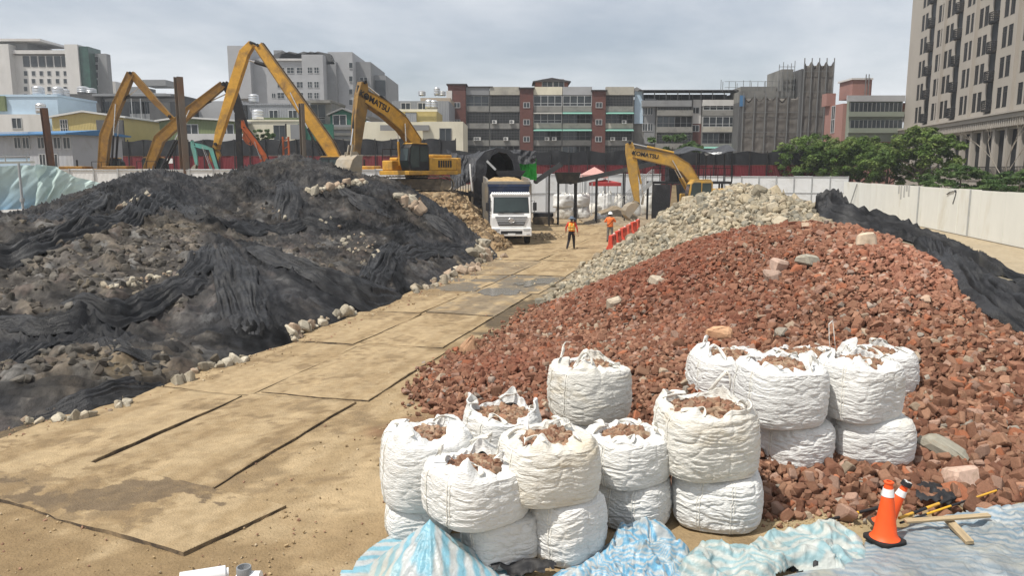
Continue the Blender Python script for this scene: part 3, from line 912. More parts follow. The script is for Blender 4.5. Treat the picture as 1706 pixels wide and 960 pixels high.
stones_px([(295, 640), (330, 618), (375, 608), (412, 600)], 24, 0.12, 0.38, 6, foot, 'stones along the foot of the netted heap')
stones_px([(480, 570), (500, 552), (545, 532), (590, 520), (625, 505)], 42, 0.12, 0.48, 6, foot, 'stones along the foot of the netted heap')
stones_px([(690, 487), (760, 455), (800, 440), (835, 425)], 40, 0.12, 0.6, 7, foot, 'stones along the foot of the netted heap')
stones_px([(775, 420), (800, 425), (815, 432), (795, 400)], 22, 0.25, 0.8, 7, foot, 'stones along the foot of the netted heap')
gapl = 'pale rubble stone showing through a gap in the black netting'
stones_px([(165, 480), (210, 478), (250, 466), (300, 455)], 42, 0.08, 0.26, 5, gapl, 'stones in the gaps of the netting')
stones_px([(200, 345), (225, 335), (250, 325)], 36, 0.10, 0.28, 6, gapl, 'stones in the gaps of the netting')
stones_px([(520, 320), (560, 312), (600, 305)], 34, 0.2, 0.6, 5, gapl, 'stones in the gaps of the netting')
stones_px([(660, 330), (690, 345), (705, 360)], 20, 0.3, 1.1, 6, gapl, 'stones in the gaps of the netting')
stones_px([(430, 340), (520, 365), (590, 390), (640, 430)], 26, 0.08, 0.24, 18, gapl, 'stones in the gaps of the netting')
stones_px([(560, 400), (600, 420), (630, 425)], 12, 0.1, 0.36, 10, gapl, 'stones in the gaps of the netting')

# ================================================================== brick rubble heap, right
bp = []
for u, v in [(715, 650), (760, 603), (845, 560), (925, 508)]:
    p = at(u, v); bp.append((p.x, p.y, 0.02)); bp.append((p.x - 1.2, p.y + 0.3, -0.5))
for u, v in [(760, 690), (880, 715), (1000, 770), (1130, 830), (1270, 845), (1400, 838), (1530, 832), (1706, 828), (1900, 820), (2200, 800)]:
    p = at(u, v); bp.append((p.x, p.y, 0.03)); bp.append((p.x - 0.1, p.y - 1.1, -0.45))
for u, v, D in [(1400, 385, 19.5), (1330, 380, 21), (1250, 380, 22.5), (1180, 395, 23.5), (1090, 440, 24.5), (1000, 480, 25), (1470, 395, 19), (1550, 432, 18), (1640, 490, 16), (1706, 520, 15.2), (1900, 590, 13.5), (2200, 640, 13)]:
    p = atD(u, v, D); bp.append(P3(p))
    bp.append((p.x + 1.5, D + 3.0, p.z - 1.0)); bp.append((p.x + 3, D + 7.5, -0.6))
bp += [P3(atD(1300, 520, 15.5)), P3(atD(1150, 520, 17.5)), P3(atD(1450, 560, 14.2)), P3(atD(1000, 560, 18.2)), P3(atD(1350, 650, 12.6)), P3(atD(1600, 640, 12.4)), P3(atD(1560, 740, 10.9))]
Bh = HF(-3.5, 19, 8.2, 32, 0.1, tps(bp, 0.04))
Bh.Z = np.clip(Bh.Z, -0.7, 4.2)
Bh.Z += 0.10 * fbm(Bh.X * 0.6, Bh.Y * 0.6, 0, 12, 3) * np.clip(Bh.Z * 2, 0, 1)
# ---- grey concrete rubble heap behind it
gp = []
for u, v in [(928, 502), (950, 475), (975, 455), (1005, 433)]:
    p = at(u, v); gp.append((p.x, p.y, 0.02)); gp.append((p.x - 1.5, p.y + 0.6, -0.6))
for u, v, D in [(1050, 405, 40), (1080, 388, 41), (1120, 362, 38.5), (1160, 336, 36.5), (1205, 322, 34.5), (1240, 317, 34), (1300, 338, 32), (1345, 345, 30), (1380, 350, 28), (1450, 372, 27), (1560, 420, 26)]:
    p = atD(u, v, D); gp.append(P3(p)); gp.append((p.x + 1.5, D + 3.5, p.z * 0.4)); gp.append((p.x + 3, D + 8, -0.6))
gp += [P3(atD(1100, 425, 30.5)), P3(atD(1040, 465, 28.5)), P3(atD(1180, 385, 29)), P3(atD(1000, 500, 25.2)), (3.5, 22, -0.3), P3(atD(1300, 385, 26.5)), P3(atD(1380, 385, 25)), (8, 21, 0.6), (12, 22, 1)]
Gh = HF(-1, 22, 21, 50, 0.14, tps(gp, 0.04))
Gh.Z = np.clip(Gh.Z, -0.7, 4.4)
Gh.Z += 0.12 * fbm(Gh.X * 0.6, Gh.Y * 0.6, 0, 15, 3) * np.clip(Gh.Z * 2, 0, 1)
def project(P):
    x, y, z = P[:, 0], P[:, 1], P[:, 2] - CAMZ
    f = y * CP - z * SP
    up = y * SP + z * CP
    return CX + F * x / f, CY - F * up / f
def heap(h, n, size, color, kind, mat, surf, seed, other=None, skirt=0.0):
    g = np.random.default_rng(seed)
    x = g.uniform(h.xs[0], h.xs[-1], n * 6); y = h.ys[0] + (h.ys[-1] - h.ys[0]) * g.random(n * 6) ** 1.0
    z = h.sample(x, y)
    ok = z > -0.02 - skirt * g.random(n * 6) ** 3
    if other is not None: ok &= z > other.sample(x, y) - 0.1
    P = np.stack([x, y, np.maximum(z, 0.01)], -1)
    u, v = project(P)
    ok &= (u > -150) & (u < 2350) & (v < 1250)
    # drop what lies well behind the crest
    ex = (x * (1 - 1.5 / y)); ey = y - 1.5
    ok &= (h.sample(ex, ey) - CAMZ) / ey < (z + 0.35 - CAMZ) / y
    P = P[ok][:n]
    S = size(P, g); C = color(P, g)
    P[:, 2] += S * g.uniform(0.05, 0.3, len(P))
    return P, S, C
BC = np.array([[0.20, 0.103, 0.066], [0.165, 0.08, 0.052], [0.23, 0.122, 0.079], [0.275, 0.155, 0.10], [0.24, 0.132, 0.086], [0.29, 0.115, 0.062], [0.31, 0.20, 0.15], [0.35, 0.28, 0.205], [0.27, 0.24, 0.20]])
def bsize(P, g):
    low = 1 - np.clip(P[:, 2] / 1.6, 0, 1)
    right = sstep(2.0, 6.0, P[:, 0])
    return (0.05 + 0.105 * g.random(len(P)) ** 2.8) * (1 + 0.42 * low * right) * np.where(g.random(len(P)) < 0.03, 1.45, 1)
def bcol(P, g):
    p = np.array([.18, .16, .16, .15, .13, .07, .08, .04, .03])
    c = BC[g.choice(9, len(P), p=p)] * g.uniform(0.72, 1.25, (len(P), 1))
    u, v = project(P)
    # the left flank is freshly turned and damp, the right top is dry and dusty
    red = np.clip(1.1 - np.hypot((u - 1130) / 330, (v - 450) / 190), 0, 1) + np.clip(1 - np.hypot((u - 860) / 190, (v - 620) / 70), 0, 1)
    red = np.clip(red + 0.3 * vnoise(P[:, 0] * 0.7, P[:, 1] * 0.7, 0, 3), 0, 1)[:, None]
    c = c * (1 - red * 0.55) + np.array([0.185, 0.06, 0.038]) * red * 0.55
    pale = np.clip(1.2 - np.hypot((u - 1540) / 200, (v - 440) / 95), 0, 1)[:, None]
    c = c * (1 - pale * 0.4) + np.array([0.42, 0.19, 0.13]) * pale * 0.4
    return c
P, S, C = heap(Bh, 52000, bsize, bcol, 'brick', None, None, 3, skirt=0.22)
u, v = project(P)
# the 300 pieces that show largest stand alone
shown = S / P[:, 1]
hid = ((u > 620) & (u < 1270) & (v > 660)) | ((u > 1140) & (u < 1525) & (v > 570) & (v < 790)) | (u < 0) | (u > 1700) | (v > 950) | ((u > 1390) & (v < 330 + (u - 1340) * 0.62)) | (u < 0)
shown[hid] = 0
top = np.argsort(-shown)[:294]
keep = np.ones(len(P), bool); keep[top] = False
V, T, Cv = chips_arrays(P[keep], S[keep], C[keep], 'brick', 4)
Vs, qs, used = Bh.faces(-0.02)
Vs[:, 2] -= 0.02
T = np.concatenate([T, np.stack([qs[:, [0, 1, 2]], qs[:, [0, 2, 3]]], 1).reshape(-1, 3) + len(V)])
Cv = np.concatenate([Cv, np.tile(np.array([0.085, 0.043, 0.028]), (len(Vs), 1))])  # bed coloured dark, painting in the shade of the gaps between bricks
V = np.concatenate([V, Vs])
M_brick = pm('broken_brick', (0.25, 0.1, 0.06), 0.92, 0.22, 9, 0.5, 40, attr='tint', spec=0.1, rnd=0.0, dirt=(0.29, 0.175, 0.11), damt=0.12, dscale=4)
M_brick1 = pm('broken_brick_piece', (0.25, 0.1, 0.06), 0.92, 0.22, 9, 0.5, 40, attr='tint', spec=0.1, rnd=0.3, dirt=(0.30, 0.185, 0.115), damt=0.18, dscale=4)
o = npmesh('brick_rubble', V, T, M_brick, False, col=Cv)
tag(o, 'heap of broken red brick rubble filling the right side', 'brick rubble', kind='stuff')
gb = np.random.default_rng(33)
for i in top:
    c = BC[int(np.argmin(((BC - C[i]) ** 2).sum(1)))]
    place_chip('brick', int(gb.integers(0, 14)), 'brick_piece', M_brick1, tuple(c), P[i], S[i], 'large broken red brick piece lying loose on the brick rubble heap', 'brick', 'broken bricks on the heap', gb)
def boulder(hh, u, v, s, col, label, kind='stone', sc=(1, 1, 1), rot=None):
    p = hh.hit(u, v)
    if p is None: return
    o = place_chip(kind, int(gb.integers(0, 14)), 'rubble_block', M_stone, col, (p.x, p.y, p.z + s * 0.18), s, label, 'block', None, gb)
    o.scale = (s * sc[0], s * sc[1], s * sc[2])
    o.rotation_euler = rot or (gb.uniform(-.3, .3), gb.uniform(-.3, .3), gb.uniform(0, 6))
boulder(Bh, 1024, 512, 0.40, (0.40, 0.34, 0.26), 'pale rounded concrete lump on the left flank of the brick heap')
boulder(Bh, 1095, 473, 0.42, (0.42, 0.36, 0.28), 'pale flat stone half way up the brick heap, near the grey rubble')
boulder(Bh, 1300, 450, 0.48, (0.46, 0.33, 0.26), 'largest pinkish block near the top of the brick heap', sc=(1.3, .8, .8))
boulder(Bh, 1345, 440, 0.46, (0.34, 0.32, 0.26), 'grey flat slab beside the pinkish block near the heap top', sc=(1.3, .9, .6))
boulder(Bh, 1286, 468, 0.36, (0.50, 0.17, 0.08), 'bright orange brick lump under the pinkish block')
boulder(Bh, 1200, 565, 0.42, (0.45, 0.27, 0.16), 'tan block standing above the rear row of bulk bags', sc=(1.2, .8, .9))
boulder(Bh, 1575, 762, 0.5, (0.42, 0.32, 0.2), 'long yellowish mortar chunk low on the right of the brick heap', sc=(1.7, .7, .6), rot=(0.1, 0.5, -0.6))
boulder(Bh, 1590, 805, 0.38, (0.42, 0.25, 0.18), 'pinkish chunk below the long yellowish mortar chunk')
boulder(Bh, 1440, 410, 0.55, (0.44, 0.36, 0.27), 'pale slab right under the black net at the heap top', sc=(.9, 1, .8))
boulder(Bh, 1300, 560, 0.3, (0.36, 0.32, 0.26), 'grey stone in the middle of the brick slope')
p = at(783, 592); o = place_chip('stone', 3, 'rubble_block', M_stone, (0.46, 0.36, 0.26), (p.x, p.y, 0.1), 0.5, 'large pale block at the left tip of the brick heap', 'block', None, gb)
# grey heap
GC = np.array([[0.36, 0.315, 0.235], [0.30, 0.265, 0.195], [0.42, 0.375, 0.285], [0.33, 0.28, 0.195], [0.36, 0.30, 0.215], [0.22, 0.205, 0.165]])
P, S, C = heap(Gh, 12000, lambda P, g: (0.11 + 0.17 * g.random(len(P)) ** 2.2) * np.where(g.random(len(P)) < 0.04, 1.9, 1) * (0.8 + 0.28 * np.clip(P[:, 2] / 2, 0, 1.2)),
               lambda P, g: GC[g.integers(0, 6, len(P))] * g.uniform(0.75, 1.2, (len(P), 1)), 'stone', None, None, 6, other=None, skirt=0.2)
kp = P[:, 2] > Bh.sample(P[:, 0], P[:, 1]) - 0.02
kp |= P[:, 1] > 31
kp &= project(P)[0] < 1392
P, S, C = P[kp], S[kp], C[kp]
u, v = project(P)
shown = S / P[:, 1]
shown[(v > 500) | (u > 1390) | (u < 920)] = 0
# hidden by the brick crest
shown[(u > 1180) & (v > 385)] = 0
shown[(u > 1000) & (v > 480 - (u - 1000) * 0.52)] *= 0.8
top = np.argsort(-shown)[:290]
keep = np.ones(len(P), bool); keep[top] = False
V, T, Cv = chips_arrays(P[keep], S[keep], C[keep], 'stone', 14)
Vs, qs, used = Gh.faces(-0.02)
T = np.concatenate([T, np.stack([qs[:, [0, 1, 2]], qs[:, [0, 2, 3]]], 1).reshape(-1, 3) + len(V)])
Cv = np.concatenate([Cv, np.tile(np.array([0.20, 0.175, 0.13]), (len(Vs), 1))])
V = np.concatenate([V, Vs])
M_greyr = pm('concrete_rubble', (0.3, 0.3, 0.25), 0.95, 0.22, 6, 0.5, 25, attr='tint', spec=0.1, dirt=(0.30, 0.24, 0.15), damt=0.25, dscale=2.5)
o = npmesh('concrete_rubble', V, T, M_greyr, False, col=Cv)
tag(o, 'heap of grey concrete rubble behind the brick heap', 'concrete rubble', kind='stuff')
for i in top:
    c = GC[int(np.argmin(((GC - C[i]) ** 2).sum(1)))]
    place_chip('stone', int(gb.integers(0, 14)), 'concrete_lump', M_stone, tuple(c), P[i], S[i], 'large grey concrete lump on the grey rubble heap', 'concrete lump', 'concrete lumps on the grey heap', gb)

# ---- gravel and crumbs strewn on the bare ground
g = np.random.default_rng(55)
pts = []
def strew(u0, u1, v0, v1, n):
    for _ in range(n):
        uu, vv = g.uniform(u0, u1), g.uniform(v0, v1)
        p = at(uu, vv); pts.append((p.x, p.y, 0.01))
strew(400, 640, 700, 960, 260); strew(0, 500, 850, 960, 200); strew(640, 800, 600, 720, 550); strew(1260, 1480, 835, 880, 700); strew(780, 930, 520, 640, 160); strew(700, 900, 440, 500, 120); strew(900, 1070, 410, 470, 120)
for (a, b) in zip(base_px[3:-1], base_px[4:]):
    for _ in range(60):
        t = g.random(); p = at(a[0] * (1 - t) + b[0] * t + abs(g.normal()) * 14, a[1] * (1 - t) + b[1] * t + abs(g.normal()) * 8); pts.append((p.x, p.y, 0.02))
P = np.array(pts); S = 0.008 + 0.035 * g.random(len(P)) ** 4
S *= 1 + np.clip((P[:, 1] - 12) / 12, 0, 2)
C = np.array([[0.38, 0.28, 0.16], [0.30, 0.22, 0.13], [0.45, 0.36, 0.24], [0.30, 0.18, 0.12]])[g.integers(0, 4, len(P))]
V, T, Cv = chips_arrays(P, S, C, 'stone', 19)
o = npmesh('gravel', V, T, M_greyr, False, col=Cv)
tag(o, kind='stuff')
# ================================================================== white bulk bags
M_bag = pm('woven_white_fabric', (0.66, 0.66, 0.64), 0.6, 0.08, 3, 0.55, 26, dirt=(0.52, 0.45, 0.33), damt=0.16, dscale=1.1, spec=0.25, stretch=(1, 1, 3.2), bdist=0.035, rnd=0.04)
M_bag_old = pm('yellowed_woven_fabric', (0.635, 0.62, 0.57), 0.6, 0.08, 3, 0.55, 26, dirt=(0.50, 0.41, 0.26), damt=0.30, dscale=1.1, spec=0.25, stretch=(1, 1, 3.2), bdist=0.035, rnd=0.04)
M_strap = pm('white_webbing', (0.76, 0.74, 0.68), 0.7, 0.1, 8, 0.5, 60, dirt=(0.50, 0.43, 0.3), damt=0.3, dscale=3)
M_fill = pm('bagged_brick_rubble', (0.3, 0.15, 0.1), 0.95, 0.22, 9, 0.4, 40, attr='tint', spec=0.1)
def ribbon(m, pts, w, side, mat=0, th=0.006):
    """flat band along a path; side gives its width direction"""
    P = [Vector(p) for p in pts]; S_ = [Vector(s).normalized() for s in side]
    n = len(P); vs, fs = [], []
    for i in range(n):
        d = (P[min(i + 1, n - 1)] - P[max(i - 1, 0)]).normalized()
        nn = d.cross(S_[i]).normalized()
        for a, b in ((-1, -1), (1, -1), (1, 1), (-1, 1)):
            vs.append(P[i] + S_[i] * (a * w / 2) + nn * (b * th / 2))
    for i in range(n - 1):
        for k in range(4):
            fs.append((4 * i + k, 4 * i + (k + 1) % 4, 4 * i + 4 + (k + 1) % 4, 4 * i + 4 + k))
    fs += [(3, 2, 1, 0), (4 * n - 4, 4 * n - 3, 4 * n - 2, 4 * n - 1)]
    m.add(vs, fs, mat, None, True)
def bulk_bag(pos, Rr, H, rot, seed, label, group, open_=True, lean=(0, 0), squash=0.0, loops=1.0, old=False, mouth=0.5, far=False):
    g = np.random.default_rng(seed)
    nT, nS = (48, 26) if far else (208, 150)
    th = np.linspace(0, 2 * PI, nT, endpoint=False)
    s = np.linspace(0, 1, nS)
    TH, SS = np.meshgrid(th, s)
    ca, sa = np.cos(TH), np.sin(TH)
    # rounded-square plan
    ex = 3.0
    sq = (np.abs(ca) ** ex + np.abs(sa) ** ex) ** (-1 / ex)
    sq = sq / sq.mean()
    ns = [g.uniform(0, 50) for _ in range(6)]
    corner = np.maximum(0, np.cos(4 * (TH - PI / 4))) ** 2       # 1 at the four corners
    # side profile: s<.62 side wall, .62-.8 shoulder up to the rim, .8-1 inner lip
    prof_s = [0, 0.03, 0.08, 0.16, 0.30, 0.45, 0.58, 0.68, 0.76, 0.82, 0.85, 0.90, 1.0]
    if open_:
        prof_r = [0.55, 0.86, 0.95, 1.0, 1.03, 1.02, 0.995, 0.95, 0.86, mouth + 0.09, mouth + 0.055, mouth + 0.05, mouth]
        prof_z = [0.0, 0.0, 0.035, 0.13, 0.35, 0.57, 0.75, 0.88, 0.955, 0.99, 0.99, 0.92, 0.84]
    else:
        prof_r = [0.55, 0.86, 0.95, 1.01, 1.04, 1.03, 0.99, 0.92, 0.78, 0.55, 0.45, 0.3, 0.02]
        prof_z = [0.0, 0.0, 0.04, 0.16, 0.42, 0.66, 0.82, 0.93, 0.98, 1.0, 1.0, 1.0, 1.0]
    r = np.interp(SS, prof_s, prof_r); z = np.interp(SS, prof_s, prof_z) * H
    rim = np.where(SS < 0.82, np.exp(-((SS - 0.82) / 0.085) ** 2), np.clip((0.93 - SS) / 0.07, 0, 1)) if open_ else 0 * SS
    side = sstep(0.02, 0.12, SS) * (1 - sstep(0.72, 0.84, SS))
    # bulges: whole bag off-round, sag
    big = vnoise(ca * 0.9 + ns[0], sa * 0.9, z * 1.2, seed)
    r = r * (1 + (0.2 if far else 0.06) * big) + (0.06 * vnoise(ca * 3 + ns[0], sa * 3, z * 5, seed + 40) if far else 0)
    # taut horizontal creases, long round the bag and short in height
    arc = Rr
    c1 = vnoise(ca * 2.6 * arc * 2 + ns[1], sa * 2.6 * arc * 2, z * 24 + 1.2 * vnoise(ca * 3, sa * 3, z * 3, seed + 3), seed + 1)
    c2 = vnoise(ca * 6 * arc * 2 + ns[2], sa * 6 * arc * 2, z * 52 + 1.5 * vnoise(ca * 4, sa * 4, z * 4, seed + 5), seed + 2)
    cre = (1 - np.abs(c1) * 2) * 0.010 + (1 - np.abs(c2) * 2) * 0.006
    dimp = np.abs(vnoise(ca * 3 + ns[3], sa * 3, z * 9, seed + 7))
    amp = (0.55 + 0.4 * ((seed * 7919) % 100) / 100) * (1 + 0.4 * squash)
    disp = (cre - 0.018 * np.clip(0.16 - dimp, 0, 1) / 0.16) * side * amp
    # gathers hanging from the corners
    disp += rim * 0.02 * np.sin(TH * 23 + ns[4]) * 0.8
    RR = r * Rr * sq + disp
    ca_ = [g.uniform(-0.03, 0.11) * (0.6 + 0.4 * loops) for _ in range(4)]
    flap = 0 * SS
    for k in range(4):
        dth = np.angle(np.exp(1j * (TH - PI / 4 - k * PI / 2 - g.normal() * 0.15)))
        flap = flap + ca_[k] * np.exp(-(np.abs(dth) / g.uniform(0.22, 0.5)) ** 1.5) * rim
    flap = (flap - 0.06 * rim * (1 - corner)) * (1.0 if open_ else 0)
    wob = 0.09 * vnoise(ca * 1.6 + ns[5], sa * 1.6, 0 * z, seed + 11) * sstep(0.6, 0.9, SS) * (1 if open_ else 0.4) + 0.05 * vnoise(ca * 5 + ns[5], sa * 5, 0 * z, seed + 12) * rim
    RR = RR * (1 + (0.14 * vnoise(ca * 2.2, sa * 2.2, 0 * z + ns[0], seed + 13) + 0.07 * vnoise(ca * 6, sa * 6, 0 * z, seed + 14)) * sstep(0.72, 0.85, SS))
    Z = z + flap + wob
    X = RR * ca + lean[0] * Z / H; Y = RR * sa + lean[1] * Z / H
    V = np.stack([X, Y, Z], -1).reshape(-1, 3)
    idx = np.arange(nT * nS).reshape(nS, nT)
    q = np.stack([idx[:-1], np.roll(idx[:-1], -1, 1), np.roll(idx[1:], -1, 1), idx[1:]], -1).reshape(-1, 4)
    root = thing('bulk_bag', label, 'bulk bag', pos, rot, group)
    mat = M_bag_old if old else M_bag
    npmesh('bag_body', V, q, mat, True, root)
    if far:
        if open_:
            m = MB()
            for k in range(4):
                a = PI / 4 + k * PI / 2 + g.normal() * .2
                p = Vector((math.cos(a), math.sin(a), 0)) * Rr * 0.85
                t = Vector((-math.sin(a), math.cos(a), 0))
                ribbon(m, [p + Vector((0, 0, H * .9)), p * 0.95 + t * .1 + Vector((0, 0, H * 1.12)), p * .8 + t * .3 + Vector((0, 0, H * 1.1)), p * .7 + t * .4 + Vector((0, 0, H * .95))], 0.09, [t] * 4)
            m.build('lifting_strap', M_strap, root, fix=False)
        return root
    # vertical seam bands near the corners, double line
    Xg, Yg, Zg = X, Y, Z
    def surf(a, ss):
        i = int(round(a / (2 * PI) * nT)) % nT; j = min(nS - 1, max(0, int(round(ss * (nS - 1)))))
        return Vector((Xg[j, i], Yg[j, i], Zg[j, i]))
    for k in range(4):
        for sg in (-1, 1)[k % 2:k % 2 + 1]:
            a = PI / 4 + k * PI / 2 + sg * R(24)
            pts = [surf(a + 0.03 * math.sin(ss * 5 + seed), ss) for ss in np.linspace(0.07, 0.78, 26)]
            nrm = Vector((math.cos(a), math.sin(a), 0)); tg = Vector((-nrm.y, nrm.x, 0))
            m = MB()
            for o_ in (-0.017, 0.017):
                pp = [p + nrm * 0.003 + tg * o_ for p in pts]
                ribbon(m, pp, 0.010, [tg] * len(pp), th=0.008)
            m.build('seam_band', M_strap, root, fix=False)
    if not open_:
        return root
    # lifting straps: from each corner, some flop into the mouth
    for k in range(4):
        a0 = PI / 4 + k * PI / 2 - R(16); a1 = PI / 4 + k * PI / 2 + R(16)
        p0, p1 = surf(a0, 0.78), surf(a1, 0.78)
        ctr = Vector((0, 0, 0))
        mode = g.integers(0, 3)
        up = 0.05 + 0.10 * g.random() * loops
        inn = -(p0 + p1).normalized(); inn.z = 0
        tg = Vector((-inn.y, inn.x, 0))
        reach = g.uniform(0.15, 0.45) * Rr * 1.6
        if mode == 0: reach *= 0.4; up += 0.08
        swing = tg * g.uniform(-0.25, 0.25)
        pts = []
        n = 15
        for i in range(n):
            t = i / (n - 1)
            base = p0.lerp(p1, t)
            h = math.sin(t * PI)
            p = base + inn * (reach * h) + swing * h + Vector((0, 0, 0.02 + up * math.sin(t * PI) * (1 - 0.75 * h * (mode != 0)) + 0.02 * math.sin(t * 9 + seed)))
            p.z = max(p.z, H * 0.93) if h > 0.3 else p.z
            pts.append(p)
        m = MB()
        ribbon(m, pts, 0.062, [(Vector((0, 0, 0.6)) + inn * (0.8 * math.cos(i)) + tg * (0.5 - i / n)) for i in range(n)] if mode == 0 else [(inn * math.cos(i * .35) + tg * math.sin(i * .35) + Vector((0, 0, .3))) for i in range(n)], th=0.007)
        m.build('lifting_strap', M_strap, root, fix=False)
    # the rubble inside
    n = 330
    rr = Rr * mouth * 1.02 * np.sqrt(g.random(n)); aa = g.uniform(0, 2 * PI, n)
    x, y = rr * np.cos(aa), rr * np.sin(aa)
    zz = H * 0.84 + 0.05 * (1 - (rr / (Rr * mouth)) ** 2) + 0.03 * vnoise(x * 6, y * 6, 0, seed)
    P = np.stack([x + lean[0] * .9, y + lean[1] * .9, zz], -1)
    S = 0.05 + 0.07 * g.random(n) ** 2
    pal = np.array([[0.29, 0.18, 0.115], [0.24, 0.13, 0.085], [0.33, 0.24, 0.165], [0.21, 0.12, 0.08], [0.29, 0.2, 0.14]])
    C = pal[g.integers(0, 5, n)] * g.uniform(.8, 1.2, (n, 1))
    V, T, Cv = chips_arrays(P, S, C, 'brick', seed)
    # bedding disc under the pieces
    nd = 24
    dv = [(Rr * mouth * 1.12 * math.cos(2 * PI * i / nd) + lean[0] * .9, Rr * mouth * 1.12 * math.sin(2 * PI * i / nd) + lean[1] * .9, H * 0.845) for i in range(nd)] + [(lean[0] * .9, lean[1] * .9, H * 0.90)]
    dt = [(i, (i + 1) % nd, nd) for i in range(nd)]
    T = np.concatenate([T, np.array(dt) + len(V)]); V = np.concatenate([V, np.array(dv)]); Cv = np.concatenate([Cv, np.tile(pal[3] * .8, (nd + 1, 1))])
    o = npmesh('bagged_rubble', V, T, M_fill, False, col=Cv, loc=pos)
    o.rotation_euler.z = rot
    tag(o, None, None, None, 'stuff')
    return root
def bag_at(uc, vb, z, wpx, vt, **k):
    """centre column, bottom row, height of its base, width in pixels, row of its top: gives position and size"""
    # depth of the front bottom edge
    p = at(uc, vb, z)
    r = wpx / 2 / F * (p.y + 0.45)
    c = at(uc, vb, z); d = (c - Vector((0, 0, z))); d.z = 0; d.normalize()
    c = c + d * (r * 0.95)
    top = atD(uc, vt, c.y - r * 0.15)
    return (c.x, c.y, z), r * 0.985, max(0.35, top.z - z)
GF = 'white bulk bags stacked in the foreground'
# lower ones: closed and squashed by what stands on them
lower = [
    (700, 908, 0.0, 118, 832, 'squashed white bulk bag under the leftmost bag of the front stack', .45),
    (832, 957, 0.0, 128, 852, 'squashed white bulk bag under the nearest open bag, partly behind the striped tarp', .5),
    (942, 948, 0.0, 130, 822, 'white bulk bag on the ground with a slanting shadow, third column of the front stack', .3),
    (1056, 892, 0.0, 122, 795, 'shaded white bulk bag on the ground, fourth column of the front stack', .4),
    (1190, 893, 0.0, 152, 782, 'white bulk bag on the ground at the right end of the front stack', .2)]
tops = {}
def pb(uc, vb, z, w, vt, rot, seed, label, group=GF, **k):
    pos, r, h = bag_at(uc, vb, z, w, vt)
    bulk_bag(pos, r, h, rot, seed, label, group, **k)
    return pos, r, h
for i, (uc, vb, z, w, vt, lab, sq) in enumerate(lower):
    pos, r, h = bag_at(uc, vb, z, w, vt)
    h = h * 1.0
    tops[i] = (pos, r, h)
    bulk_bag(pos, r * 1.02, h, R(8 + 17 * i), 100 + i, lab, GF, open_=False, squash=sq)
def on(i, du, wpx, vt, rot, seed, lab, dy=0.0, dz=-0.03, **k):
    (x, y, z), r, h = tops[i]
    zb = z + h + dz
    D = y + dy
    f = D * CP - (zb + .4 - CAMZ) * SP
    px_m = F / f
    # shift in pixels from the lower bag's centre
    x = (du - CX) / F * f
    r2 = wpx / 2 / px_m
    top = atD(du, vt, D - r2 * 0.1)
    bulk_bag((x, D, zb), r2, max(0.4, top.z - zb), R(rot), seed, lab, GF, **k)
on(0, 714, 160, 712, 14, 11, 'leftmost open white bulk bag of the front stack, with tall flaps', dy=0.1, lean=(0.0, 0.0), loops=1.2)
on(1, 792, 168, 768, 40, 12, 'nearest open white bulk bag, its straps knotted over the mouth', dy=-0.02, loops=0.8)
on(2, 914, 166, 722, 20, 13, 'open white bulk bag heaped with rubble between the nearest bag and the high one', dy=0.05, old=True)
on(3, 1042, 138, 718, 30, 14, 'white bulk bag right of the high bag with straps lying on its mouth', dy=0.05)
on(4, 1174, 166, 668, 12, 15, 'wide open white bulk bag at the right end of the front stack, its side stained', dy=0.05, mouth=0.72, old=True, loops=1.2)
# second row of the front stack
pos, r, h = bag_at(838, 850, 0.0, 130, 770)
bulk_bag(pos, r, 0.46, R(20), 120, 'white bulk bag on the ground in the second row of the front stack', GF, open_=False, squash=.3)
bulk_bag((pos[0], pos[1], 0.43), r * 1.02, 0.78, R(35), 16, 'open white bulk bag in the second row, left of the high bag', GF, mouth=0.75, loops=1.1)
pos2, r2, h2 = bag_at(982, 812, 0.0, 140, 760)
bulk_bag(pos2, r2, 0.90, R(5), 121, 'white bulk bag on the ground carrying the high bag', GF, open_=False, squash=.3)
pz = 0.86
cc = atD(981, 720, pos2[1]); 
bulk_bag((cc.x, pos2[1], pz), 0.55, 0.80, R(28), 17, 'highest white bulk bag, nearly closed at its mouth, in the middle of the front stack', GF, mouth=0.5, loops=1.3, old=True, lean=(-0.02, -0.03))
# right rear group
GR = 'white bulk bags at the foot of the brick heap'
r1p, r1, h1 = bag_at(1320, 787, 0.18, 124, 697)
bulk_bag(r1p, r1, h1, R(10), 131, 'squat white bulk bag on the rubble, left bottom bag of the rear pair', GR, open_=False, squash=.2)
r2p, r2_, h2_ = bag_at(1444, 780, 0.2, 142, 690)
bulk_bag(r2p, r2_, h2_, R(-4), 132, 'squat white bulk bag on the rubble, right bottom bag of the rear pair', GR, open_=False, squash=.2)
def on2(p, h, uc, w, vt, rot, seed, lab, dy=0, dz=-0.03, **k):
    D = p[1] + dy; zb = p[2] + h + dz
    f = D * CP - (zb + .4 - CAMZ) * SP
    rr = w / 2 * f / F
    top = atD(uc, vt, D - rr * 0.1)
    bulk_bag(((uc - CX) / F * f, D, zb), rr, max(.4, top.z - zb), R(rot), seed, lab, GR, **k)
on2(r1p, h1, 1297, 146, 598, 12, 18, 'open white bulk bag, left top bag of the rear pair, its rim brown with dirt', loops=.9)
on2(r2p, h2_, 1428, 132, 595, 25, 19, 'white bulk bag with two round holes of rubble, right top bag of rear pair', loops=1.0, mouth=.55)
def slope_bag(u, v, D, w, vt, rot, seed, lab, **k):
    f = D * CP + 3 * SP
    rr = w / 2 * f / F
    x = (u - CX) / F * f
    zb = float(Bh.sample(x, D)) - 0.08
    top = atD(u, vt, D)
    bulk_bag((x, D, zb), rr, max(.6, top.z - zb), R(rot), seed, lab, GR, **k)
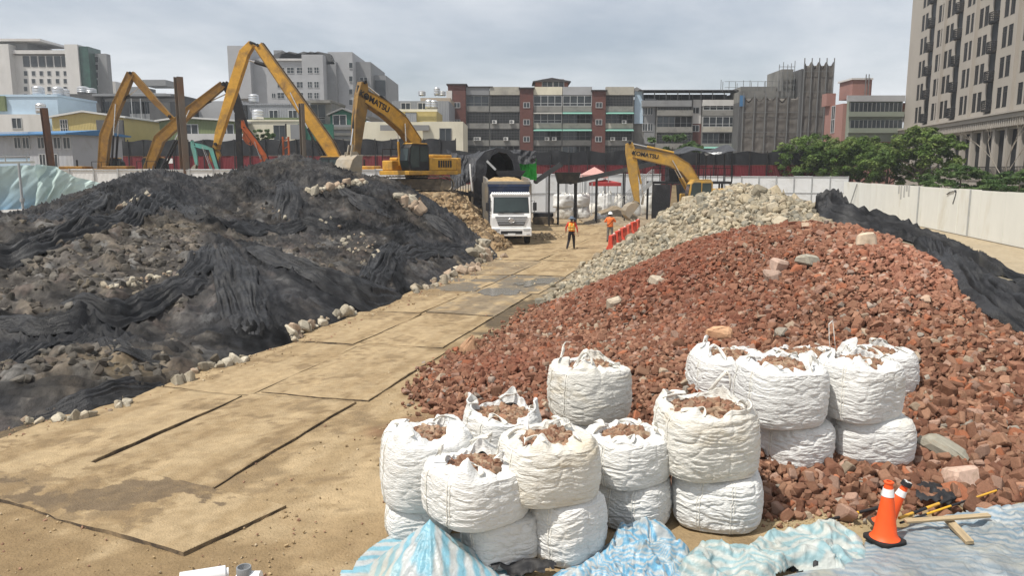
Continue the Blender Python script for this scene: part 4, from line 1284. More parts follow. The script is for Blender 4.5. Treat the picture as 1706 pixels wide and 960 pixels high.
slope_bag(1216, 0, 12.75, 134, 585, 8, 20, 'white bulk bag on the brick slope, left end of the rear row', loops=1.2)
slope_bag(1340, 0, 13.0, 118, 590, 30, 21, 'white bulk bag mostly hidden behind the rear pair, its open mouth full of rubble', mouth=.75)
slope_bag(1460, 0, 12.6, 118, 580, 15, 22, 'white bulk bag on the brick slope at the right end, with one strap standing up', loops=2.4)
# one strap stands straight up
m = MB()
p0 = atD(1384, 592, 12.4); p1 = atD(1381, 540, 12.45); p2 = atD(1387, 534, 12.45); p3 = atD(1393, 590, 12.4)
ribbon(m, [p0, p0.lerp(p1, .5) + Vector((-.01, 0, 0)), p1, p2, p2.lerp(p3, .5), p3], 0.05, [(0.3, 1, 0)] * 6, th=.008)
sb = [o for o in COL.objects if o.get('label', '').startswith('white bulk bag on the brick slope at the right end')][0]
m.v = [(Matrix.Rotation(-sb.rotation_euler.z, 3, 'Z') @ (Vector(v) - sb.location))[:] for v in m.v]
m.build('lifting_strap', M_strap, sb, fix=False)

# ================================================================== tarpaulins in front
def tarp_mat(name, rough=0.35):
    return pm(name, (.5, .5, .5), rough, 0.2, 5, 0.5, 22, attr='tint', spec=0.45, trans=0.18, dirt=(0.42, 0.40, 0.31), damt=0.3, dscale=1.4, bdist=0.03)
M_tarp = tarp_mat('striped_tarpaulin')
M_tarp2 = tarp_mat('faded_tarpaulin', 0.45)
WHT, BLU, TEAL, DBLU = np.array([0.50, 0.53, 0.53]), np.array([0.22, 0.45, 0.55]), np.array([0.36, 0.50, 0.47]), np.array([0.14, 0.24, 0.34])
def stripes(c, per, soft=0.25, a=WHT, b=BLU):
    w = 0.5 + 0.5 * np.sin(c * 2 * PI / per)
    m = sstep(0.5 - soft, 0.5 + soft, w)[..., None]
    return a * (1 - m) + b * m
# tent-shaped striped tarpaulin over something tall
def tent_tarp():
    pk = atD(716, 870, 7.72)
    h = HF(pk.x - 1.5, pk.x + 1.3, pk.y - 1.5, pk.y + 0.85, 0.012)
    dx, dy = h.X - pk.x, h.Y - pk.y
    d = np.hypot(dx, dy); an = np.arctan2(dy, dx)
    e = 0 * dx
    for aa, kk in ((-2.75, 0.95), (-1.9, 1.02), (-1.05, 1.0), (-0.1, 0.82), (0.9, 1.2), (2.2, 1.2)):
        e = np.maximum(e, kk * (dx * math.cos(aa) + dy * math.sin(aa)))
    z = pk.z - e * 0.92 + 0.03 * np.exp(-d / 0.06)
    z += (0.010 * np.sin(an * 17 + 3 * vnoise(d * 3, an, 0, 3)) + facets(h, .17, .022, 9) + facets(h, .07, .010, 10)) * np.clip(d / 0.25, 0, 1)
    h.Z = z
    floor = 0.03 + 0.02 * fbm(h.X * 3, h.Y * 3, 0, 8, 3)
    h.Z = np.maximum(h.Z, floor)
    rad = 0.92 + 0.12 * vnoise(an * 1.5, an * 0, 0, 2)
    Zm = np.where(d < rad, h.Z, -9)
    h2 = h; keepZ = h.Z.copy(); h2.Z = Zm
    V, q, used = h2.faces(-1)
    q = q[(Zm.ravel()[used][q] > -1).all(1)]
    V[:, 2] = keepZ.ravel()[used]
    cc = (h.Y * 0.85 - keepZ * 0.95 + 0.10 * vnoise(h.X * 2, h.Y * 2, 0, 6) + np.where(dx > 0.05, dx * 0.5, -dx * 0.05)).ravel()[used]
    Ct = stripes(cc, 0.16, 0.3)
    yl = np.clip(1 - np.hypot((V[:, 0] - pk.x + .55) / .35, (V[:, 1] - pk.y + .4) / .6), 0, 1)[:, None]
    Ct = Ct * (1 - .5 * yl) + np.array([.55, .47, .26]) * .5 * yl
    o = npmesh('striped_tarpaulin', V, q, M_tarp, True, col=Ct)
    tag(o, 'blue and white striped tarpaulin draped like a tent in front of the bulk bags', 'tarpaulin')
tent_tarp()
def sheet(name, label, poly_px, basez, amp, per, colf, mat, seed, step=0.02, cat='tarpaulin', ridge_amp=0.0, dirx=(1, 0)):
    """a crumpled sheet lying on the ground inside an outline given on the ground"""
    P = [at(u, v, 0.15) for u, v in poly_px]
    xs = [p.x for p in P]; ys = [p.y for p in P]
    h = HF(min(xs) - .1, max(xs) + .1, min(ys) - .1, max(ys) + .1, step)
    ins = np.zeros(h.X.shape, bool)
    n = len(P)
    wx = h.X + 0.07 * vnoise(h.X * 4, h.Y * 4, 0, seed + 30); wy = h.Y + 0.07 * vnoise(h.X * 4, h.Y * 4, 5, seed + 31)
    for i in range(n):
        a, b = P[i], P[(i + 1) % n]
        c = ((a.y > wy) != (b.y > wy)) & (wx < (b.x - a.x) * (wy - a.y) / (b.y - a.y + 1e-9) + a.x)
        ins ^= c
    # distance to the rim, coarse
    rim, _ = pathdist(h.X, h.Y, P + [P[0]])
    z = basez(h.X, h.Y)
    w1 = vnoise(h.X * 1.3, h.Y * 1.3, 0, seed); w2 = vnoise(h.X * 1.3, h.Y * 1.3, 9, seed)
    u_, v_ = h.X + 0.25 * w1, h.Y + 0.25 * w2
    rid = 0
    for k, (f, a) in enumerate(((2.2, 1.0), (5.2, 0.62), (11, 0.42), (23, 0.22))):
        rot = 0.7 + 1.1 * k + seed
        uu = u_ * math.cos(rot) + v_ * math.sin(rot); vv = -u_ * math.sin(rot) + v_ * math.cos(rot)
        rid = rid + a * (1 - 2 * np.abs(vnoise(uu * f, vv * f * 0.55, 0, seed + k)))
    A_ = amp(h.X, h.Y)
    z = z + A_ * rid * .45 + A_ * (facets(h, .19, .9, seed) + facets(h, .085, .55, seed + 1) + facets(h, .04, .18, seed + 2))
    z = z * sstep(0.0, 0.16, rim) + 0.03 * (1 - sstep(0.0, 0.16, rim)) + 0.02 * sstep(0, .03, rim)
    h.Z = np.where(ins, np.maximum(z, 0.025), -9)
    Zk = h.Z.copy()
    V, q, used = h.faces(-1)
    q = q[(Zk.ravel()[used][q] > -1).all(1)]
    V, q, us = one_piece(V, q)
    # pull the sheet sideways so that folds overhang a little
    X0, Y0 = V[:, 0].copy(), V[:, 1].copy()
    V[:, 0] += 0.05 * fbm(X0 * 5, Y0 * 5, 3, seed + 50, 3) * np.minimum(1, V[:, 2] * 6); V[:, 1] += 0.04 * fbm(X0 * 5, Y0 * 5, 7, seed + 51, 3) * np.minimum(1, V[:, 2] * 6)
    col = colf(X0, Y0, V[:, 2])
    o = npmesh(name, V, q, mat, True, col=col)
    return tag(o, label, cat)
pk2 = atD(1062, 878, 8.35)
def bz_mid(X, Y):
    z = 0.05 + 0.20 * np.exp(-((X - pk2.x) / 0.55) ** 2 - ((Y - pk2.y + 0.1) / 0.45) ** 2)
    return z
def col_mid(X, Y, Z):
    c = X * 0.8 + Y * 0.9 + Z * 1.1 + 0.35 * fbm(X * 3, Y * 3, 0, 71, 3)
    C = stripes(c, 0.12, 0.3, WHT * .95, np.array([0.15, 0.38, 0.56]))
    m = np.clip((X - pk2.x - 0.45) / 0.35, 0, 1)[:, None] * .6
    return C * (1 - m) + (TEAL * 1.05) * m
sheet('crumpled_tarpaulin', 'bright blue striped tarpaulin crumpled in a heap before the fourth column of bags', [(905, 965), (925, 935), (965, 925), (1000, 905), (1025, 880), (1060, 872), (1105, 885), (1150, 905), (1180, 965)], bz_mid, lambda X, Y: 0.085 + 0 * X, 0, col_mid, M_tarp, 3, 0.011)
def col_teal(X, Y, Z):
    c = X * 0.35 + Y * 1.0 + Z + 0.3 * fbm(X * 2, Y * 2, 0, 73, 3)
    return stripes(c, 0.2, 0.4, np.array([.50, .53, .50]), np.array([0.28, 0.43, 0.46]))
sheet('crumpled_tarpaulin', 'faded greenish tarpaulin bunched in a roll left of the orange cones', [(1120, 965), (1130, 915), (1170, 893), (1230, 905), (1275, 878), (1330, 868), (1400, 868), (1445, 888), (1452, 925), (1420, 948), (1330, 935), (1290, 965)],
      lambda X, Y: 0.12 + 0.10 * vnoise(X * 2.1, Y * 2.1, 0, 88), lambda X, Y: 0.075 + 0 * X, 0, col_teal, M_tarp2, 7, 0.016)
def bz_r(X, Y):
    return 0.05 + 0.035 * vnoise(X * 0.8, Y * 0.8, 0, 5) + 0.05 * sstep(3.5, 5.5, X)
def col_r(X, Y, Z):
    c = (Y * 0.92 + X * 0.38) + 0.05 * fbm(X * 2, Y * 2, 0, 75, 3)
    C = stripes(c + .02 * fbm(X * 9, Y * 9, 0, 79, 2), 0.11, 0.4, np.array([.50, .52, .51]), np.array([0.23, 0.33, 0.41]))
    d = np.clip(0.5 + 0.9 * fbm(X * 1.6, Y * 1.6, 0, 76, 4), 0, 1)[:, None]
    f = np.clip(.5 + 1.1 * fbm(X * 1.1 + Y * .5, Y * 2.2, 0, 80, 4), 0, 1)[:, None]
    C = C * (1 - .55 * f) + np.array([.36, .40, .42]) * .55 * f
    return C * (0.68 + 0.32 * d)
sheet('flat_tarpaulin', 'large faded blue tarpaulin spread flat under the orange cones and planks', [(1225, 970), (1290, 948), (1370, 930), (1440, 905), (1440, 880), (1490, 872), (1540, 850), (1640, 838), (1720, 824), (1800, 815), (1830, 970), (1500, 985)],
      bz_r, lambda X, Y: 0.030 + 0.015 * vnoise(X * 1.2, Y * 1.2, 0, 99), 0, col_r, M_tarp2, 13, 0.018)

# ================================================================== black net bundled along the crest of the brick heap
def net_band(paths, label, surf=None, par=None, nm='black_net'):
    Vs, Qs, o = [], [], 0
    for pts, widths, lift, seed in paths:
        P = [Vector(p) for p in pts]
        L_ = [0]
        for a, b in zip(P[:-1], P[1:]): L_.append(L_[-1] + (b - a).length)
        n = int(L_[-1] / 0.045)
        ss = np.linspace(0, L_[-1], n)
        def sm(vals): 
            v = np.interp(ss, L_, vals)
            for _ in range(8): v = np.concatenate([[v[0]], (v[:-2] + 2 * v[1:-1] + v[2:]) / 4, [v[-1]]])
            return v
        cx, cy, w, lf = sm([p.x for p in P]), sm([p.y for p in P]), sm(widths), sm(lift)
        tx, ty = np.gradient(cx), np.gradient(cy)
        ln = np.hypot(tx, ty); tx, ty = tx / ln, ty / ln
        m = 56
        t = np.linspace(-1, 1, m)
        S_, T_ = np.meshgrid(ss, t, indexing='ij')
        wob = 1 + 0.18 * vnoise(S_ * 1.2, T_ * 0 + np.sign(T_) * 3, 0, seed)
        off = T_ * w[:, None] / 2 * wob
        x = cx[:, None] - ty[:, None] * off; y = cy[:, None] + tx[:, None] * off
        base = surf(x, y) if surf else np.maximum(np.maximum(Bh.sample(x, y), Gh.sample(np.clip(x, -1, 22), y) * (y > 21)), 0.02)
        tt = T_ * 5.5 + 1.3 * vnoise(S_ * 0.7, T_ * 1.2, 0, seed + 1) + S_ * 0.25
        fold = 1 - 2 * np.abs(vnoise(tt, S_ * 0.35, 0, seed + 2))
        fold2 = 1 - 2 * np.abs(vnoise(tt * 2.6, S_ * 0.8, 0, seed + 3))
        body = lf[:, None] * np.sqrt(np.clip(1 - T_ ** 2, 0, 1)) 
        z = base + (0.05 if not surf else (0.045 - .13 * np.clip(1 - lf / .06, 0, 1))[:, None] + .05 * vnoise(x * 2.5, y * 2.5, 0, seed + 9)) + body * (0.5 + 0.85 * fold) + 0.06 * fold2 * np.clip(1.0 - np.abs(T_), 0, 1) * np.clip(lf[:, None] * 4, .3, 1)
        z = z + 0.03 * fbm(x * 4, y * 4, 0, seed + 4, 3)
        Vs.append(np.stack([x, y, z], -1).reshape(-1, 3))
        idx = np.arange(n * m).reshape(n, m) + o
        Qs.append(np.stack([idx[:-1, :-1], idx[1:, :-1], idx[1:, 1:], idx[:-1, 1:]], -1).reshape(-1, 4))
        o += n * m
    V = np.concatenate(Vs); Q_ = np.concatenate(Qs)
    hc = None if surf else Bh.hit(1664, 440)
    if hc: c_ = V[Q_].mean(1); Q_ = Q_[((c_[:, 0] - hc.x) / .55) ** 2 + ((c_[:, 1] - hc.y) / .6) ** 2 > 1 + .5 * vnoise(c_[:, 0] * 4, c_[:, 1] * 4, 0, 9)]
    col = np.tile(np.array([[0.017, 0.0175, 0.0195]]), (len(V), 1)) * (1 + 0.6 * vnoise(V[:, 0] * 3, V[:, 1] * 3, 0, 2))[:, None]
    if surf: col = col * .72
    o = npmesh(nm, V, Q_, M_net2, True, col=col, parent=par)
    if not par: tag(o, label, 'debris net')
M_net2 = pm('bundled_black_net', (0.02, 0.02, 0.022), 0.5, 0.5, 8, 0.6, 40, attr='tint', spec=0.35, dirt=(0.06, 0.06, 0.06), damt=0.35, dscale=1.5, bdist=0.04)
Lb = HF(-34, 2.5, 9.6, 56, 0.07); Lb.Z = blur(L.Z, 5)
heap_ = [q for q in COL.objects if q.name == 'netted_rubble_heap'][0]
for i_, (pts_, w_, lf_) in enumerate([([(-60, 440), (0, 425), (120, 390), (215, 365), (268, 338), (294, 322)], 1.0, .17), ([(294, 322), (330, 362), (380, 376), (430, 378), (500, 372), (570, 378)], .9, .15), ([(354, 396), (385, 450), (405, 500), (425, 568)], 1.25, .13),
        ([(-40, 535), (30, 545), (70, 550), (146, 538)], .75, .13), ([(90, 500), (180, 522), (260, 502), (345, 462)], .85, .14), ([(395, 405), (470, 440), (540, 470), (610, 500), (690, 500)], 1.2, .16), ([(-30, 618), (60, 590), (143, 543)], .6, .1), ([(148, 543), (215, 585), (300, 602)], .6, .1),
        ([(650, 442), (690, 420), (790, 420)], .9, .13), ([(668, 390), (640, 430), (600, 482)], .9, .13), ([(470, 296), (482, 335), (470, 372)], 1.3, .14), ([(560, 305), (600, 338), (655, 356)], 1.3, .16), ([(20, 700), (130, 685), (230, 655), (300, 630)], .5, .06), ([(350, 400), (335, 440), (290, 470)], .8, .12), ([(700, 350), (735, 380), (775, 405)], 1.0, .13), ([(190, 318), (140, 345), (40, 372)], 1.2, .15)]):
    q_ = [q for q in (L.hit(u, v) for u, v in pts_) if q is not None and -33 < q.x < 2]
    if len(q_) > 1:
        n_ = len(q_); net_band([([(q.x, q.y, 0) for q in q_], [w_ * .45] + [w_] * (n_ - 2) + [w_ * .75], [0.0] + [lf_] * (n_ - 2) + [0.0], 50 + i_)], None, Lb.sample, heap_, 'net_fold')
def on_crest(u, v, D): 
    p = Bh.hit(u, v) or Gh.hit(u, v)
    if p is None or p.y > 27:          # above the crest: take the crest itself in that column
        p = next((q for q in (Bh.hit(u, w) or Gh.hit(u, w) for w in range(int(v), 700, 2)) if q and q.y < 27), None) or atD(u, v, D)
    return (p.x, p.y + 0.15, 0)
net_band([
    ([on_crest(1362, 330, 26.5), on_crest(1385, 345, 25), on_crest(1420, 372, 22.5), on_crest(1480, 388, 20.5), on_crest(1545, 392, 20), on_crest(1600, 405, 20), on_crest(1660, 435, 19.5), on_crest(1720, 462, 19), on_crest(1800, 490, 18.5)],
     [0.9, 1.3, 1.5, 1.7, 1.5, 1.4, 1.0, 1.0, 1.0], [0.55, 0.62, 0.4, 0.42, 0.4, 0.5, 0.35, 0.3, 0.3], 3),
    ([on_crest(1520, 396, 19.2), on_crest(1575, 425, 18.2), on_crest(1620, 470, 17), on_crest(1660, 505, 16.2), on_crest(1710, 535, 15.4), on_crest(1800, 590, 14.6)],
     [0.9, 1.6, 1.7, 1.5, 1.6, 1.6], [0.3, 0.3, 0.25, 0.22, 0.25, 0.25], 13),
    ([on_crest(1590, 430, 18.8), on_crest(1640, 470, 17.6), on_crest(1700, 500, 16.8), on_crest(1800, 540, 16)], [0.8, 1.0, 1.3, 1.3], [0.2, 0.2, 0.25, 0.25], 33)],
    'bundled black debris net trailing along the crest of the brick heap')

# ================================================================== traffic cones
M_cone = pm('orange_cone_plastic', (0.80, 0.10, 0.02), 0.5, 0.1, 4, 0.1, 20, dirt=(0.45, 0.13, 0.06), damt=0.2)
M_band = pm('white_reflective_band', (0.75, 0.75, 0.75), 0.4, 0.08, 6, 0.1, 40, dirt=(0.5, 0.48, 0.44), damt=0.3)
def cone(pos, rot, label, hook=False, sc=1.0):
    t = thing('traffic_cone', label, 'traffic cone', pos)
    t.rotation_euler = rot
    H = 0.70 * sc
    def rad(z): return 0.138 * sc + (0.04 * sc - 0.138 * sc) * (z / H)
    m = MB()
    n = 40
    zs = [0.045, 0.06, 0.2, 0.40, 0.505]
    def ring(z, r): return [(r * math.cos(2 * PI * i / n), r * math.sin(2 * PI * i / n), z) for i in range(n)]
    def lathe(m, prof):
        vs = []
        for z, r in prof: vs += ring(z, r)
        fs = [(k * n + i, k * n + (i + 1) % n, (k + 1) * n + (i + 1) % n, (k + 1) * n + i) for k in range(len(prof) - 1) for i in range(n)]
        m.add(vs, fs, 0, None, True)
    lathe(m, [(0.04, rad(0) + 0.03), (0.055, rad(0) + 0.012), (0.10, rad(.10)), (0.30 * sc, rad(.3 * sc)), (H * .97, rad(H * .97)), (H * .97, rad(H) + 0.012), (H * 0.99, rad(H) + 0.014), (H, rad(H) + .004), (H, rad(H) - 0.014), (H - .2, rad(H - .2) - .014)])
    m.build('cone_body', M_cone, t, smooth=True)
    m = MB(); lathe(m, [(H * 0.76, rad(H * .76) + 0.002), (H * 0.76, rad(H * .76) + 0.005), (H * 0.885, rad(H * .885) + 0.005), (H * 0.885, rad(H * .885) + .002)]); m.build('reflective_band', M_band, t, smooth=True)
    m = MB()
    a = 0.178 * sc; c = 0.045
    poly = [(-a + c, -a), (a - c, -a), (a, -a + c), (a, a - c), (a - c, a), (-a + c, a), (-a, a - c), (-a, -a + c)]
    m.prism(poly, 0.0, 0.045, 'Z')
    m.build('cone_base', M_rubber, t, bevel=0.012)
    if hook:
        m = MB(); m.cyl((0, 0, H - .01), (0, 0, H + .045), 0.062, 0.058, 20); m.build('cap', M_black, t, bevel=.008)
        m = MB()
        for a in (0.3, 2.4, 4.5):
            m.box(-0.016, 0.016, 0.012, 0.045, H + .046, H + .049, 0, Matrix.Rotation(a, 4, 'Z'))
        m.build('cap_mark', M_white, t)
    return t
pc = at(1482, 908, 0.10)
cone((pc.x, pc.y + .12, 0.085), (R(-1), R(1), R(20)), 'upright orange traffic cone with one white band on the faded blue tarpaulin', sc=1.02)
pc2 = at(1484, 888, 0.1)
cone((pc2.x - 0.02, pc2.y + .18, 0.07), (R(4), R(22), R(0)), 'orange traffic cone tilted to the right behind the upright one, with a black cap', True, sc=.86)

# ---- black and yellow cone bars, planks
M_ybar = pm('yellow_bar_plastic', (0.70, 0.38, 0.03), 0.5, 0.15, 6, 0.1, 30, dirt=(0.3, 0.2, 0.1), damt=0.3)
M_wood = pm('weathered_timber', (0.40, 0.31, 0.19), 0.85, 0.3, 4, 0.4, 20, dirt=(0.2, 0.16, 0.11), damt=0.4, stretch=(0.6, 6, 6))
def bar(u0, v0, u1, v1, z0, z1, label, r=0.019, n=5, first=0):
    a, b = at(u0, v0, z0), at(u1, v1, z1)
    t = thing('barrier_bar', label, 'barrier bar', a)
    for k in range(n):
        m = MB(); p = (b - a) * (k / n); q = (b - a) * ((k + 1) / n)
        m.cyl(p, q, r, r, 14); m.build('bar_section', M_ybar if (k + first) % 2 else M_black, t)
    m = MB(); d = (b - a).normalized(); m.cyl(b - a, b - a + d * .06, r * 1.3, r * 1.3, 14); m.build('end_ring', M_black, t)
    return t
bar(1375, 868, 1457, 848, 0.04, 0.12, 'black and yellow cone bar lying left of the cones', n=3, first=0)
bar(1498, 864, 1585, 832, 0.16, 0.16, 'black and yellow cone bar lying right of the tilted cone', n=4, first=1)
bar(1500, 872, 1660, 818, 0.12, 0.12, 'long dark cone bar with a yellow tip behind the planks', r=.014, n=4, first=0)
def plank(u0, v0, u1, v1, z0, z1, w, th, label):
    a, b = at(u0, v0, z0), at(u1, v1, z1)
    d = b - a
    m = MB(); L_ = d.length
    m.box(0, L_, -w / 2, w / 2, 0, th)
    o = m.build('plank', M_wood, None, a, bevel=.004)
    o.rotation_euler = (R(8), -math.asin(d.z / L_), math.atan2(d.y, d.x))
    return tag(o, label, 'plank')
plank(1508, 871, 1648, 861, 0.20, 0.22, 0.07, 0.03, 'longer bare timber plank lying level on the blue tarpaulin')
plank(1576, 866, 1616, 908, 0.15, 0.10, 0.09, 0.045, 'short timber plank slanting down under the longer plank')
# a crumpled dark plastic sheet behind the cones
def dark_scraps(u, v, rx, ry, seed, label):
    c = at(u, v)
    h = HF(c.x - rx, c.x + rx, c.y - ry, c.y + ry, 0.025)
    q_ = ((h.X - c.x) / rx) ** 2 + ((h.Y - c.y) / ry) ** 2
    z = 0.05 + 0.10 * (1 - q_) + 0.06 * (1 - 2 * np.abs(fbm(h.X * 5, h.Y * 5, 0, seed, 3)))
    h.Z = np.where(q_ + 0.5 * fbm(h.X * 3, h.Y * 3, 0, seed + 1, 2) < 0.8, z, -9)
    Zk = h.Z.copy(); V, q, used = h.faces(-1); q = q[(Zk.ravel()[used][q] > -1).all(1)]
    V, q, _ = one_piece(V, q)
    o = npmesh('plastic_sheet', V, q, M_black, True)
    return tag(o, label, 'plastic sheet')
dark_scraps(1545, 832, 0.35, 0.35, 3, 'crumpled dark plastic sheet behind the tilted orange cone')
dark_scraps(880, 962, 0.5, 0.14, 6, 'black plastic sheet crumpled at the foot of the front bags')
dark_scraps(1345, 948, 0.3, 0.12, 8, 'small torn black plastic sheet on the flat blue tarpaulin')

# ---- white plastic fittings at the lower edge
M_pvc = pm('white_pvc', (0.74, 0.75, 0.76), 0.35, 0.04, 4, 0.05, 20, spec=0.5)
M_pvcg = pm('grey_pvc', (0.22, 0.23, 0.24), 0.4, 0.08, 4, 0.05, 20, spec=0.5)
pA = at(300, 967, 0.16); pB = at(376, 955, 0.16)
t = thing('plastic_pipe', 'white plastic pipe lying at the lower left edge of the picture', 'pipe', pA)
m = MB(); d = pB - pA; m.cyl((0, 0, 0), d, 0.075, 0.075, 36); m.build('pipe_body', M_pvc, t, bevel=.006)
m = MB(); dn = d.normalized(); m.cyl(d, d + dn * 0.03, 0.05, 0.05, 30); m.build('pipe_spigot', M_pvc, t)
pC = at(412, 964, 0.16)
t = thing('pipe_fitting', 'white plastic fitting with a round grey socket, beside the white pipe', 'pipe fitting', pC)
m = MB(); m.cyl((-0.1, 0.01, -0.02), (0.13, 0.01, -0.02), 0.085, 0.085, 36); m.build('fitting_body', M_pvc, t, bevel=.03, seg=4)
m = MB()
n = 40; vs, fs = [], []
for z, r in ((0.03, 0.075), (0.12, 0.075), (0.125, 0.072), (0.125, 0.062), (0.03, 0.058), (0.03, 0.001)):
    vs += [(r * math.cos(2 * PI * i / n) - 0.03, r * math.sin(2 * PI * i / n), z) for i in range(n)]
for k in range(5):
    fs += [(k * n + i, k * n + (i + 1) % n, (k + 1) * n + (i + 1) % n, (k + 1) * n + i) for i in range(n)]
m.add(vs, fs, 0, None, True); m.build('grey_socket', M_pvcg, t, smooth=True)
# ================================================================== excavators
M_muddy = pm('muddy_yellow_paint', (0.28, 0.165, 0.045), .7, .25, 2.5, .2, 18, dirt=(0.14, .095, .055), damt=.6, dscale=1.4)
def plane_pt(u, v, P0, h):
    """pixel -> (s, z) in the vertical plane through P0 along heading h"""
    d = ray(u, v)
    den = d.x * h.y - d.y * h.x
    t = (P0.x * h.y - P0.y * h.x) / den
    p = Vector((d.x * t - P0.x, d.y * t - P0.y))
    return (p.x * h.x + p.y * h.y, CAMZ + d.z * t)
def stadium(L, H, n=10):
    r = H / 2; pts = []
    for i in range(n + 1):
        a = -PI / 2 + PI * i / n; pts.append((L / 2 - r + r * math.cos(a), r + r * math.sin(a)))
    for i in range(n + 1):
        a = PI / 2 + PI * i / n; pts.append((-L / 2 + r + r * math.cos(a), r + r * math.sin(a)))
    return pts
def make_track(root, y, w, L, H, rot, name='track'):
    m = MB()
    st = stadium(L, H, 8)
    # belt: ring of grouser pads along the stadium
    P = st + [st[0]]
    seg = []
    for a, b in zip(P[:-1], P[1:]):
        l = math.hypot(b[0] - a[0], b[1] - a[1])
        k = max(1, int(l / 0.19))
        for i in range(k): seg.append(((a[0] + (b[0] - a[0]) * (i + .5) / k, a[1] + (b[1] - a[1]) * (i + .5) / k), math.atan2(b[1] - a[1], b[0] - a[0]), l / k))
    for (x, z), a, l in seg:
        M = Matrix.Translation((x, y, z)) @ Matrix.Rotation(-a, 4, 'Y')
        m.box(-l * .46, l * .46, -w / 2, w / 2, -0.03, 0.03, 0, M)
        m.box(-0.018, 0.018, -w / 2, w / 2, -0.075, -0.03, 0, M)
    t = m.build(name, M_track, root, rotz=rot)
    m = MB()
    m.prism([(p[0] * .93, H / 2 + (p[1] - H / 2) * .72) for p in st], y - w * .3, y + w * .3, 'Y')
    m.cyl((L / 2 - H / 2, y - w * .42, H / 2), (L / 2 - H / 2, y + w * .42, H / 2), H * .36, H * .36, 18)
    m.cyl((-L / 2 + H / 2, y - w * .42, H / 2), (-L / 2 + H / 2, y + w * .42, H / 2), H * .36, H * .36, 18)
    for i in range(6):
        x = -L / 2 + H * .75 + (L - H * 1.5) * i / 5
        m.cyl((x, y - w * .38, H * .2), (x, y + w * .38, H * .2), H * .13, H * .13, 12)
    m.build('track_frame', M_track, t)
    return t
def cylinder(root, a, b, r, name='hydraulic_cylinder', split=0.6, y=0.0, mat=None):
    a, b = Vector((a[0], y, a[1])), Vector((b[0], y, b[1]))
    c = a.lerp(b, split)
    m = MB(); m.cyl(a, c, r, r, 14)
    o = m.build(name, mat or M_black, root)
    m = MB(); m.cyl(c, b, r * .5, r * .5, 12)
    m.build('piston_rod', M_chrome, o)
    return o
def bucket(root, hinge, ang, sc, w, mat):
    """profile in the s-z plane, rotated by ang about the hinge"""
    pr = [(0, 0), (0.32, 0.05), (0.62, -0.10), (0.86, -0.42), (0.92, -0.80), (0.75, -1.12), (0.42, -1.30)]
    inn = [(0.40, -1.22), (0.68, -1.06), (0.84, -0.78), (0.78, -0.45), (0.56, -0.17), (0.30, -0.03), (0.03, -0.08)]
    ca, sa = math.cos(ang), math.sin(ang)
    def T(p): return (hinge[0] + sc * (p[0] * ca - p[1] * sa), hinge[1] + sc * (p[0] * sa + p[1] * ca))
    m = MB()
    A = [T(p) for p in pr]; B = [T(p) for p in inn]
    n = len(A)
    # shell
    for i in range(n - 1):
        a0, a1, b0, b1 = A[i], A[i + 1], B[n - 1 - i], B[n - 2 - i]
        vs = [(a0[0], -w / 2, a0[1]), (a1[0], -w / 2, a1[1]), (a1[0], w / 2, a1[1]), (a0[0], w / 2, a0[1]),
              (b0[0], -w / 2, b0[1]), (b1[0], -w / 2, b1[1]), (b1[0], w / 2, b1[1]), (b0[0], w / 2, b0[1])]
        m.add(vs, [(0, 1, 2, 3), (7, 6, 5, 4), (0, 4, 5, 1), (2, 6, 7, 3), (1, 5, 6, 2), (0, 3, 7, 4)])
    # cheeks
    for y0, y1 in ((-w / 2 - .012, -w / 2 + .03), (w / 2 - .03, w / 2 + .012)):
        m.prism([T(p) for p in pr] , y0, y1, 'Y')
    o = m.build('bucket', mat, root, bevel=.01)
    for i in range(5):
        y = -w / 2 + .08 + (w - .16) * i / 4
        m = MB(); p0, p1 = T((0.44, -1.27)), T((0.20, -1.42))
        m.loft([p0, ((p0[0] + p1[0]) / 2, (p0[1] + p1[1]) / 2), p1], [.05 * sc, .04 * sc, .012 * sc], .05 * sc)
        m.v = [(v[0], v[1] + y, v[2]) for v in m.v]
        m.build('bucket_tooth', M_steel, o)
    for y in (-w * .18, w * .18):
        m = MB(); m.prism([T((-.12, -.12)), T((.42, -.02)), T((.34, .20)), (T((.0, .16)))], y - .03, y + .03, 'Y'); m.build('bucket_ear', mat, o)
    return o
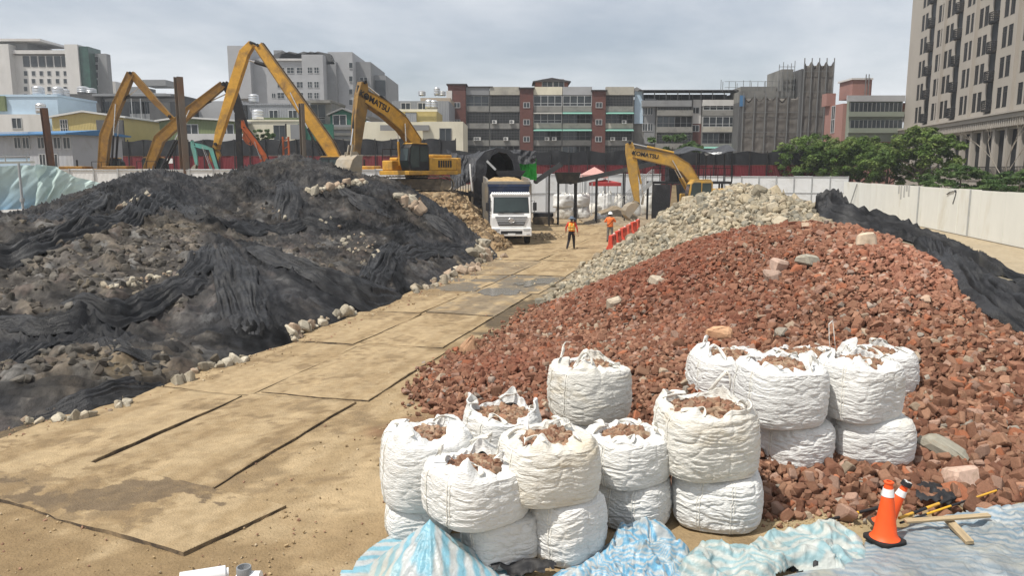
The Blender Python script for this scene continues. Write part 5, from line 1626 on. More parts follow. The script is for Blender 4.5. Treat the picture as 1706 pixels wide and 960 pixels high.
def excavator(label, loc, heading, trackrot, boom, bh, stick, sh, paint, cat='excavator', size=1.0, buck=None, text=None, cabmat=None, group=None, boomw=.36, base=True, cab=True, stickmat=None, pale=None):
    """heading: angle of the arm plane. boom/stick: lists of (s,z) with z above the ground of the machine"""
    root = thing('excavator', label, cat, loc, heading, group)
    k = size
    if base:
        L, H = 4.7 * k, 1.0 * k
        for y in (-1.3 * k, 1.3 * k): make_track(root, y, .62 * k, L, H, trackrot)
        m = MB(); m.box(-1.1 * k, 1.1 * k, -1.05 * k, 1.05 * k, .35 * k, .85 * k); m.cyl((0, 0, .8 * k), (0, 0, 1.12 * k), .75 * k, .75 * k, 28); m.build('undercarriage', M_black, root, rotz=trackrot)
    z0 = 1.12 * k
    m = MB(); m.box(-2.5 * k, 2.0 * k, -1.45 * k, 1.45 * k, z0, z0 + .28 * k); m.build('turntable_deck', paint, root, bevel=.03)
    # engine hood: stepped body with louvres
    m = MB(); m.box(-2.45 * k, 0.1 * k, -1.45 * k, 1.42 * k, z0 + .285 * k, z0 + 1.12 * k); m.box(-2.3 * k, -.5 * k, -1.1 * k, 1.1 * k, z0 + 1.122 * k, z0 + 1.35 * k)
    hood = m.build('engine_hood', paint, root, bevel=.06 * k)
    m = MB()
    for i in range(6): m.box(-1.9 * k + i * .22 * k, -1.76 * k + i * .22 * k, 1.42 * k, 1.445 * k, z0 + .5 * k, z0 + .95 * k); m.box(-1.9 * k + i * .22 * k, -1.76 * k + i * .22 * k, -1.475 * k, -1.45 * k, z0 + .5 * k, z0 + .95 * k)
    m.build('louvres', M_black, hood)
    m = MB(); m.cyl((-1.1 * k, -.6 * k, z0 + 1.35 * k), (-1.1 * k, -.6 * k, z0 + 1.85 * k), .07 * k, .07 * k, 12); m.build('exhaust_pipe', M_black, root)
    m = MB(); pl = [(-2.46 * k, -1.45 * k), (-2.46 * k, 1.45 * k), (-2.9 * k, 1.38 * k), (-3.2 * k, .9 * k), (-3.3 * k, 0), (-3.2 * k, -.9 * k), (-2.9 * k, -1.38 * k)]
    m.prism(pl, z0 + .05 * k, z0 + 1.15 * k, 'Z'); m.build('counterweight', paint, root, bevel=.09 * k, seg=3)
    m = MB(); m.box(.12 * k, 1.75 * k, -1.45 * k, -.45 * k, z0 + .285 * k, z0 + .95 * k); m.box(.3 * k, 1.2 * k, -1.35 * k, -.55 * k, z0 + .952 * k, z0 + 1.15 * k)
    m.build('tool_box', paint, root, bevel=.07 * k)
    m = MB()
    for x in (.3, 1.0, 1.7): m.bar((x * k, -1.42 * k, z0 + .9 * k), (x * k, -1.42 * k, z0 + 1.7 * k), .04 * k, .04 * k)
    m.bar((.3 * k, -1.42 * k, z0 + 1.7 * k), (1.7 * k, -1.42 * k, z0 + 1.7 * k), .04 * k, .04 * k); m.build('handrail', M_black, root)
    if cab:
        cm = cabmat or M_black
        y0, y1 = .45 * k, 1.42 * k
        prof = [(.12, .285), (1.75, .285), (1.95, .9), (1.82, 1.75), (1.62, 1.98), (.25, 1.98), (.12, 1.85)]
        m = MB(); m.prism([(a * k, z0 + b * k) for a, b in prof], y0 + .04 * k, y1 - .04 * k, 'Y', 0)
        cabo = m.build('cab', cm, root, bevel=.05 * k)
        roof = MB(); roof.prism([(.2 * k, z0 + 1.985 * k), (1.66 * k, z0 + 1.985 * k), (1.55 * k, z0 + 2.06 * k), (.3 * k, z0 + 2.06 * k)], y0 + .05 * k, y1 - .05 * k, 'Y'); roof.build('cab_roof', paint, cabo, bevel=.02)
        side = [(.25, .85), (.95, .85), (.95, 1.8), (.25, 1.8)]; side2 = [(1.03, .5), (1.68, .5), (1.82, .92), (1.72, 1.7), (1.6, 1.82), (1.03, 1.82)]
        for pl in (side, side2):
            for (a, b) in ((y1 - .035 * k, y1 - .02 * k), (y0 + .02 * k, y0 + .035 * k)):
                m = MB(); m.prism([(p * k, z0 + q * k) for p, q in pl], a, b, 'Y'); m.build('side_window', M_cabglass, cabo)
        m = MB()
        for (a, b, c, d) in ((1.80, .5, 1.965, .9), (1.965, .93, 1.845, 1.7)):
            vs = [(a * k, y0 + .12 * k, z0 + b * k), (a * k, y1 - .12 * k, z0 + b * k), (c * k, y1 - .12 * k, z0 + d * k), (c * k, y0 + .12 * k, z0 + d * k)]
            vs = [(p[0] + .02 * k, p[1], p[2]) for p in vs]
            m.add(vs + [(p[0] - .015, p[1], p[2]) for p in vs], [(0, 1, 2, 3), (7, 6, 5, 4), (0, 4, 5, 1), (1, 5, 6, 2), (2, 6, 7, 3), (3, 7, 4, 0)])
        m.build('windscreen', M_cabglass, cabo)
    # boom and stick
    m = MB(); m.loft(boom, bh, boomw * k / 2)
    bo = m.build('boom', paint, root, bevel=.03 * k)
    def nrm(pts, i):
        d = Vector(pts[min(i + 1, len(pts) - 1)]) - Vector(pts[max(i - 1, 0)]); d.normalize(); return Vector((-d.y, d.x))
    m = MB()
    for sg in (-1, 1):
        e = [tuple(Vector(boom[i]) + nrm(boom, i) * (sg * (bh[i] - .01))) for i in range(len(boom))]
        m.loft(e, [.03 * k] * len(e), boomw * k / 2 + .035 * k)
    m.build('flange_plate', M_muddy if k > .6 else M_black, bo)
    hose = []
    for i in range(len(boom)):
        nn = nrm(boom, i); p = Vector(boom[i]) + nn * (bh[i] + .04 * k); hose.append(p)
    m = MB()
    for y in (-.08 * k, .0, .08 * k): m.tube([(p.x, y, p.y) for p in hose], .022 * k, 6)
    m.build('hydraulic_hose', M_black, bo)
    m = MB(); m.loft(stick, sh, boomw * k * .42)
    so_ = m.build('stick', stickmat or paint, root, bevel=.025 * k)
    m = MB()
    for i, (pts, hs) in enumerate(((boom, bh), (stick, sh))):
        for p in (pts[0], pts[-1]): m.cyl((p[0], -boomw * k * .62, p[1]), (p[0], boomw * k * .62, p[1]), .11 * k, .11 * k, 14)
    m.build('pivot_pin', M_black, root)
    # cylinders: two lift the boom, one moves the stick
    mid = len(boom) // 2
    piv = (boom[0][0] + .75 * k, max(z0 + .1, boom[0][1] - .45 * k))
    tgt = boom[max(1, mid - 0)]
    for y in (-boomw * k * .75, boomw * k * .75): cylinder(root, piv, tgt, .085 * k, y=y, split=.58, mat=paint if k < 1.05 else M_black)
    b0 = Vector(boom[mid]) + nrm(boom, mid) * (bh[mid] + .12 * k)
    d = (Vector(stick[0]) - Vector(stick[1])).normalized() if len(stick) > 1 else Vector((0, 1))
    e0 = Vector(stick[0]) + d * (.55 * k)
    return root, bo, so_, b0, e0
def exc_px(label, D, base_uv, ground_z, heading_deg, track_deg, pivot_s, pivot_z, boom_px, bh, stick_px, sh, paint, **kw):
    """place the machine's turntable centre at column base_uv, depth D, and give its arm in pixels of its own arm plane"""
    c = atD(base_uv, 300, D)
    P0 = Vector((c.x, D))
    a = R(heading_deg)
    h = Vector((math.cos(a), math.sin(a)))
    conv = lambda pts: [(lambda q: (q[0], q[1] - ground_z))(plane_pt(u, v, P0, h)) for u, v in pts]
    boom = [(pivot_s, pivot_z)] + conv(boom_px)
    stick = conv(stick_px)
    r = excavator(label, (c.x, D, ground_z), a, R(track_deg - heading_deg), boom, bh, stick, sh, paint, **kw)
    return r + (boom, stick)

M_muddy = pm('muddy_yellow_paint', (0.28, 0.165, 0.045), .7, .25, 2.5, .2, 18, dirt=(0.14, .095, .055), damt=.6, dscale=1.4)
# --- the large yellow excavator on the mound
GE = 'yellow excavators working at the heaps'
root, bo, so_, b0, e0, boom, stick = exc_px('large yellow excavator on the earth mound with its arm reaching left and bucket down', 48.5, 694, 2.95, 230, 190, .35, 2.05,
    [(690, 236), (668, 206), (640, 182), (607, 162)], [.30, .42, .46, .44, .36, .22], [(604, 137), (603, 160), (597, 200), (592, 258)], [.22, .42, .36, .2], M_yellow, size=.93, boomw=.5, stickmat=M_muddy, group=GE)
cylinder(root, (b0.x, b0.y), stick[0], .10, y=0, split=.62)
cylinder(root, (stick[0][0] + .28, stick[0][1] - .2), (stick[-1][0] + .30, stick[-1][1] + .55), .085, y=0, split=.72)
m = MB(); p = stick[-1]; 
for y in (-.16, .16): m.bar((p[0] + .3, y, p[1] + .55), (p[0] + .45, y, p[1] - .05), .07, .1)
m.build('bucket_link', M_steel, root)
bucket(root, (stick[-1][0] + .05, stick[-1][1]), R(-12), 1.25, 1.45, M_steel)
# lettering on both boom sides
def boom_text(bo, boom, i, t, size, w, side, body='KOMATSU', dz=0.0):
    a, b = Vector(boom[i]), Vector(boom[i + 1])
    c = a.lerp(b, t); d = (b - a)
    ang = math.atan2(d.y, d.x)
    # local frame: x along -s for the side that faces +y (left of heading)
    if side > 0:
        M = Matrix.Translation((c.x, w, c.y + dz)) @ Matrix.Rotation(-ang, 4, 'Y') @ Matrix.Rotation(PI, 4, 'Z') @ Matrix.Rotation(PI / 2, 4, 'X')
    else:
        M = Matrix.Translation((c.x, -w, c.y + dz)) @ Matrix.Rotation(-ang, 4, 'Y') @ Matrix.Rotation(PI / 2, 4, 'X')
    return text_mesh('lettering', body, size, .008, M_black, bo, M)
boom_text(bo, boom, 3, .62, .50, .245, 1); boom_text(bo, boom, 3, .62, .50, .245, -1)

# --- the yellow excavator behind the grey heap
root, bo, so_, b0, e0, boom, stick = exc_px('smaller yellow excavator half hidden behind the grey rubble heap', 57.5, 1180, 0.5, 186, 182, .3, 1.9,
    [(1140, 279), (1118, 267), (1085, 260), (1054, 255)], [.30, .42, .46, .40, .32, .22], [(1048, 238), (1051, 255), (1056, 300), (1062, 340)], [.24, .38, .30, .16], M_yellow2, size=.98, boomw=.42, cabmat=M_yellow2, group=GE)
cylinder(root, (b0.x, b0.y), (stick[0][0], stick[0][1]), .09, y=0, split=.6, mat=M_yellow2)
cylinder(root, (stick[0][0] - .35, stick[0][1] - .35), (stick[-1][0] - .45, stick[-1][1] + .6), .075, y=0, split=.75, mat=M_yellow2)
m = MB(); p = stick[-1]
for y in (-.15, .15): m.bar((p[0] - .45, y, p[1] + .6), (p[0] - .35, y, p[1] - .05), .06, .1)
m.build('bucket_link', M_steel, root)
bucket(root, (stick[-1][0], stick[-1][1]), R(18), .95, 1.25, M_steel)
boom_text(bo, boom, 3, .35, .42, .215, 1); boom_text(bo, boom, 3, .35, .42, .215, -1)

# --- long-reach demolition machines behind the white hoarding, on the raised ground
GL = 'long-reach demolition excavators behind the hoarding'
Zt = 1.9
kw = dict(size=1.1, boomw=.62, group=GL)
def claw(root, stick, mat, sc=1.0, kind='jaw'):
    p = Vector(stick[-1]); d = (Vector(stick[-1]) - Vector(stick[-2])).normalized(); n = Vector((-d.y, d.x))
    def T(a, b): q = p + d * (a * sc) + n * (b * sc); return (q.x, q.y)
    m = MB(); m.prism([T(0, -.3), T(.5, -.35), T(.6, .35), T(0, .3)], -.3 * sc, .3 * sc, 'Y'); o = m.build('crusher_head', mat, root, bevel=.03)
    m = MB(); m.prism([T(.55, -.34), T(1.0, -.62), T(1.7, -.42), T(2.0, -.05), T(1.4, -.12), T(1.0, -.02), T(.6, .0)], -.16 * sc, .16 * sc, 'Y'); m.build('crusher_jaw', mat, o)
    m = MB(); m.prism([T(.55, .34), T(1.0, .62), T(1.7, .42), T(2.0, .05), T(1.4, .12), T(1.0, .05), T(.6, .02)], -.12 * sc, .12 * sc, 'Y'); m.build('crusher_jaw', mat, o)
root, bo, so_, b0, e0, boom, stick = exc_px('leftmost orange long-reach excavator, its arm folded in a narrow upside-down V', 69, 160, Zt, 8, 0, .6, 2.2,
    [(176, 226), (196, 174), (219, 122)], [.32, .40, .35, .27, .2], [(219, 122), (236, 142), (262, 172), (284, 194)], [.26, .30, .25, .16], M_orange, **kw)
cylinder(root, boom[2], stick[1], .10, y=0, split=.5)
claw(root, stick, M_orange, .6)
root, bo, so_, b0, e0, boom, stick = exc_px('middle orange long-reach excavator with a dark stick ending in a crusher', 66, 232, Zt, 10, 0, .6, 2.0,
    [(266, 232), (318, 184), (372, 141)], [.32, .41, .37, .28, .22], [(374, 139), (386, 152), (397, 180), (408, 212)], [.3, .5, .42, .3], M_orange, stickmat=M_black, **kw)
cylinder(root, boom[2], stick[1], .10, y=0, split=.5)
cylinder(root, stick[1], stick[3], .08, y=0.3, split=.5)
claw(root, [stick[-2], stick[-1]], M_redorange, .8)
root, bo, so_, b0, e0, boom, stick = exc_px('tallest orange long-reach excavator, its boom rising high above the hoarding', 64, 580, Zt, 176, 180, .4, 2.3,
    [(548, 242), (487, 155), (432, 76)], [.38, .50, .46, .36, .28], [(421, 72), (408, 88), (388, 150), (366, 222), (362, 240)], [.26, .40, .40, .30, .22], M_yellow, **kw)
cylinder(root, (boom[2][0] * .3 + boom[3][0] * .7, boom[2][1] * .3 + boom[3][1] * .7 - .5), (stick[1][0] - .3, stick[1][1] - .55), .16, y=0, split=.7)
claw(root, stick, M_orange, .8)
# a rusty crusher boom hanging right of the middle machine: a smaller excavator seen over the heap
root, bo, so_, b0, e0, boom, stick = exc_px('small red-orange machine with a slanting boom between the tall excavators', 67, 452, Zt, 186, 180, -.2, 1.5,
    [(440, 258), (425, 236), (407, 212)], [.2, .24, .24, .22, .18], [(404, 200), (406, 212), (412, 224), (416, 238)], [.1, .2, .18, .1], M_redorange, size=.55, boomw=.5, cab=False)
# --- teal mini excavator
M_teal = pm('teal_paint', (0.13, 0.38, 0.33), 0.5, 0.2, 3, 0.15, 20, dirt=(0.2, 0.18, 0.13), damt=.4)
root, bo, so_, b0, e0, boom, stick = exc_px('small teal excavator behind the hoarding', 64, 372, Zt, 183, 180, .1, 1.2,
    [(352, 248), (338, 244), (325, 241)], [.14, .2, .22, .2, .14], [(320, 234), (322, 244), (326, 262), (328, 276)], [.1, .18, .15, .1], M_teal, size=.5, boomw=.5)
bucket(root, stick[-1], R(-10), .55, .6, M_steel)

# --- an orange drilling rig
t = thing('drilling_rig', 'rusty orange drilling mast with hoses behind the netted heap', 'drilling rig', (atD(478, 280, 62).x, 62, Zt))
m = MB()
for x in (-.22, .22): m.bar((x, 0, 0), (x, 0, 5.0), .12, .16)
for i in range(8): m.bar((-.22, 0, .4 + i * .6), (.22, 0, .7 + i * .6), .06, .06)
m.build('mast', M_redorange, t)
m = MB(); m.box(-.6, 1.2, -.6, .6, 0.5, 1.4); m.build('power_unit', M_redorange, t, bevel=.04)
m = MB(); m.tube([(-.3, -.2, 4.8), (-.55, -.2, 4.0), (-.5, -.2, 2.4), (-.3, -.2, 1.2)], .05); m.tube([(.1, -.2, 5.0), (.12, -.2, 6.0)], .06); m.build('drill_hose', M_black, t)
m = MB()
for y in (-.45, .45): m.box(-1.2, 1.4, y - .15, y + .15, 0, .48)
m.build('crawler', M_track, t, bevel=.05)

# ================================================================== dump truck
M_tblue = pm('dark_blue_body_paint', (0.022, 0.035, 0.075), 0.55, 0.25, 2, 0.15, 14, dirt=(0.16, 0.14, 0.11), damt=.35)
M_tgrey = pm('worn_grey_body', (0.19, 0.18, 0.165), 0.7, 0.25, 2, 0.2, 14, dirt=(0.29, 0.23, 0.15), damt=.5)
M_grille = pm('silver_grille', (0.32, 0.33, 0.34), 0.4, 0.15, 5, 0, metal=.3)
M_dgrille = pm('dark_plastic', (0.03, 0.03, 0.032), 0.6, 0.2, 5, 0.1)
M_lamp = pm('headlamp_glass', (0.5, 0.52, 0.53), 0.12, 0.1, 5, 0, spec=.7)
M_amber = pm('amber_lamp', (0.6, 0.22, 0.02), 0.25, 0.1, 5, 0)
tp = at(852, 408.5)
tr = thing('dump_truck', 'white dump truck with a dark blue body full of earth, facing the viewer', 'dump truck', (tp.x + .0, tp.y + .0, 0.03), R(4.5))
def front_poly(z0, z1, w0, w1, y0, y1, mat, name, parent, th=.02, inset=0):
    m = MB()
    vs = [(-w0, y0, z0), (w0, y0, z0), (w1, y1, z1), (-w1, y1, z1)]
    vs = [(a, b - inset, c) for a, b, c in vs]
    m.add(vs + [(a, b + th, c) for a, b, c in vs], [(0, 1, 2, 3), (7, 6, 5, 4), (0, 4, 5, 1), (1, 5, 6, 2), (2, 6, 7, 3), (3, 7, 4, 0)])
    return m.build(name, mat, parent)
m = MB()
m.prism([(0.02, .62), (0.0, 1.55), (0.10, 1.80), (0.30, 2.78), (0.42, 2.86), (1.75, 2.86), (1.8, .9), (1.25, .9), (1.15, .62)], -1.15, 1.15, 'X')
cabt = m.build('cab', M_white, tr, bevel=.07, seg=3)
ws = front_poly(1.80, 2.72, 1.04, 1.0, .10, .288, M_dgrille, 'windscreen_seal', cabt, inset=.006)
front_poly(1.84, 2.68, .99, .95, .108, .28, M_cabglass, 'windscreen', cabt, inset=.016)
m = MB(); m.bar((-.75, .06, 1.86), (-.15, .09, 1.98), .02, .02); m.bar((.05, .06, 1.86), (.65, .09, 1.97), .02, .02); m.bar((-.8, .05, 1.83), (.7, .05, 1.83), .05, .03); m.build('wiper', M_dgrille, cabt)
front_poly(1.10, 1.62, .74, .93, .005, .03, M_dgrille, 'grille_recess', cabt, inset=.012)
m = MB()
for i in range(4):
    z = 1.17 + i * .12; w = .76 + .055 * i
    m.box(-w, w, -.045, -.008, z, z + .07)
gr = m.build('grille', M_grille, cabt, bevel=.01)
# the round emblem: a ring with a slanting bar
m = MB()
ring = [(.19 * math.cos(a), -.075, 1.40 + .13 * math.sin(a)) for a in np.linspace(0, 2 * PI, 29)]
m.tube(ring, .022, 8); m.bar((-.15, -.075, 1.36), (.15, -.075, 1.44), .05, .04, up=(0, 1, 0)); m.cyl((0, -.05, 1.40), (0, -.06, 1.40), .12, .12, 20)
m.build('emblem', M_chrome, gr)
m = MB(); m.box(-1.17, 1.17, -.10, .12, .48, .98); bp_ = m.build('bumper', M_white, tr, bevel=.05, seg=3)
m = MB(); m.box(-.62, .62, -.112, -.05, .62, .80); m.build('bumper_grille', M_dgrille, bp_, bevel=.01)
for s in (-1, 1):
    m = MB(); m.box(min(s * .68, s * 1.08), max(s * .68, s * 1.08), -.118, -.03, .80, .95); m.build('headlight', M_lamp, bp_, bevel=.03)
    m = MB(); m.box(min(s * .86, s * 1.05), max(s * .86, s * 1.05), -.112, -.03, .56, .66); m.build('fog_lamp', M_lamp, bp_, bevel=.02)
m = MB(); m.box(-.22, .22, -.13, -.112, .52, .66); m.build('number_plate', M_white, bp_)
# corrugated strip along the roof edge
m = MB()
for i in range(17): m.cyl((-1.05 + i * .131, .26, 2.84), (-1.05 + i * .131, .72, 2.93), .068, .068, 10)
m.build('roof_visor', M_white, cabt)
for s in (-1, 1):
    m = MB(); m.tube([(s * 1.14, .25, 2.5), (s * 1.34, .12, 2.52), (s * 1.36, .1, 1.9), (s * 1.14, .2, 1.75)], .018, 6); arm = m.build('mirror_arm', M_dgrille, cabt)
    m = MB(); m.box(min(s * 1.25, s * 1.47), max(s * 1.25, s * 1.47), .06, .12, 1.95, 2.42); m.build('mirror', M_dgrille, arm, bevel=.03)
    m = MB(); m.prism([(.5, 1.85), (1.5, 1.85), (1.5, 2.65), (.68, 2.65)], s * 1.151 - .006, s * 1.151 + .006, 'X'); m.build('door_window', M_cabglass, cabt)
    m = MB(); m.box(min(s * 1.15, s * 1.172), max(s * 1.15, s * 1.172), 1.2, 1.4, 1.55, 1.61); m.build('door_handle', M_dgrille, cabt)
def wheel(x0, x1, y, r=.5):
    m = MB(); m.cyl((x0, y, r), (x1, y, r), r, r, 32); w = m.build('wheel', M_rubber, tr, bevel=.05)
    m = MB(); xx = x1 if abs(x1) > abs(x0) else x0; sg = 1 if xx > 0 else -1
    m.cyl((xx - .02 * sg, y, r), (xx + .012 * sg, y, r), r * .56, r * .5, 24); m.cyl((xx, y, r), (xx + .06 * sg, y, r), r * .2, r * .16, 16); m.build('rim', M_tgrey, w)
for s in (-1, 1):
    wheel(s * .85, s * 1.14, .95)
    for y in (4.6, 5.9): wheel(s * .52, s * .8, y); wheel(s * .86, s * 1.14, y)
m = MB()
for s in (-1, 1): m.box(s * .42 - .06, s * .42 + .06, .7, 7.2, .72, .95)
for y in (2, 3.2, 5.2, 6.9): m.box(-.42, .42, y, y + .12, .74, .93)
m.build('chassis', M_black, tr)
m = MB(); m.box(-1.2, -.72, 2.1, 3.4, .55, 1.0); m.build('fuel_tank', M_tgrey, tr, bevel=.06)
# dump body: open box, ribbed
B0, B1, ZB, ZT = 2.05, 7.2, 1.05, 3.55
m = MB(); m.box(-1.24, 1.24, B0, B1, ZB, ZB + .12); body = m.build('dump_body', M_tblue, tr)
m = MB(); m.box(-1.24, 1.24, B0, B0 + .08, ZB + .122, ZT + .05)
for x in np.linspace(-1.1, 1.1, 6): m.box(x - .05, x + .05, B0 - .06, B0 - .001, ZB + .1, ZT - .55)
m.box(-1.26, 1.26, B0 - .08, B0 - .001, ZT - .26, ZT - .125)
m.build('front_wall', M_tblue, body)
m = MB(); m.box(-1.26, 1.26, B0 - .085, B0 + .09, ZT - .12, ZT + .055); m.build('front_wall_cap', M_tgrey, body, bevel=.02)
for s in (-1, 1):
    m = MB(); m.prism([(B0 - .02, ZB + .122), (B1, ZB + .122), (B1, ZT + .3), (B0 + .6, ZT + .2), (B0 - .02, ZT)], s * 1.27 - .05, s * 1.27 + .05, 'X')
    for y in np.linspace(B0 + .3, B1 - .1, 8): m.box(s * 1.36 - .05 if s > 0 else s * 1.36 - .04, s * 1.36 + .04 if s > 0 else s * 1.36 + .05, y, y + .12, ZB + .2, ZT - .1)
    m.build('side_wall', M_tgrey, body)
m = MB(); m.box(-1.24, 1.24, B1 - .08, B1, ZB + .122, ZT - .15); m.build('tailgate', M_tgrey, body)
# its load
h = HF(-1.2, 1.2, B0 + .1, B1 - .1, 0.06)
h.Z = 3.45 + .35 * np.exp(-(h.X / 1.1) ** 4 - ((h.Y - 5.2) / 2.2) ** 2) + .05 * fbm(h.X * 3, h.Y * 3, 0, 4, 4)
V, q, _ = h.faces(-1)
o = npmesh('earth_load', V, q, pm('loose_tan_earth', (0.40, 0.28, 0.14), .95, .3, 6, .6, 20, spec=.1), True)
o.location = tr.location; o.rotation_euler = tr.rotation_euler
tag(o, 'tan earth heaped in the dump body of the truck', 'earth load', kind='stuff')

# ================================================================== people
def skinned(name, joints, edges, parent, mats, region, sub=2, fingers=None):
    """joints: {name: ((x,y,z), r)}; one continuous body grown over the skeleton; region(co)->material index"""
    names = list(joints)
    me = bpy.data.meshes.new(name)
    me.from_pydata([joints[n][0] for n in names], [(names.index(a), names.index(b)) for a, b in edges], [])
    o = bpy.data.objects.new(name, me); COL.objects.link(o)
    md = o.modifiers.new('skin', 'SKIN'); md.use_smooth_shade = True
    sv = me.skin_vertices[0].data
    for i, n in enumerate(names):
        r = joints[n][1]
        sv[i].radius = r if isinstance(r, tuple) else (r, r)
        sv[i].use_root = (n == 'pelvis')
    o.modifiers.new('sub', 'SUBSURF').levels = sub
    bpy.context.view_layer.update()
    dg = bpy.context.evaluated_depsgraph_get()
    nm = bpy.data.meshes.new_from_object(o.evaluated_get(dg))
    bpy.data.objects.remove(o)
    nm.materials.clear()
    for mm in mats: nm.materials.append(mm)
    for p in nm.polygons:
        p.material_index = region(p.center)
        p.use_smooth = True
    nm.name = name
    o = bpy.data.objects.new(name, nm); COL.objects.link(o); o.parent = parent
    return o
M_skin = pm('skin', (0.42, 0.24, 0.16), .6, .08, 8, .05)
M_hair = pm('black_hair', (0.015, 0.013, 0.012), .6, .2, 20, .2)
M_vest = pm('orange_vest', (0.85, 0.24, 0.02), .7, .12, 6, .3, 30)
M_vestband = pm('yellow_reflective_band', (0.72, 0.62, 0.16), .5, .1, 6, .1)
M_redshirt = pm('red_shirt', (0.55, 0.07, 0.05), .8, .15, 6, .3, 30)
M_orshirt = pm('orange_shirt', (0.80, 0.20, 0.05), .8, .15, 6, .3, 30)
M_trous = pm('black_trousers', (0.022, 0.02, 0.022), .85, .2, 6, .3, 30)
M_camo = pm('camouflage_trousers', (0.20, 0.19, 0.17), .85, .3, 7, .3, 30, dirt=(0.07, 0.07, 0.065), damt=.55, dscale=7)
M_boot = pm('dark_boots', (0.03, 0.026, 0.022), .7, .2, 8, .2, 30)
M_hat = pm('grey_blue_hat', (0.10, 0.13, 0.17), .8, .15, 8, .2, 30)
M_helmet = pm('white_helmet', (0.80, 0.80, 0.78), .3, .04, 5, 0)
def person(loc, rot, label, pose, top, trous, sc=1.0):
    t = thing('person', label, 'person', loc, rot)
    # facing +y ; x right
    J = {'pelvis': ((0, 0, .95), (.155, .115)), 'waist': ((0, .01, 1.10), (.145, .105)), 'chest': ((0, .0, 1.32), (.17, .12)), 'neckb': ((0, .0, 1.47), (.085, .075)),
         'neck': ((0, .01, 1.53), .055), 'head': ((0, .03, 1.60), (.075, .09)), 'crown': ((0, .02, 1.70), (.075, .09))}
    E = [('pelvis', 'waist'), ('waist', 'chest'), ('chest', 'neckb'), ('neckb', 'neck'), ('neck', 'head'), ('head', 'crown')]
    for s, n in ((-1, 'l'), (1, 'r')):
        p = pose[n]
        J['hip' + n] = ((s * .095, 0, .88), .112); J['knee' + n] = ((s * .11 + p['knee'][0], p['knee'][1], .48), .08)
        J['ankle' + n] = ((s * .12 + p['foot'][0], p['foot'][1], .10), .06); J['heel' + n] = ((s * .12 + p['foot'][0], p['foot'][1] - .03, .05), .045); J['toe' + n] = ((s * .14 + p['foot'][0], p['foot'][1] + .17, .04), (.045, .035))
        J['sh' + n] = ((s * .19, 0, 1.42), .072); J['elb' + n] = (p['elb'], .05); J['wri' + n] = (p['wri'], .034)
        w, e = Vector(p['wri']), Vector(p['elb']); d = (w - e).normalized()
        side = Vector((0, 1, 0)) if abs(d.y) < .7 else Vector((s * -1, 0, 0))
        side = (side - d * side.dot(d)).normalized()
        J['palm' + n] = (tuple(w + d * .075), (.034, .02))
        E += [('pelvis', 'hip' + n), ('hip' + n, 'knee' + n), ('knee' + n, 'ankle' + n), ('ankle' + n, 'heel' + n), ('heel' + n, 'toe' + n), ('chest', 'sh' + n), ('sh' + n, 'elb' + n), ('elb' + n, 'wri' + n), ('wri' + n, 'palm' + n)]
        nrm = d.cross(side)
        for k, (off, ln) in enumerate(((-.028, .062), (-.009, .078), (.010, .082), (.028, .072))):
            b = w + d * .10 + side * off; m1 = b + d * ln * .55 + nrm * .008 * s; m2 = m1 + d * ln * .35 + nrm * .02 * s
            J[f'f{k}a{n}'] = (tuple(b), .0095); J[f'f{k}b{n}'] = (tuple(m1), .009); J[f'f{k}c{n}'] = (tuple(m2), .0075)
            E += [('palm' + n, f'f{k}a{n}'), (f'f{k}a{n}', f'f{k}b{n}'), (f'f{k}b{n}', f'f{k}c{n}')]
        b = w + d * .045 + side * .04; b2 = b + d * .035 + side * .022
        J['tha' + n] = (tuple(b), .011); J['thb' + n] = (tuple(b2), .009)
        E += [('palm' + n, 'tha' + n), ('tha' + n, 'thb' + n)]
    def region(c):
        if c.z > 1.49: return 0
        for n in 'lr':
            e, w = Vector(pose[n]['elb']), Vector(pose[n]['wri'])
            if (c - w).length < .06 + (.16 if (c - e).length > (w - e).length else 0): return 0
        if c.z < .115: return 3
        if c.z < .98 and abs(c.x) < .2: return 2
        if c.z < .98:
            for n in 'lr':
                e, w = Vector(pose[n]['elb']), Vector(pose[n]['wri'])
                ab = w - e; tt = max(0, min(1, (c - e).dot(ab) / ab.dot(ab)))
                if (e + ab * tt - c).length < .075: return 1
            return 2
        return 1
    skinned('body', J, E, t, [M_skin, top, trous, M_boot], region)
    # face: eyes, nose, mouth, ears on the side it looks to
    m = MB()
    for s in (-1, 1): m.cyl((s * .032, .112, 1.635), (s * .032, .122, 1.635), .011, .009, 10)
    m.build('eyes', M_hair, t)
    m = MB(); m.loft([(.115, 1.645), (.135, 1.60), (.118, 1.59)], [.006, .012, .008], .013); m.v = [(y, x, z) for x, y, z in m.v]; m.build('nose', M_skin, t)
    m = MB(); m.box(-.025, .025, .108, .116, 1.555, 1.562); m.build('mouth', M_redshirt, t)
    m = MB()
    for s in (-1, 1): m.cyl((s * .078, .02, 1.62), (s * .092, .01, 1.62), .03, .026, 12)
    m.build('ears', M_skin, t)
    m = MB()
    # hair: cap over back and sides of the skull
    n = 20; vs, fs = [], []
    rows_ = 7
    for j in range(rows_):
        ph = PI * .5 * j / (rows_ - 1)
        for i in range(n):
            a = 2 * PI * i / n
            r = math.cos(ph)
            zz = 1.635 + .125 * math.sin(ph) - (.07 * max(0, -math.sin(a)) * (1 - j / (rows_ - 1)))
            vs.append((.092 * r * math.cos(a), .02 + .108 * r * math.sin(a) - (.012 if j == 0 else 0), zz))
    for j in range(rows_ - 1):
        for i in range(n): fs.append((j * n + i, j * n + (i + 1) % n, (j + 1) * n + (i + 1) % n, (j + 1) * n + i))
    m.add(vs, fs, 0, None, True); m.build('hair', M_hair, t)
    return t
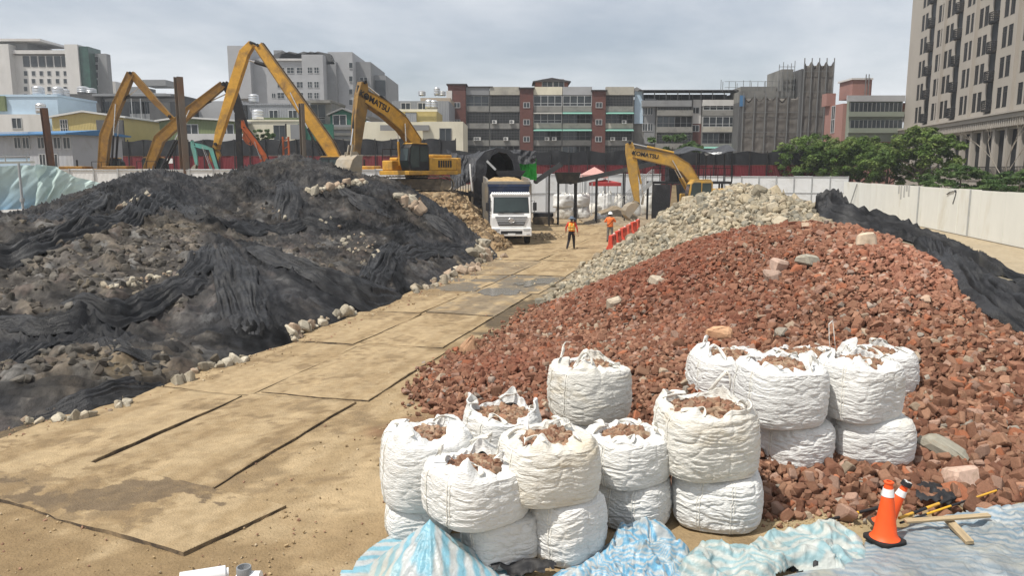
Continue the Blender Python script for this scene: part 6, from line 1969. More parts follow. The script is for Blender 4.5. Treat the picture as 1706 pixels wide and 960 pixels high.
def torso_shell(t, z0, z1, off, mat, name, open_front=True, band=None):
    """a vest following the torso"""
    m = MB(); n = 36; vs, fs = [], []
    zs = np.linspace(z0, z1, 9)
    def dims(z):
        zz = [.90, .95, 1.10, 1.32, 1.42, 1.47]; a = [.165, .17, .162, .198, .19, .12]; b = [.125, .13, .122, .138, .12, .09]
        return np.interp(z, zz, a) + off, np.interp(z, zz, b) + off
    for z in zs:
        a, b = dims(z)
        for i in range(n): 
            th = 2 * PI * i / n
            vs.append((a * math.cos(th), b * math.sin(th) + .005, z))
    for j in range(len(zs) - 1):
        for i in range(n):
            th = 2 * PI * (i + .5) / n
            if open_front and abs(th - PI / 2) < .12: continue
            if zs[j] > 1.30 and (abs(math.cos(th)) > .86): continue   # arm holes
            fs.append((j * n + i, j * n + (i + 1) % n, (j + 1) * n + (i + 1) % n, (j + 1) * n + i))
    m.add(vs, fs, 0, None, True)
    o = m.build(name, mat, t)
    s = o.modifiers.new('thickness', 'SOLIDIFY'); s.thickness = .008
    return o, dims
# --- walking worker with a wide hat
pw = at(955, 416)
t = person((pw.x - .1, pw.y, 0.03), R(-6), 'person in an orange vest, red shirt, black trousers and wide grey hat, walking away', {
    'l': dict(knee=(-.03, .02), foot=(-.11, -.20), elb=(-.30, -.02, 1.17), wri=(-.31, .10, .94)), 'r': dict(knee=(.01, .10), foot=(.02, .12), elb=(.29, -.06, 1.15), wri=(.33, -.02, .90))}, M_redshirt, M_trous)
vst, dims = torso_shell(t, .98, 1.46, .012, M_vest, 'safety_vest')
m = MB()
for z in (1.08, 1.22):
    a, b = dims(z)
    ring = [((a + .008) * math.cos(x), (b + .008) * math.sin(x) + .005, z) for x in np.linspace(PI * .56, PI * 2.44, 32)]
    ribbon(m, ring, .05, [(0, 0, 1)] * 32, th=.004)
for s in (-.09, .09): ribbon(m, [(s, -.145, 1.10), (s, -.158, 1.3), (s * 1.1, -.13, 1.42)], .045, [(1, 0, 0)] * 3, th=.004)
m.build('reflective_stripes', M_vestband, vst, fix=False)
m = MB(); n = 32; vs, fs = [], []
prof = [(.001, 1.80), (.07, 1.795), (.10, 1.765), (.108, 1.70), (.20, 1.675), (.235, 1.655), (.235, 1.648), (.12, 1.685), (.1, 1.685)]
for r, z in prof: vs += [(r * math.cos(2 * PI * i / n), .02 + r * 1.08 * math.sin(2 * PI * i / n), z - .012 * math.cos(4 * PI * i / n) * (r > .15)) for i in range(n)]
fs = [(k * n + i, k * n + (i + 1) % n, (k + 1) * n + (i + 1) % n, (k + 1) * n + i) for k in range(len(prof) - 1) for i in range(n)]
m.add(vs, fs, 0, None, True); m.build('wide_hat', M_hat, t)
# --- standing worker with a white helmet
pw = at(1016, 404)
t = person((pw.x, pw.y, 0.03), R(-4), 'person in white helmet, orange shirt and grey camouflage trousers, standing with raised forearms', {
    'l': dict(knee=(-.01, .02), foot=(-.03, .0), elb=(-.33, .03, 1.19), wri=(-.16, .25, 1.22)), 'r': dict(knee=(.01, .02), foot=(.04, .02), elb=(.33, .03, 1.20), wri=(.18, .25, 1.24))}, M_orshirt, M_camo)
sh_, dims = torso_shell(t, .90, 1.46, .010, M_orshirt, 'shirt', False)
m = MB()
ring = [(.19 * math.cos(a) * 1.0, .155 * math.sin(a), 1.22 + .21 * math.cos(a - .4)) for a in np.linspace(0, 2 * PI, 30)]
ring = [((dims(min(1.45, z))[0] + .014) * math.cos(a), (dims(min(1.45, z))[1] + .014) * math.sin(a), z) for (x, y, z), a in zip(ring, np.linspace(0, 2 * PI, 30))]
ribbon(m, ring, .04, [(0, 0, 1)] * 30, th=.006); m.build('shoulder_strap', M_trous, t, fix=False)
m = MB(); vs = []
prof = [(.001, 1.815), (.06, 1.805), (.10, 1.775), (.128, 1.72), (.132, 1.675), (.15, 1.668), (.15, 1.660), (.12, 1.665)]
for r, z in prof: vs += [(r * math.cos(2 * PI * i / n), .025 + r * 1.1 * math.sin(2 * PI * i / n), z) for i in range(n)]
fs = [(k * n + i, k * n + (i + 1) % n, (k + 1) * n + (i + 1) % n, (k + 1) * n + i) for k in range(len(prof) - 1) for i in range(n)]
m.add(vs, fs, 0, None, True); m.box(-.02, .02, -.08, .12, 1.80, 1.825); m.build('helmet', M_helmet, t)

# ================================================================== red plastic barriers beside the road
M_redpl = pm('red_barrier_plastic', (0.62, 0.07, 0.04), .5, .12, 3, .1, 20, dirt=(0.4, 0.25, 0.17), damt=.35)
def barrier(loc, rot, label):
    t = thing('water_barrier', label, 'barrier', loc, rot, 'red water-filled barriers in a row')
    m = MB()
    pr = [(-.24, 0), (.24, 0), (.24, .12), (.12, .35), (.09, .85), (-.09, .85), (-.12, .35), (-.24, .12)]
    m.prism(pr, -.62, .62, 'X')
    m.build('barrier_body', M_redpl, t, bevel=.03)
    m = MB()
    for x in (-.3, .3): m.box(x - .12, x + .12, -.125, .125, .55, .78)
    m.build('forklift_slot', pm('red_shadow_plastic', (0.30, 0.03, 0.02), .6, .1), t, bevel=.01)  # slot blocks in a darker red that paints in the shade of the hollows
    m = MB(); m.cyl((.45, 0, .85), (.45, 0, .9), .06, .06, 14); m.build('filler_cap', M_white, t)
    return t
bl_ = ['nearest red barrier of the row, at the foot of the grey heap', 'second red barrier from the near end of the row', 'third red barrier from the near end of the row', 'fourth red barrier from the near end of the row', 'fifth red barrier from the near end of the row', 'farthest red barrier of the row, towards the yellow excavator']
for i, (u, v) in enumerate([(1020, 417), (1029, 409), (1038, 402), (1047, 396), (1055, 390.5), (1062, 386)]):
    p = at(u, v); barrier((p.x, p.y, 0.0), R(72 + 6 * math.sin(i * 3)), bl_[i])
# ================================================================== hoardings
M_hoard = pm('white_corrugated_hoarding', (0.80, 0.81, 0.81), .5, .05, 1.2, .1, 12, corr=3.4, dirt=(0.45, 0.43, 0.38), damt=.2, dscale=.5)
M_hoardc = pm('cream_corrugated_hoarding', (0.80, 0.80, 0.74), .5, .06, .8, .1, 12, corr=3.0, dirt=(0.58, 0.52, 0.38), damt=.24, dscale=.45, stretch=(1, 1, .35))
M_galv = pm('galvanised_steel', (0.42, 0.43, 0.43), .5, .15, 4, .1, 30, metal=.3)
M_redp = pm('dark_red_panel', (0.165, 0.022, 0.028), .6, .15, .8, .1, 10, corr=1.6, dirt=(0.09, 0.04, 0.035), damt=.35, dscale=.4)
M_bnet = pm('black_barrier_net', (0.022, 0.023, 0.026), .8, .3, 1.2, .4, 10, dirt=(0.06, 0.06, 0.06), damt=.3, dscale=.3)
def fence(label, a, b, h, mat, n, z=0.0, posts=True, rails=(0.35, .97), th=.05, backframe=False, cat='fence', name='hoarding', mats2=None):
    a, b = Vector((a[0], a[1], 0)), Vector((b[0], b[1], 0))
    L_ = (b - a).length
    ang = math.atan2(b.y - a.y, b.x - a.x)
    t = thing(name, label, cat, (a.x, a.y, z), ang)
    w = L_ / n
    for i in range(n):
        m = MB(); m.box(i * w + .01, (i + 1) * w - .01, -th / 2, th / 2, .05, h + .02 * math.sin(i * 2.3))
        m.build('panel', mat, t)
    if posts:
        for i in range(n + 1):
            m = MB(); m.box(i * w - .04, i * w + .04, -th / 2 - .1, -th / 2 - .003, 0, h + .04); m.build('post', M_galv, t)
    m = MB()
    for r in rails: m.box(0, L_, -th / 2 - .06, -th / 2 - .004, h * r - .03, h * r + .03)
    if rails: m.build('rail', M_galv, t)
    return t
# left white hoarding in front of the raised ground
p0, p1 = atD(-260, 280, 57), atD(700, 282, 61)
fence('long white corrugated hoarding behind the netted heap on the left', p0, p1, 4.35, M_hoard, 24, 0, rails=(.26, .72, .985))
# hoarding behind the conveyors
p0, p1 = atD(812, 300, 78), atD(1100, 300, 80)
fence('white hoarding behind the conveyors and the far bulk bags', p0, p1, 3.9, M_hoard, 9, 0, rails=(.5, .98))
# right: framed back of the hoarding, then the cream run coming towards the viewer
p0, p1 = atD(1150, 300, 88), atD(1413, 305, 84)
fence('white hoarding with its steel frame showing, behind the grey rubble heap', p0, p1, 3.6, M_hoard, 9, 0, rails=(.06, .5, .985))
q0 = atD(1413, 302, 83); q1 = at(1520, 375); q2 = at(1706, 415); dq = (q2 - q1).normalized(); q3 = q1 + dq * 34
q0 = q1 - dq * 23.2
fence('cream stained corrugated hoarding running towards the viewer on the right', q0, q3, 3.05, M_hoardc, 16, 0, posts=False, rails=())
fr = [o for o in COL.objects if o.get('label', '').startswith('cream stained')][0]
Lf = (q3 - q0).length
def on_fence(u, v):
    hv = (q3 - q0).normalized(); return plane_pt(u, v, Vector((q0.x, q0.y)), Vector((hv.x, hv.y)))
M_mark = pm('dark_spray_paint', (0.05, 0.05, 0.055), .7, .3, 5, 0)
# the painted sickle-like stroke, and the run of grey paint under the shrub
m = MB()
pts = [on_fence(u, v) for u, v in [(1579, 324), (1584, 320), (1591, 318), (1594, 319), (1592, 328), (1588, 340)]]
vs = []
P = [Vector((s, -.031, z)) for s, z in pts]
for s0, s1 in zip(P[:-1], P[1:]): m.bar(s0, s1, .008, .16, up=(1, 0, 0.3))
m.build('painted_stroke', M_mark, fr)
m = MB()
for u in (1499, 1503, 1508, 1512, 1516):
    (s, z), (s2, z2) = on_fence(u, 308), on_fence(u - 1, 318 + (u * 7 % 19)); m.box(s - .2, s + .2, -.034, -.027, z2, z)
m.build('paint_run', pm('grey_paint_run', (0.42, 0.42, 0.40), .7, .2, 3, 0), fr)
for u, v0, v1 in ((1534, 307, 370), (1620, 314, 380)):
    (s, z), (s2, z2) = on_fence(u, v0), on_fence(u, v1); m = MB(); m.bar((s, -.09, .1), (s, -.09, 3.05), .07, .07); m.build('prop_post', M_galv, fr)
m = MB(); (s, z) = on_fence(1422, 340); (s2, z2) = on_fence(1430, 306); m.bar((s, -.3, z), (s2, -.12, z2), .09, .09); m.build('leaning_pole', M_galv, fr)
# tall far barrier: dark red steel below, black net above
def barrier_wall(label, a, b, z, zr, zt, n):
    a, b = Vector((a[0], a[1], 0)), Vector((b[0], b[1], 0)); L_ = (b - a).length
    t = thing('site_barrier', label, 'barrier', (a.x, a.y, z), math.atan2(b.y - a.y, b.x - a.x))
    w = L_ / n
    for i in range(n):
        m = MB(); m.box(i * w + .02, (i + 1) * w - .02, -.04, .04, 0, zr - z); m.build('red_panel', M_redp, t)
    k = 8
    for i in range(k):
        h = HF(i * L_ / k, (i + 1) * L_ / k, 0, 1, .5)
        X = np.linspace(i * L_ / k, (i + 1) * L_ / k, 40); Zs = np.linspace(zr - z + .02, zt - z, 10)
        XX, ZZ = np.meshgrid(X, Zs)
        tt = (ZZ - Zs[0]) / (Zs[-1] - Zs[0])
        YY = -.1 + .12 * vnoise(XX * .9, ZZ * .5, 0, 3); ZZ = ZZ - tt * .25 * np.abs(np.sin(XX * PI / 4.0)) ** 2
        idx = np.arange(400).reshape(10, 40); q = np.stack([idx[:-1, :-1], idx[:-1, 1:], idx[1:, 1:], idx[1:, :-1]], -1).reshape(-1, 4)
        npmesh('black_net', np.stack([XX, YY, ZZ], -1).reshape(-1, 3), q, M_bnet, True, t)
    for i in range(n + 1):
        m = MB(); m.bar((i * w, -.2, 0), (i * w, -.2, zt - z), .1, .1); m.build('post', M_black, t)
    return t
a_, b_ = atD(95, 280, 98), atD(760, 280, 93)
barrier_wall('tall site barrier of dark red panels with black net on top, behind the long-reach excavators', a_, b_, 2.6 if False else 1.0, 6.0, 8.0, 26)
a_, b_ = atD(760, 280, 92.7), atD(1420, 280, 98)
barrier_wall('tall site barrier with black net and dark red foot behind the conveyors and trees', a_, b_, 0.0, 4.9, 6.6, 22)
m = MB(); pS = atD(283, 268, 95.5); m.box(-.35, .35, -.03, .03, -.3, .3); o = m.build('notice_board', M_white, None, pS); tag(o, 'small blank white notice board on the dark red barrier', 'notice board')

# teal debris sheet hung on scaffold poles, far left
M_tealnet = pm('pale_teal_sheet', (0.50, 0.63, 0.62), .6, .12, 2, .3, 14, attr='tint', trans=.25, dirt=(0.40, 0.52, 0.56), damt=.3, dscale=.6)
def hung_sheet(name, label, top_px, bot_px, D0, D1, seed, c0, c1, fold=.25):
    n, k = 120, 50
    tu = np.linspace(0, 1, n)
    def interp(px): 
        us = [p[0] for p in px]; U = us[0] + (us[-1] - us[0]) * tu
        return U, np.interp(U, us, [p[1] for p in px])
    U0, V0 = interp(top_px); U1, V1 = interp(bot_px)
    VV, C = [], []
    for j in range(k):
        t = j / (k - 1)
        for i in range(n):
            D = D0 + (D1 - D0) * tu[i]
            p = atD(U0[i] * (1 - t) + U1[i] * t, V0[i] * (1 - t) + V1[i] * t, D)
            w = fold * float(vnoise(tu[i] * 12 + t * 2.0, t * .8, 0, seed)) + fold * .5 * float(vnoise(tu[i] * 22 + t * 7, t * 3, 0, seed + 1))
            VV.append((p.x, p.y + w, p.z)); C.append(np.array(c0) * (1 - t ** 2) + np.array(c1) * t ** 2 if c1 is not None else c0)
    idx = np.arange(n * k).reshape(k, n); q = np.stack([idx[:-1, :-1], idx[:-1, 1:], idx[1:, 1:], idx[1:, :-1]], -1).reshape(-1, 4)
    o = npmesh(name, np.array(VV), q, M_tealnet, True, col=np.array(C))
    return tag(o, label, 'debris sheet')
hung_sheet('debris_sheet', 'pale teal debris sheet hung along scaffold poles at the far left', [(-160, 282), (0, 277), (40, 275), (95, 277)], [(-160, 352), (0, 350), (40, 348), (95, 344)], 36, 38, 3, (0.43, 0.55, 0.55), (0.20, 0.36, 0.52), .12)
hung_sheet('debris_sheet', 'pale mint sheet sagging from the hoarding down to the netted heap', [(60, 273), (92, 278), (130, 296), (190, 310)], [(60, 345), (92, 345), (130, 332), (190, 312)], 37.5, 39, 8, (0.55, 0.68, 0.65), (0.5, 0.64, 0.62), .16)
def pole(label, u, v0, D, r, v1=None, cat='pole', z=0.0, mat=M_galv):
    top = atD(u, v0, D); m = MB(); m.cyl((0, 0, 0), (0, 0, top.z - z), r, r, 12)
    t = thing('scaffold_pole', label, cat, (top.x, D, z)); m.build('tube', mat, t)
    m = MB(); m.cyl((0, 0, (top.z - z) * .62), (0, 0, (top.z - z) * .62 + .16), r * 1.8, r * 1.8, 12); m.build('coupler', M_galv, t)
    return t
pole('grey scaffold pole holding up the teal debris sheet', 31, 272, 35.5, .055)
t = thing('scaffold_walkway', 'long pale scaffold board walkway above the teal sheet at the far left', 'walkway', atD(-60, 272, 37))
pa, pb_ = atD(-60, 272, 37), atD(56, 270, 39)
m = MB(); m.bar((0, 0, 0), pb_ - pa, .5, .1); m.build('board', pm('pale_painted_board', (.6, .56, .47), .7, .15, 3, .2), t)
m = MB()
d = pb_ - pa
for i in range(4): m.bar(d * (i / 3.2) + Vector((0, -.2, 0)), d * (i / 3.2) + Vector((0, -.2, .35)), .04, .04)
m.bar(Vector((0, -.2, .35)), d + Vector((0, -.2, .35)), .04, .04); m.build('guard_rail', M_galv, t)

# tall steel H-piles
M_rust = pm('weathered_steel_pile', (0.17, 0.145, 0.12), .8, .25, 1.5, .3, 12, dirt=(0.20, 0.10, 0.05), damt=.4, dscale=.7, stretch=(1, 1, .4))
M_rust2 = pm('rusty_steel_pile', (0.10, 0.065, 0.05), .8, .25, 1.5, .3, 12, dirt=(0.22, 0.10, 0.05), damt=.5, dscale=.7, stretch=(1, 1, .4))
def hpile(label, u, v0, D, w, mat, lean=0.0, z=1.0, rot=.3):
    top = atD(u, v0, D); H = top.z - z
    m = MB(); f = w * .06
    m.box(-w / 2, w / 2, -w / 2, -w / 2 + f, 0, H); m.box(-w / 2, w / 2, w / 2 - f, w / 2, 0, H); m.box(-f / 2, f / 2, -w / 2 + f + .002, w / 2 - f - .002, 0, H)
    o = m.build('steel_pile', mat, None, (top.x, D, z)); o.rotation_euler = (0, lean, rot)
    return tag(o, label, 'steel pile')
hpile('tallest grey-brown steel pile standing between the orange excavators', 299, 128, 59.5, .5, M_rust, R(-.6), rot=.9)
hpile('rusty steel pile standing beside the blue-roofed site office', 80, 180, 60, .42, M_rust2, R(-2.2), rot=.9)
hpile('thin brown steel pile in front of the tallest excavator boom', 502, 172, 61, .32, M_rust, R(0), rot=.9)
hpile('dark round-looking post beside the middle excavator crusher', 396, 190, 72, .5, M_black, 0, rot=.2)

# ================================================================== screening plant, conveyors, cabin in the middle distance
M_tarpb = pm('black_tarpaulin', (0.028, 0.029, 0.033), .5, .25, 2, .5, 9, spec=.3, dirt=(0.09, 0.09, 0.09), damt=.3, dscale=.7, bdist=.08)
M_greent = pm('bright_green_sheet', (0.03, 0.40, 0.05), .5, .15, 2, .3, 10, trans=.2)
D_ = 56.0
sp = thing('screening_plant', 'screening plant shrouded in black tarpaulin with a dark arched opening and a green sheet', 'screening plant', (atD(815, 300, D_).x, D_, 0))
def lp(u, v, dD=0.0):
    p = atD(u, v, D_ + dD); return Vector((p.x - sp.location.x, p.y - D_, p.z))
# arched hood: a horseshoe front with depth
outer = [(788, 345), (790, 300), (794, 268), (808, 252), (828, 246), (848, 249), (862, 262), (868, 285), (868, 300)]
inner = [(808, 345), (809, 300), (812, 272), (820, 259), (832, 253), (844, 256), (853, 267), (857, 285), (857, 300)]
m = MB()
A = [lp(*p) for p in outer]; B = [lp(*p) for p in inner]
n = len(A); vs = []
for p in A: vs.append(p)
for p in B: vs.append(p)
for p in A: vs.append(p + Vector((-.6, 7, .1)))
for p in B: vs.append(p + Vector((-.6, 7, .1)))
fs = []
for i in range(n - 1):
    fs += [(i, i + 1, n + i + 1, n + i), (i, 2 * n + i, 2 * n + i + 1, i + 1), (n + i, n + i + 1, 3 * n + i + 1, 3 * n + i), (2 * n + i, 3 * n + i, 3 * n + i + 1, 2 * n + i + 1)]
fs.append(tuple(3 * n + i for i in range(n)))
m.add(vs, fs); m.build('arched_hood', M_tarpb, sp)
# draped tarpaulin over the left flank
def drape(corn, nu, nv, amp, seed, mat, name, parent, shape=None):
    P = [Vector(c) for c in corn]
    vs = []
    for j in range(nv):
        t = j / (nv - 1)
        for i in range(nu):
            s = i / (nu - 1)
            p = P[0].lerp(P[1], s).lerp(P[3].lerp(P[2], s), t)
            f = 1 - 2 * abs(float(vnoise(s * 7 + 2.2 * t, t * 2.0 - s, 0, seed))); f2 = 1 - 2 * abs(float(vnoise(s * 16 - 3 * t, t * 5, 0, seed + 1)))
            vs.append((p.x + amp * .3 * f2, p.y - amp * (f + .4 * f2), p.z + amp * .5 * f - (shape(s, t) if shape else 0)))
    idx = np.arange(nu * nv).reshape(nv, nu); q = np.stack([idx[:-1, :-1], idx[:-1, 1:], idx[1:, 1:], idx[1:, :-1]], -1).reshape(-1, 4)
    return npmesh(name, np.array(vs), q, mat, True, parent)
drape([lp(744, 247, 3), lp(800, 249, 2), lp(792, 300, -.4), lp(752, 318, 0)], 60, 46, .16, 4, M_tarpb, 'draped_cover', sp, lambda s, t: .5 * math.sin(PI * s) * (1 - t))
drape([lp(846, 249, 2), lp(893, 252, 2), lp(892, 272, 1.6), lp(858, 274, .8)], 40, 24, .12, 9, M_tarpb, 'draped_cover', sp)
drape([lp(862, 264, 2.2), lp(893, 264, 2.2), lp(894, 300, 2.2), lp(864, 300, 2.0)], 40, 30, .10, 12, M_greent, 'green_sheet', sp)
# feed hopper inside the arch, rails, legs and frame
m = MB(); a, b, c, d = lp(808, 270, -1), lp(826, 284, -1.2), lp(876, 284, -1.2), lp(872, 294, -1)
m.prism([(b.x, b.z), (c.x, b.z), (d.x - .15, d.z), (b.x + .25, d.z)], b.y - 1.2, b.y + 2.0, 'Y'); m.build('feed_hopper', M_black, sp)
m = MB(); m.bar(lp(811, 268, -1.4), lp(826, 283, -1.6), .06, .14); m.build('hopper_side', M_galv, sp)
for u in (757, 770, 783, 796, 808): m = MB(); m.bar(lp(u, 318, .2), lp(u, 362, .2), .16, .16); m.build('support_leg', M_black, sp)
m = MB(); m.bar(lp(752, 318, .1), lp(812, 330, -.2), .2, .25); m.build('cross_beam', M_black, sp); m = MB(); m.bar(lp(752, 336, .1), lp(812, 346, -.2), .15, .2); m.build('cross_beam', M_black, sp)
for p, q in (((757, 318, 0), (783, 350, 0)), ((783, 318, 0), (808, 350, 0))): m = MB(); m.bar(lp(*p), lp(*q), .12, .12); m.build('diagonal_brace', M_black, sp)
m = MB()
for k in range(9): m.bar(lp(758 + k * 4.5, 300 - k * 3, -.3), lp(758 + k * 4.5, 330, -.3), .05, .05)
m.bar(lp(755, 318, -.35), lp(800, 288, -.35), .06, .06); m.build('side_grille', M_black, sp)
m = MB(); m.tube([lp(783, 273, -.7), lp(784, 290, -.8), lp(787, 318, -.6)], .06, 6); m.build('white_rope', M_white, sp)
# conveyors
M_belt = pm('conveyor_steel', (0.045, 0.047, 0.05), .6, .25, 3, .2, 20, dirt=(0.15, 0.13, 0.1), damt=.35)
def conveyor(label, pts, D, w, legs):
    p0 = atD(pts[0][0], pts[0][1], D); t = thing('conveyor', label, 'conveyor', (p0.x, D, 0))
    Q = [atD(u, v, D) - Vector((p0.x, D, 0)) for u, v in pts]
    m = MB()
    for a, b in zip(Q[:-1], Q[1:]):
        for y in (-w / 2, w / 2): m.bar(a + Vector((0, y, 0)), b + Vector((0, y, 0)), .08, .35)
        k = int((b - a).length / .6)
        for i in range(k): c = a.lerp(b, (i + .5) / k); m.bar(c + Vector((0, -w / 2, -.1)), c + Vector((0, w / 2, -.1)), .06, .06)
    m.build('side_frame', M_belt, t)
    m = MB()
    for a, b in zip(Q[:-1], Q[1:]): m.bar(a + Vector((0, 0, .1)), b + Vector((0, 0, .1)), w * .85, .04)
    m.build('belt', M_rubber, t)
    m = MB()
    for q in (Q[0], Q[-1]): m.cyl(q + Vector((0, -w * .45, 0)), q + Vector((0, w * .45, 0)), .2, .2, 16)
    m.build('drum', M_black, t)
    for u in legs:
        s = (u - pts[0][0]) / (pts[-1][0] - pts[0][0]); z = np.interp(u, [p[0] for p in pts], [q.z for q in Q]); x = atD(u, 300, D).x - p0.x
        m = MB()
        for y in (-w / 2, w / 2): m.bar((x, y, 0), (x, y, z - .1), .09, .09)
        m.bar((x, -w / 2, z * .5), (x, w / 2, z * .5), .1, .1); m.build('leg', M_black, t)
    return t
conveyor('short black conveyor rising to the right from the green sheet', [(893, 302), (934, 274)], 60, 1.0, (915,))
conveyor('long black conveyor rising past the red tent towards the steel platform', [(950, 303), (985, 296), (1048, 282), (1090, 272)], 62, .9, (958, 994, 1040))
pH = atD(945, 300, 61)
t = thing('feed_hopper', 'dark steel hopper box where the two conveyors meet', 'hopper', (pH.x, 61, 0))
z0_, z1_ = atD(945, 306, 61).z, atD(945, 287, 61).z
m = MB(); vs = []
for z, w, y in ((z0_, .75, .4), (z1_, 1.0, .75)): vs += [(-w, -y, z), (w, -y, z), (w, y, z), (-w, y, z)]
m.add(vs, [(0, 3, 2, 1), (0, 1, 5, 4), (1, 2, 6, 5), (2, 3, 7, 6), (3, 0, 4, 7), (4, 5, 6, 7)]); m.build('hopper_box', M_belt, t)
m = MB()
for x in (-.7, .7):
    for y in (-.35, .35): m.bar((x, y, 0), (x, y, z0_), .12, .12)
m.build('leg_frame', M_black, t)
# crawler wheels of the plant seen under it
t = thing('mobile_crusher_base', 'low dark crawler base beneath the conveyor, right of the truck', 'crawler base', (atD(905, 345, 62).x, 62, 0))
m = MB(); m.prism(stadium(1.7, .6), -.9, -.4, 'Y'); m.prism(stadium(1.7, .6), .4, .9, 'Y'); m.build('crawler', M_track, t)
m = MB(); m.box(-.8, .8, -.6, .6, .6, .9); m.build('base_frame', M_black, t, bevel=.03)
# red and white tents
M_red = pm('red_canopy', (0.42, 0.06, 0.06), .7, .1, 3, .1, trans=.2)
M_pink = pm('faded_pink_canopy', (0.62, 0.36, 0.32), .7, .1, 3, .1, trans=.2)
def canopy(label, u, vt, vb, w, D, mat):
    p = atD(u, vb, D); zt = atD(u, vt, D).z
    t = thing('canopy_tent', label, 'tent', (p.x, D, 0)); a = w / 2; m = MB()
    m.add([(-a, -a, p.z), (a, -a, p.z), (a, a, p.z), (-a, a, p.z), (0, 0, zt), (-a, -a, p.z - .3), (a, -a, p.z - .3), (a, a, p.z - .3), (-a, a, p.z - .3)], [(0, 1, 4), (1, 2, 4), (2, 3, 4), (3, 0, 4), (5, 6, 1, 0), (6, 7, 2, 1), (7, 8, 3, 2), (8, 5, 0, 3)]); m.build('canopy', mat, t)
    for x in (-a, a):
        for y in (-a, a): m = MB(); m.bar((x, y, 0), (x, y, p.z), .06, .06); m.build('leg', M_galv, t)
canopy('peaked pinkish canopy tent behind the long conveyor', 990, 278, 291, 2.3, 70, M_pink)
canopy('low red canopy tent left of the yellow excavator stick', 1008, 299, 304, 2.6, 70, M_red)
# steel platform cabin with railings, stairs and awning
D_ = 66.0
pf = thing('steel_platform', 'steel platform with black railings, stairs and a black awning behind the smaller excavator', 'platform', (atD(1120, 300, D_).x, D_, 0))
def lq(u, v, y=0.0):
    p = atD(u, v, D_); return Vector((p.x - pf.location.x, y, p.z))
m = MB(); a, b = lq(1082, 302), lq(1212, 302); m.box(a.x, b.x, -1.4, 1.4, a.z - .2, a.z); m.build('deck', M_black, pf)
zd = a.z
for x in np.linspace(a.x + .1, b.x - .1, 5):
    for y in (-1.3, 1.3): m = MB(); m.bar((x, y, 0), (x, y, zd - .2), .16, .16); m.build('support_post', M_black, pf)
m = MB(); c, d = lq(1084, 303), lq(1112, 303); m.box(c.x, d.x, -1.42, -1.36, .1, zd - .25); c, d = lq(1118, 303), lq(1150, 303); m.box(c.x, d.x, -1.42, -1.36, .1, zd - .25); m.build('side_sheet', M_tarpb, pf)
m = MB(); c = lq(1115, 345); m.prism([(c.x - .35, 0), (c.x + .5, 0), (c.x + .2, zd - .3), (c.x - .1, zd - .3)], -1.5, -1.45, 'Y'); m.build('timber_board', M_wood, pf)
m = MB()
for k in range(12):
    x = a.x + (b.x - a.x) * k / 11; m.bar((x, -1.38, zd), (x, -1.38, zd + 1.1), .05, .05)
for z in (.55, 1.1): m.bar((a.x, -1.38, zd + z), (b.x, -1.38, zd + z), .05, .05)
m.build('railing', M_black, pf)
m = MB()
s0, s1 = lq(1012, 345, -1.0), lq(1084, 302, -1.0)
for y in (-1.35, -.5):
    m.bar((s0.x, y, 0.1), (s1.x, y, zd), .08, .25); m.bar((s0.x, y, 1.0), (s1.x, y, zd + 1.0), .05, .05)
    for k in range(7): q = (s0.x + (s1.x - s0.x) * k / 6, zd * k / 6); m.bar((q[0], y, q[1]), (q[0], y, q[1] + 1.0), .04, .04)
for k in range(12): q = (s0.x + (s1.x - s0.x) * (k + .5) / 12, zd * (k + .5) / 12); m.box(q[0] - .12, q[0] + .12, -1.32, -.53, q[1] - .02, q[1] + .02)
m.build('stairs', M_galv, pf)
m = MB()
e0, e1 = lq(1128, 255), lq(1214, 255)
for x in (e0.x, e1.x, (e0.x + e1.x) / 2):
    for y in (-1.2, 1.2): m.bar((x, y, zd), (x, y, e0.z), .07, .07)
m.build('awning_posts', M_black, pf)
drape([lq(1086, 247, 1.6), lq(1220, 240, 1.6), lq(1216, 252, -1.8), lq(1092, 250, -1.8)], 50, 20, .12, 3, M_tarpb, 'awning', pf, lambda s, t: .35 * math.sin(s * PI * 2) ** 2)
drape([lq(1166, 255, -1.3), lq(1196, 254, -1.3), lq(1194, 258, -1.5), lq(1168, 259, -1.5)], 20, 8, .08, 5, M_hoard, 'pale_valance', pf)
m = MB(); g0 = lq(1128, 300); m.box(g0.x - .9, g0.x + .9, -1.0, .8, zd + .002, zd + 1.3); m.build('control_box', M_dgrille, pf, bevel=.03)

# far bulk bags beside the plant
GB = 'dirty white bulk bags beside the conveyors'
far_b = [(940, 365, 30, 345, 'far white bulk bag on the ground below the leftmost stacked pair'), (969, 364, 28, 344, 'far white bulk bag on the ground with a dark gap in its mouth'), (990, 356, 26, 340, 'far white bulk bag leaning at the edge of the dirt mound'), (1003, 372, 26, 357, 'far white bulk bag slumped nearest to the two workers'), (1032, 370, 22, 352, 'far white bulk bag slumped behind the helmeted worker'), (1053, 360, 24, 338, 'far white bulk bag under the excavator stick'), (1080, 358, 24, 325, 'far white bulk bag right of the excavator bucket, against the dark sheet'), (1008, 345, 24, 322, 'far white bulk bag standing behind the dirt pile, under the conveyor leg'), (1034, 345, 24, 326, 'far white bulk bag behind the dirt pile, left of the excavator stick')]
fz = {}
for i, (u, v, w, vt, lab) in enumerate(far_b):
    pos, r, h = bag_at(u, max(v, 356), 0.0, w, vt)
    bulk_bag(pos, r, h, .4 * i, 300 + i, lab, GB, far=True, open_=i != 0, old=i % 2 == 0)
    fz[i] = (pos, r, h)
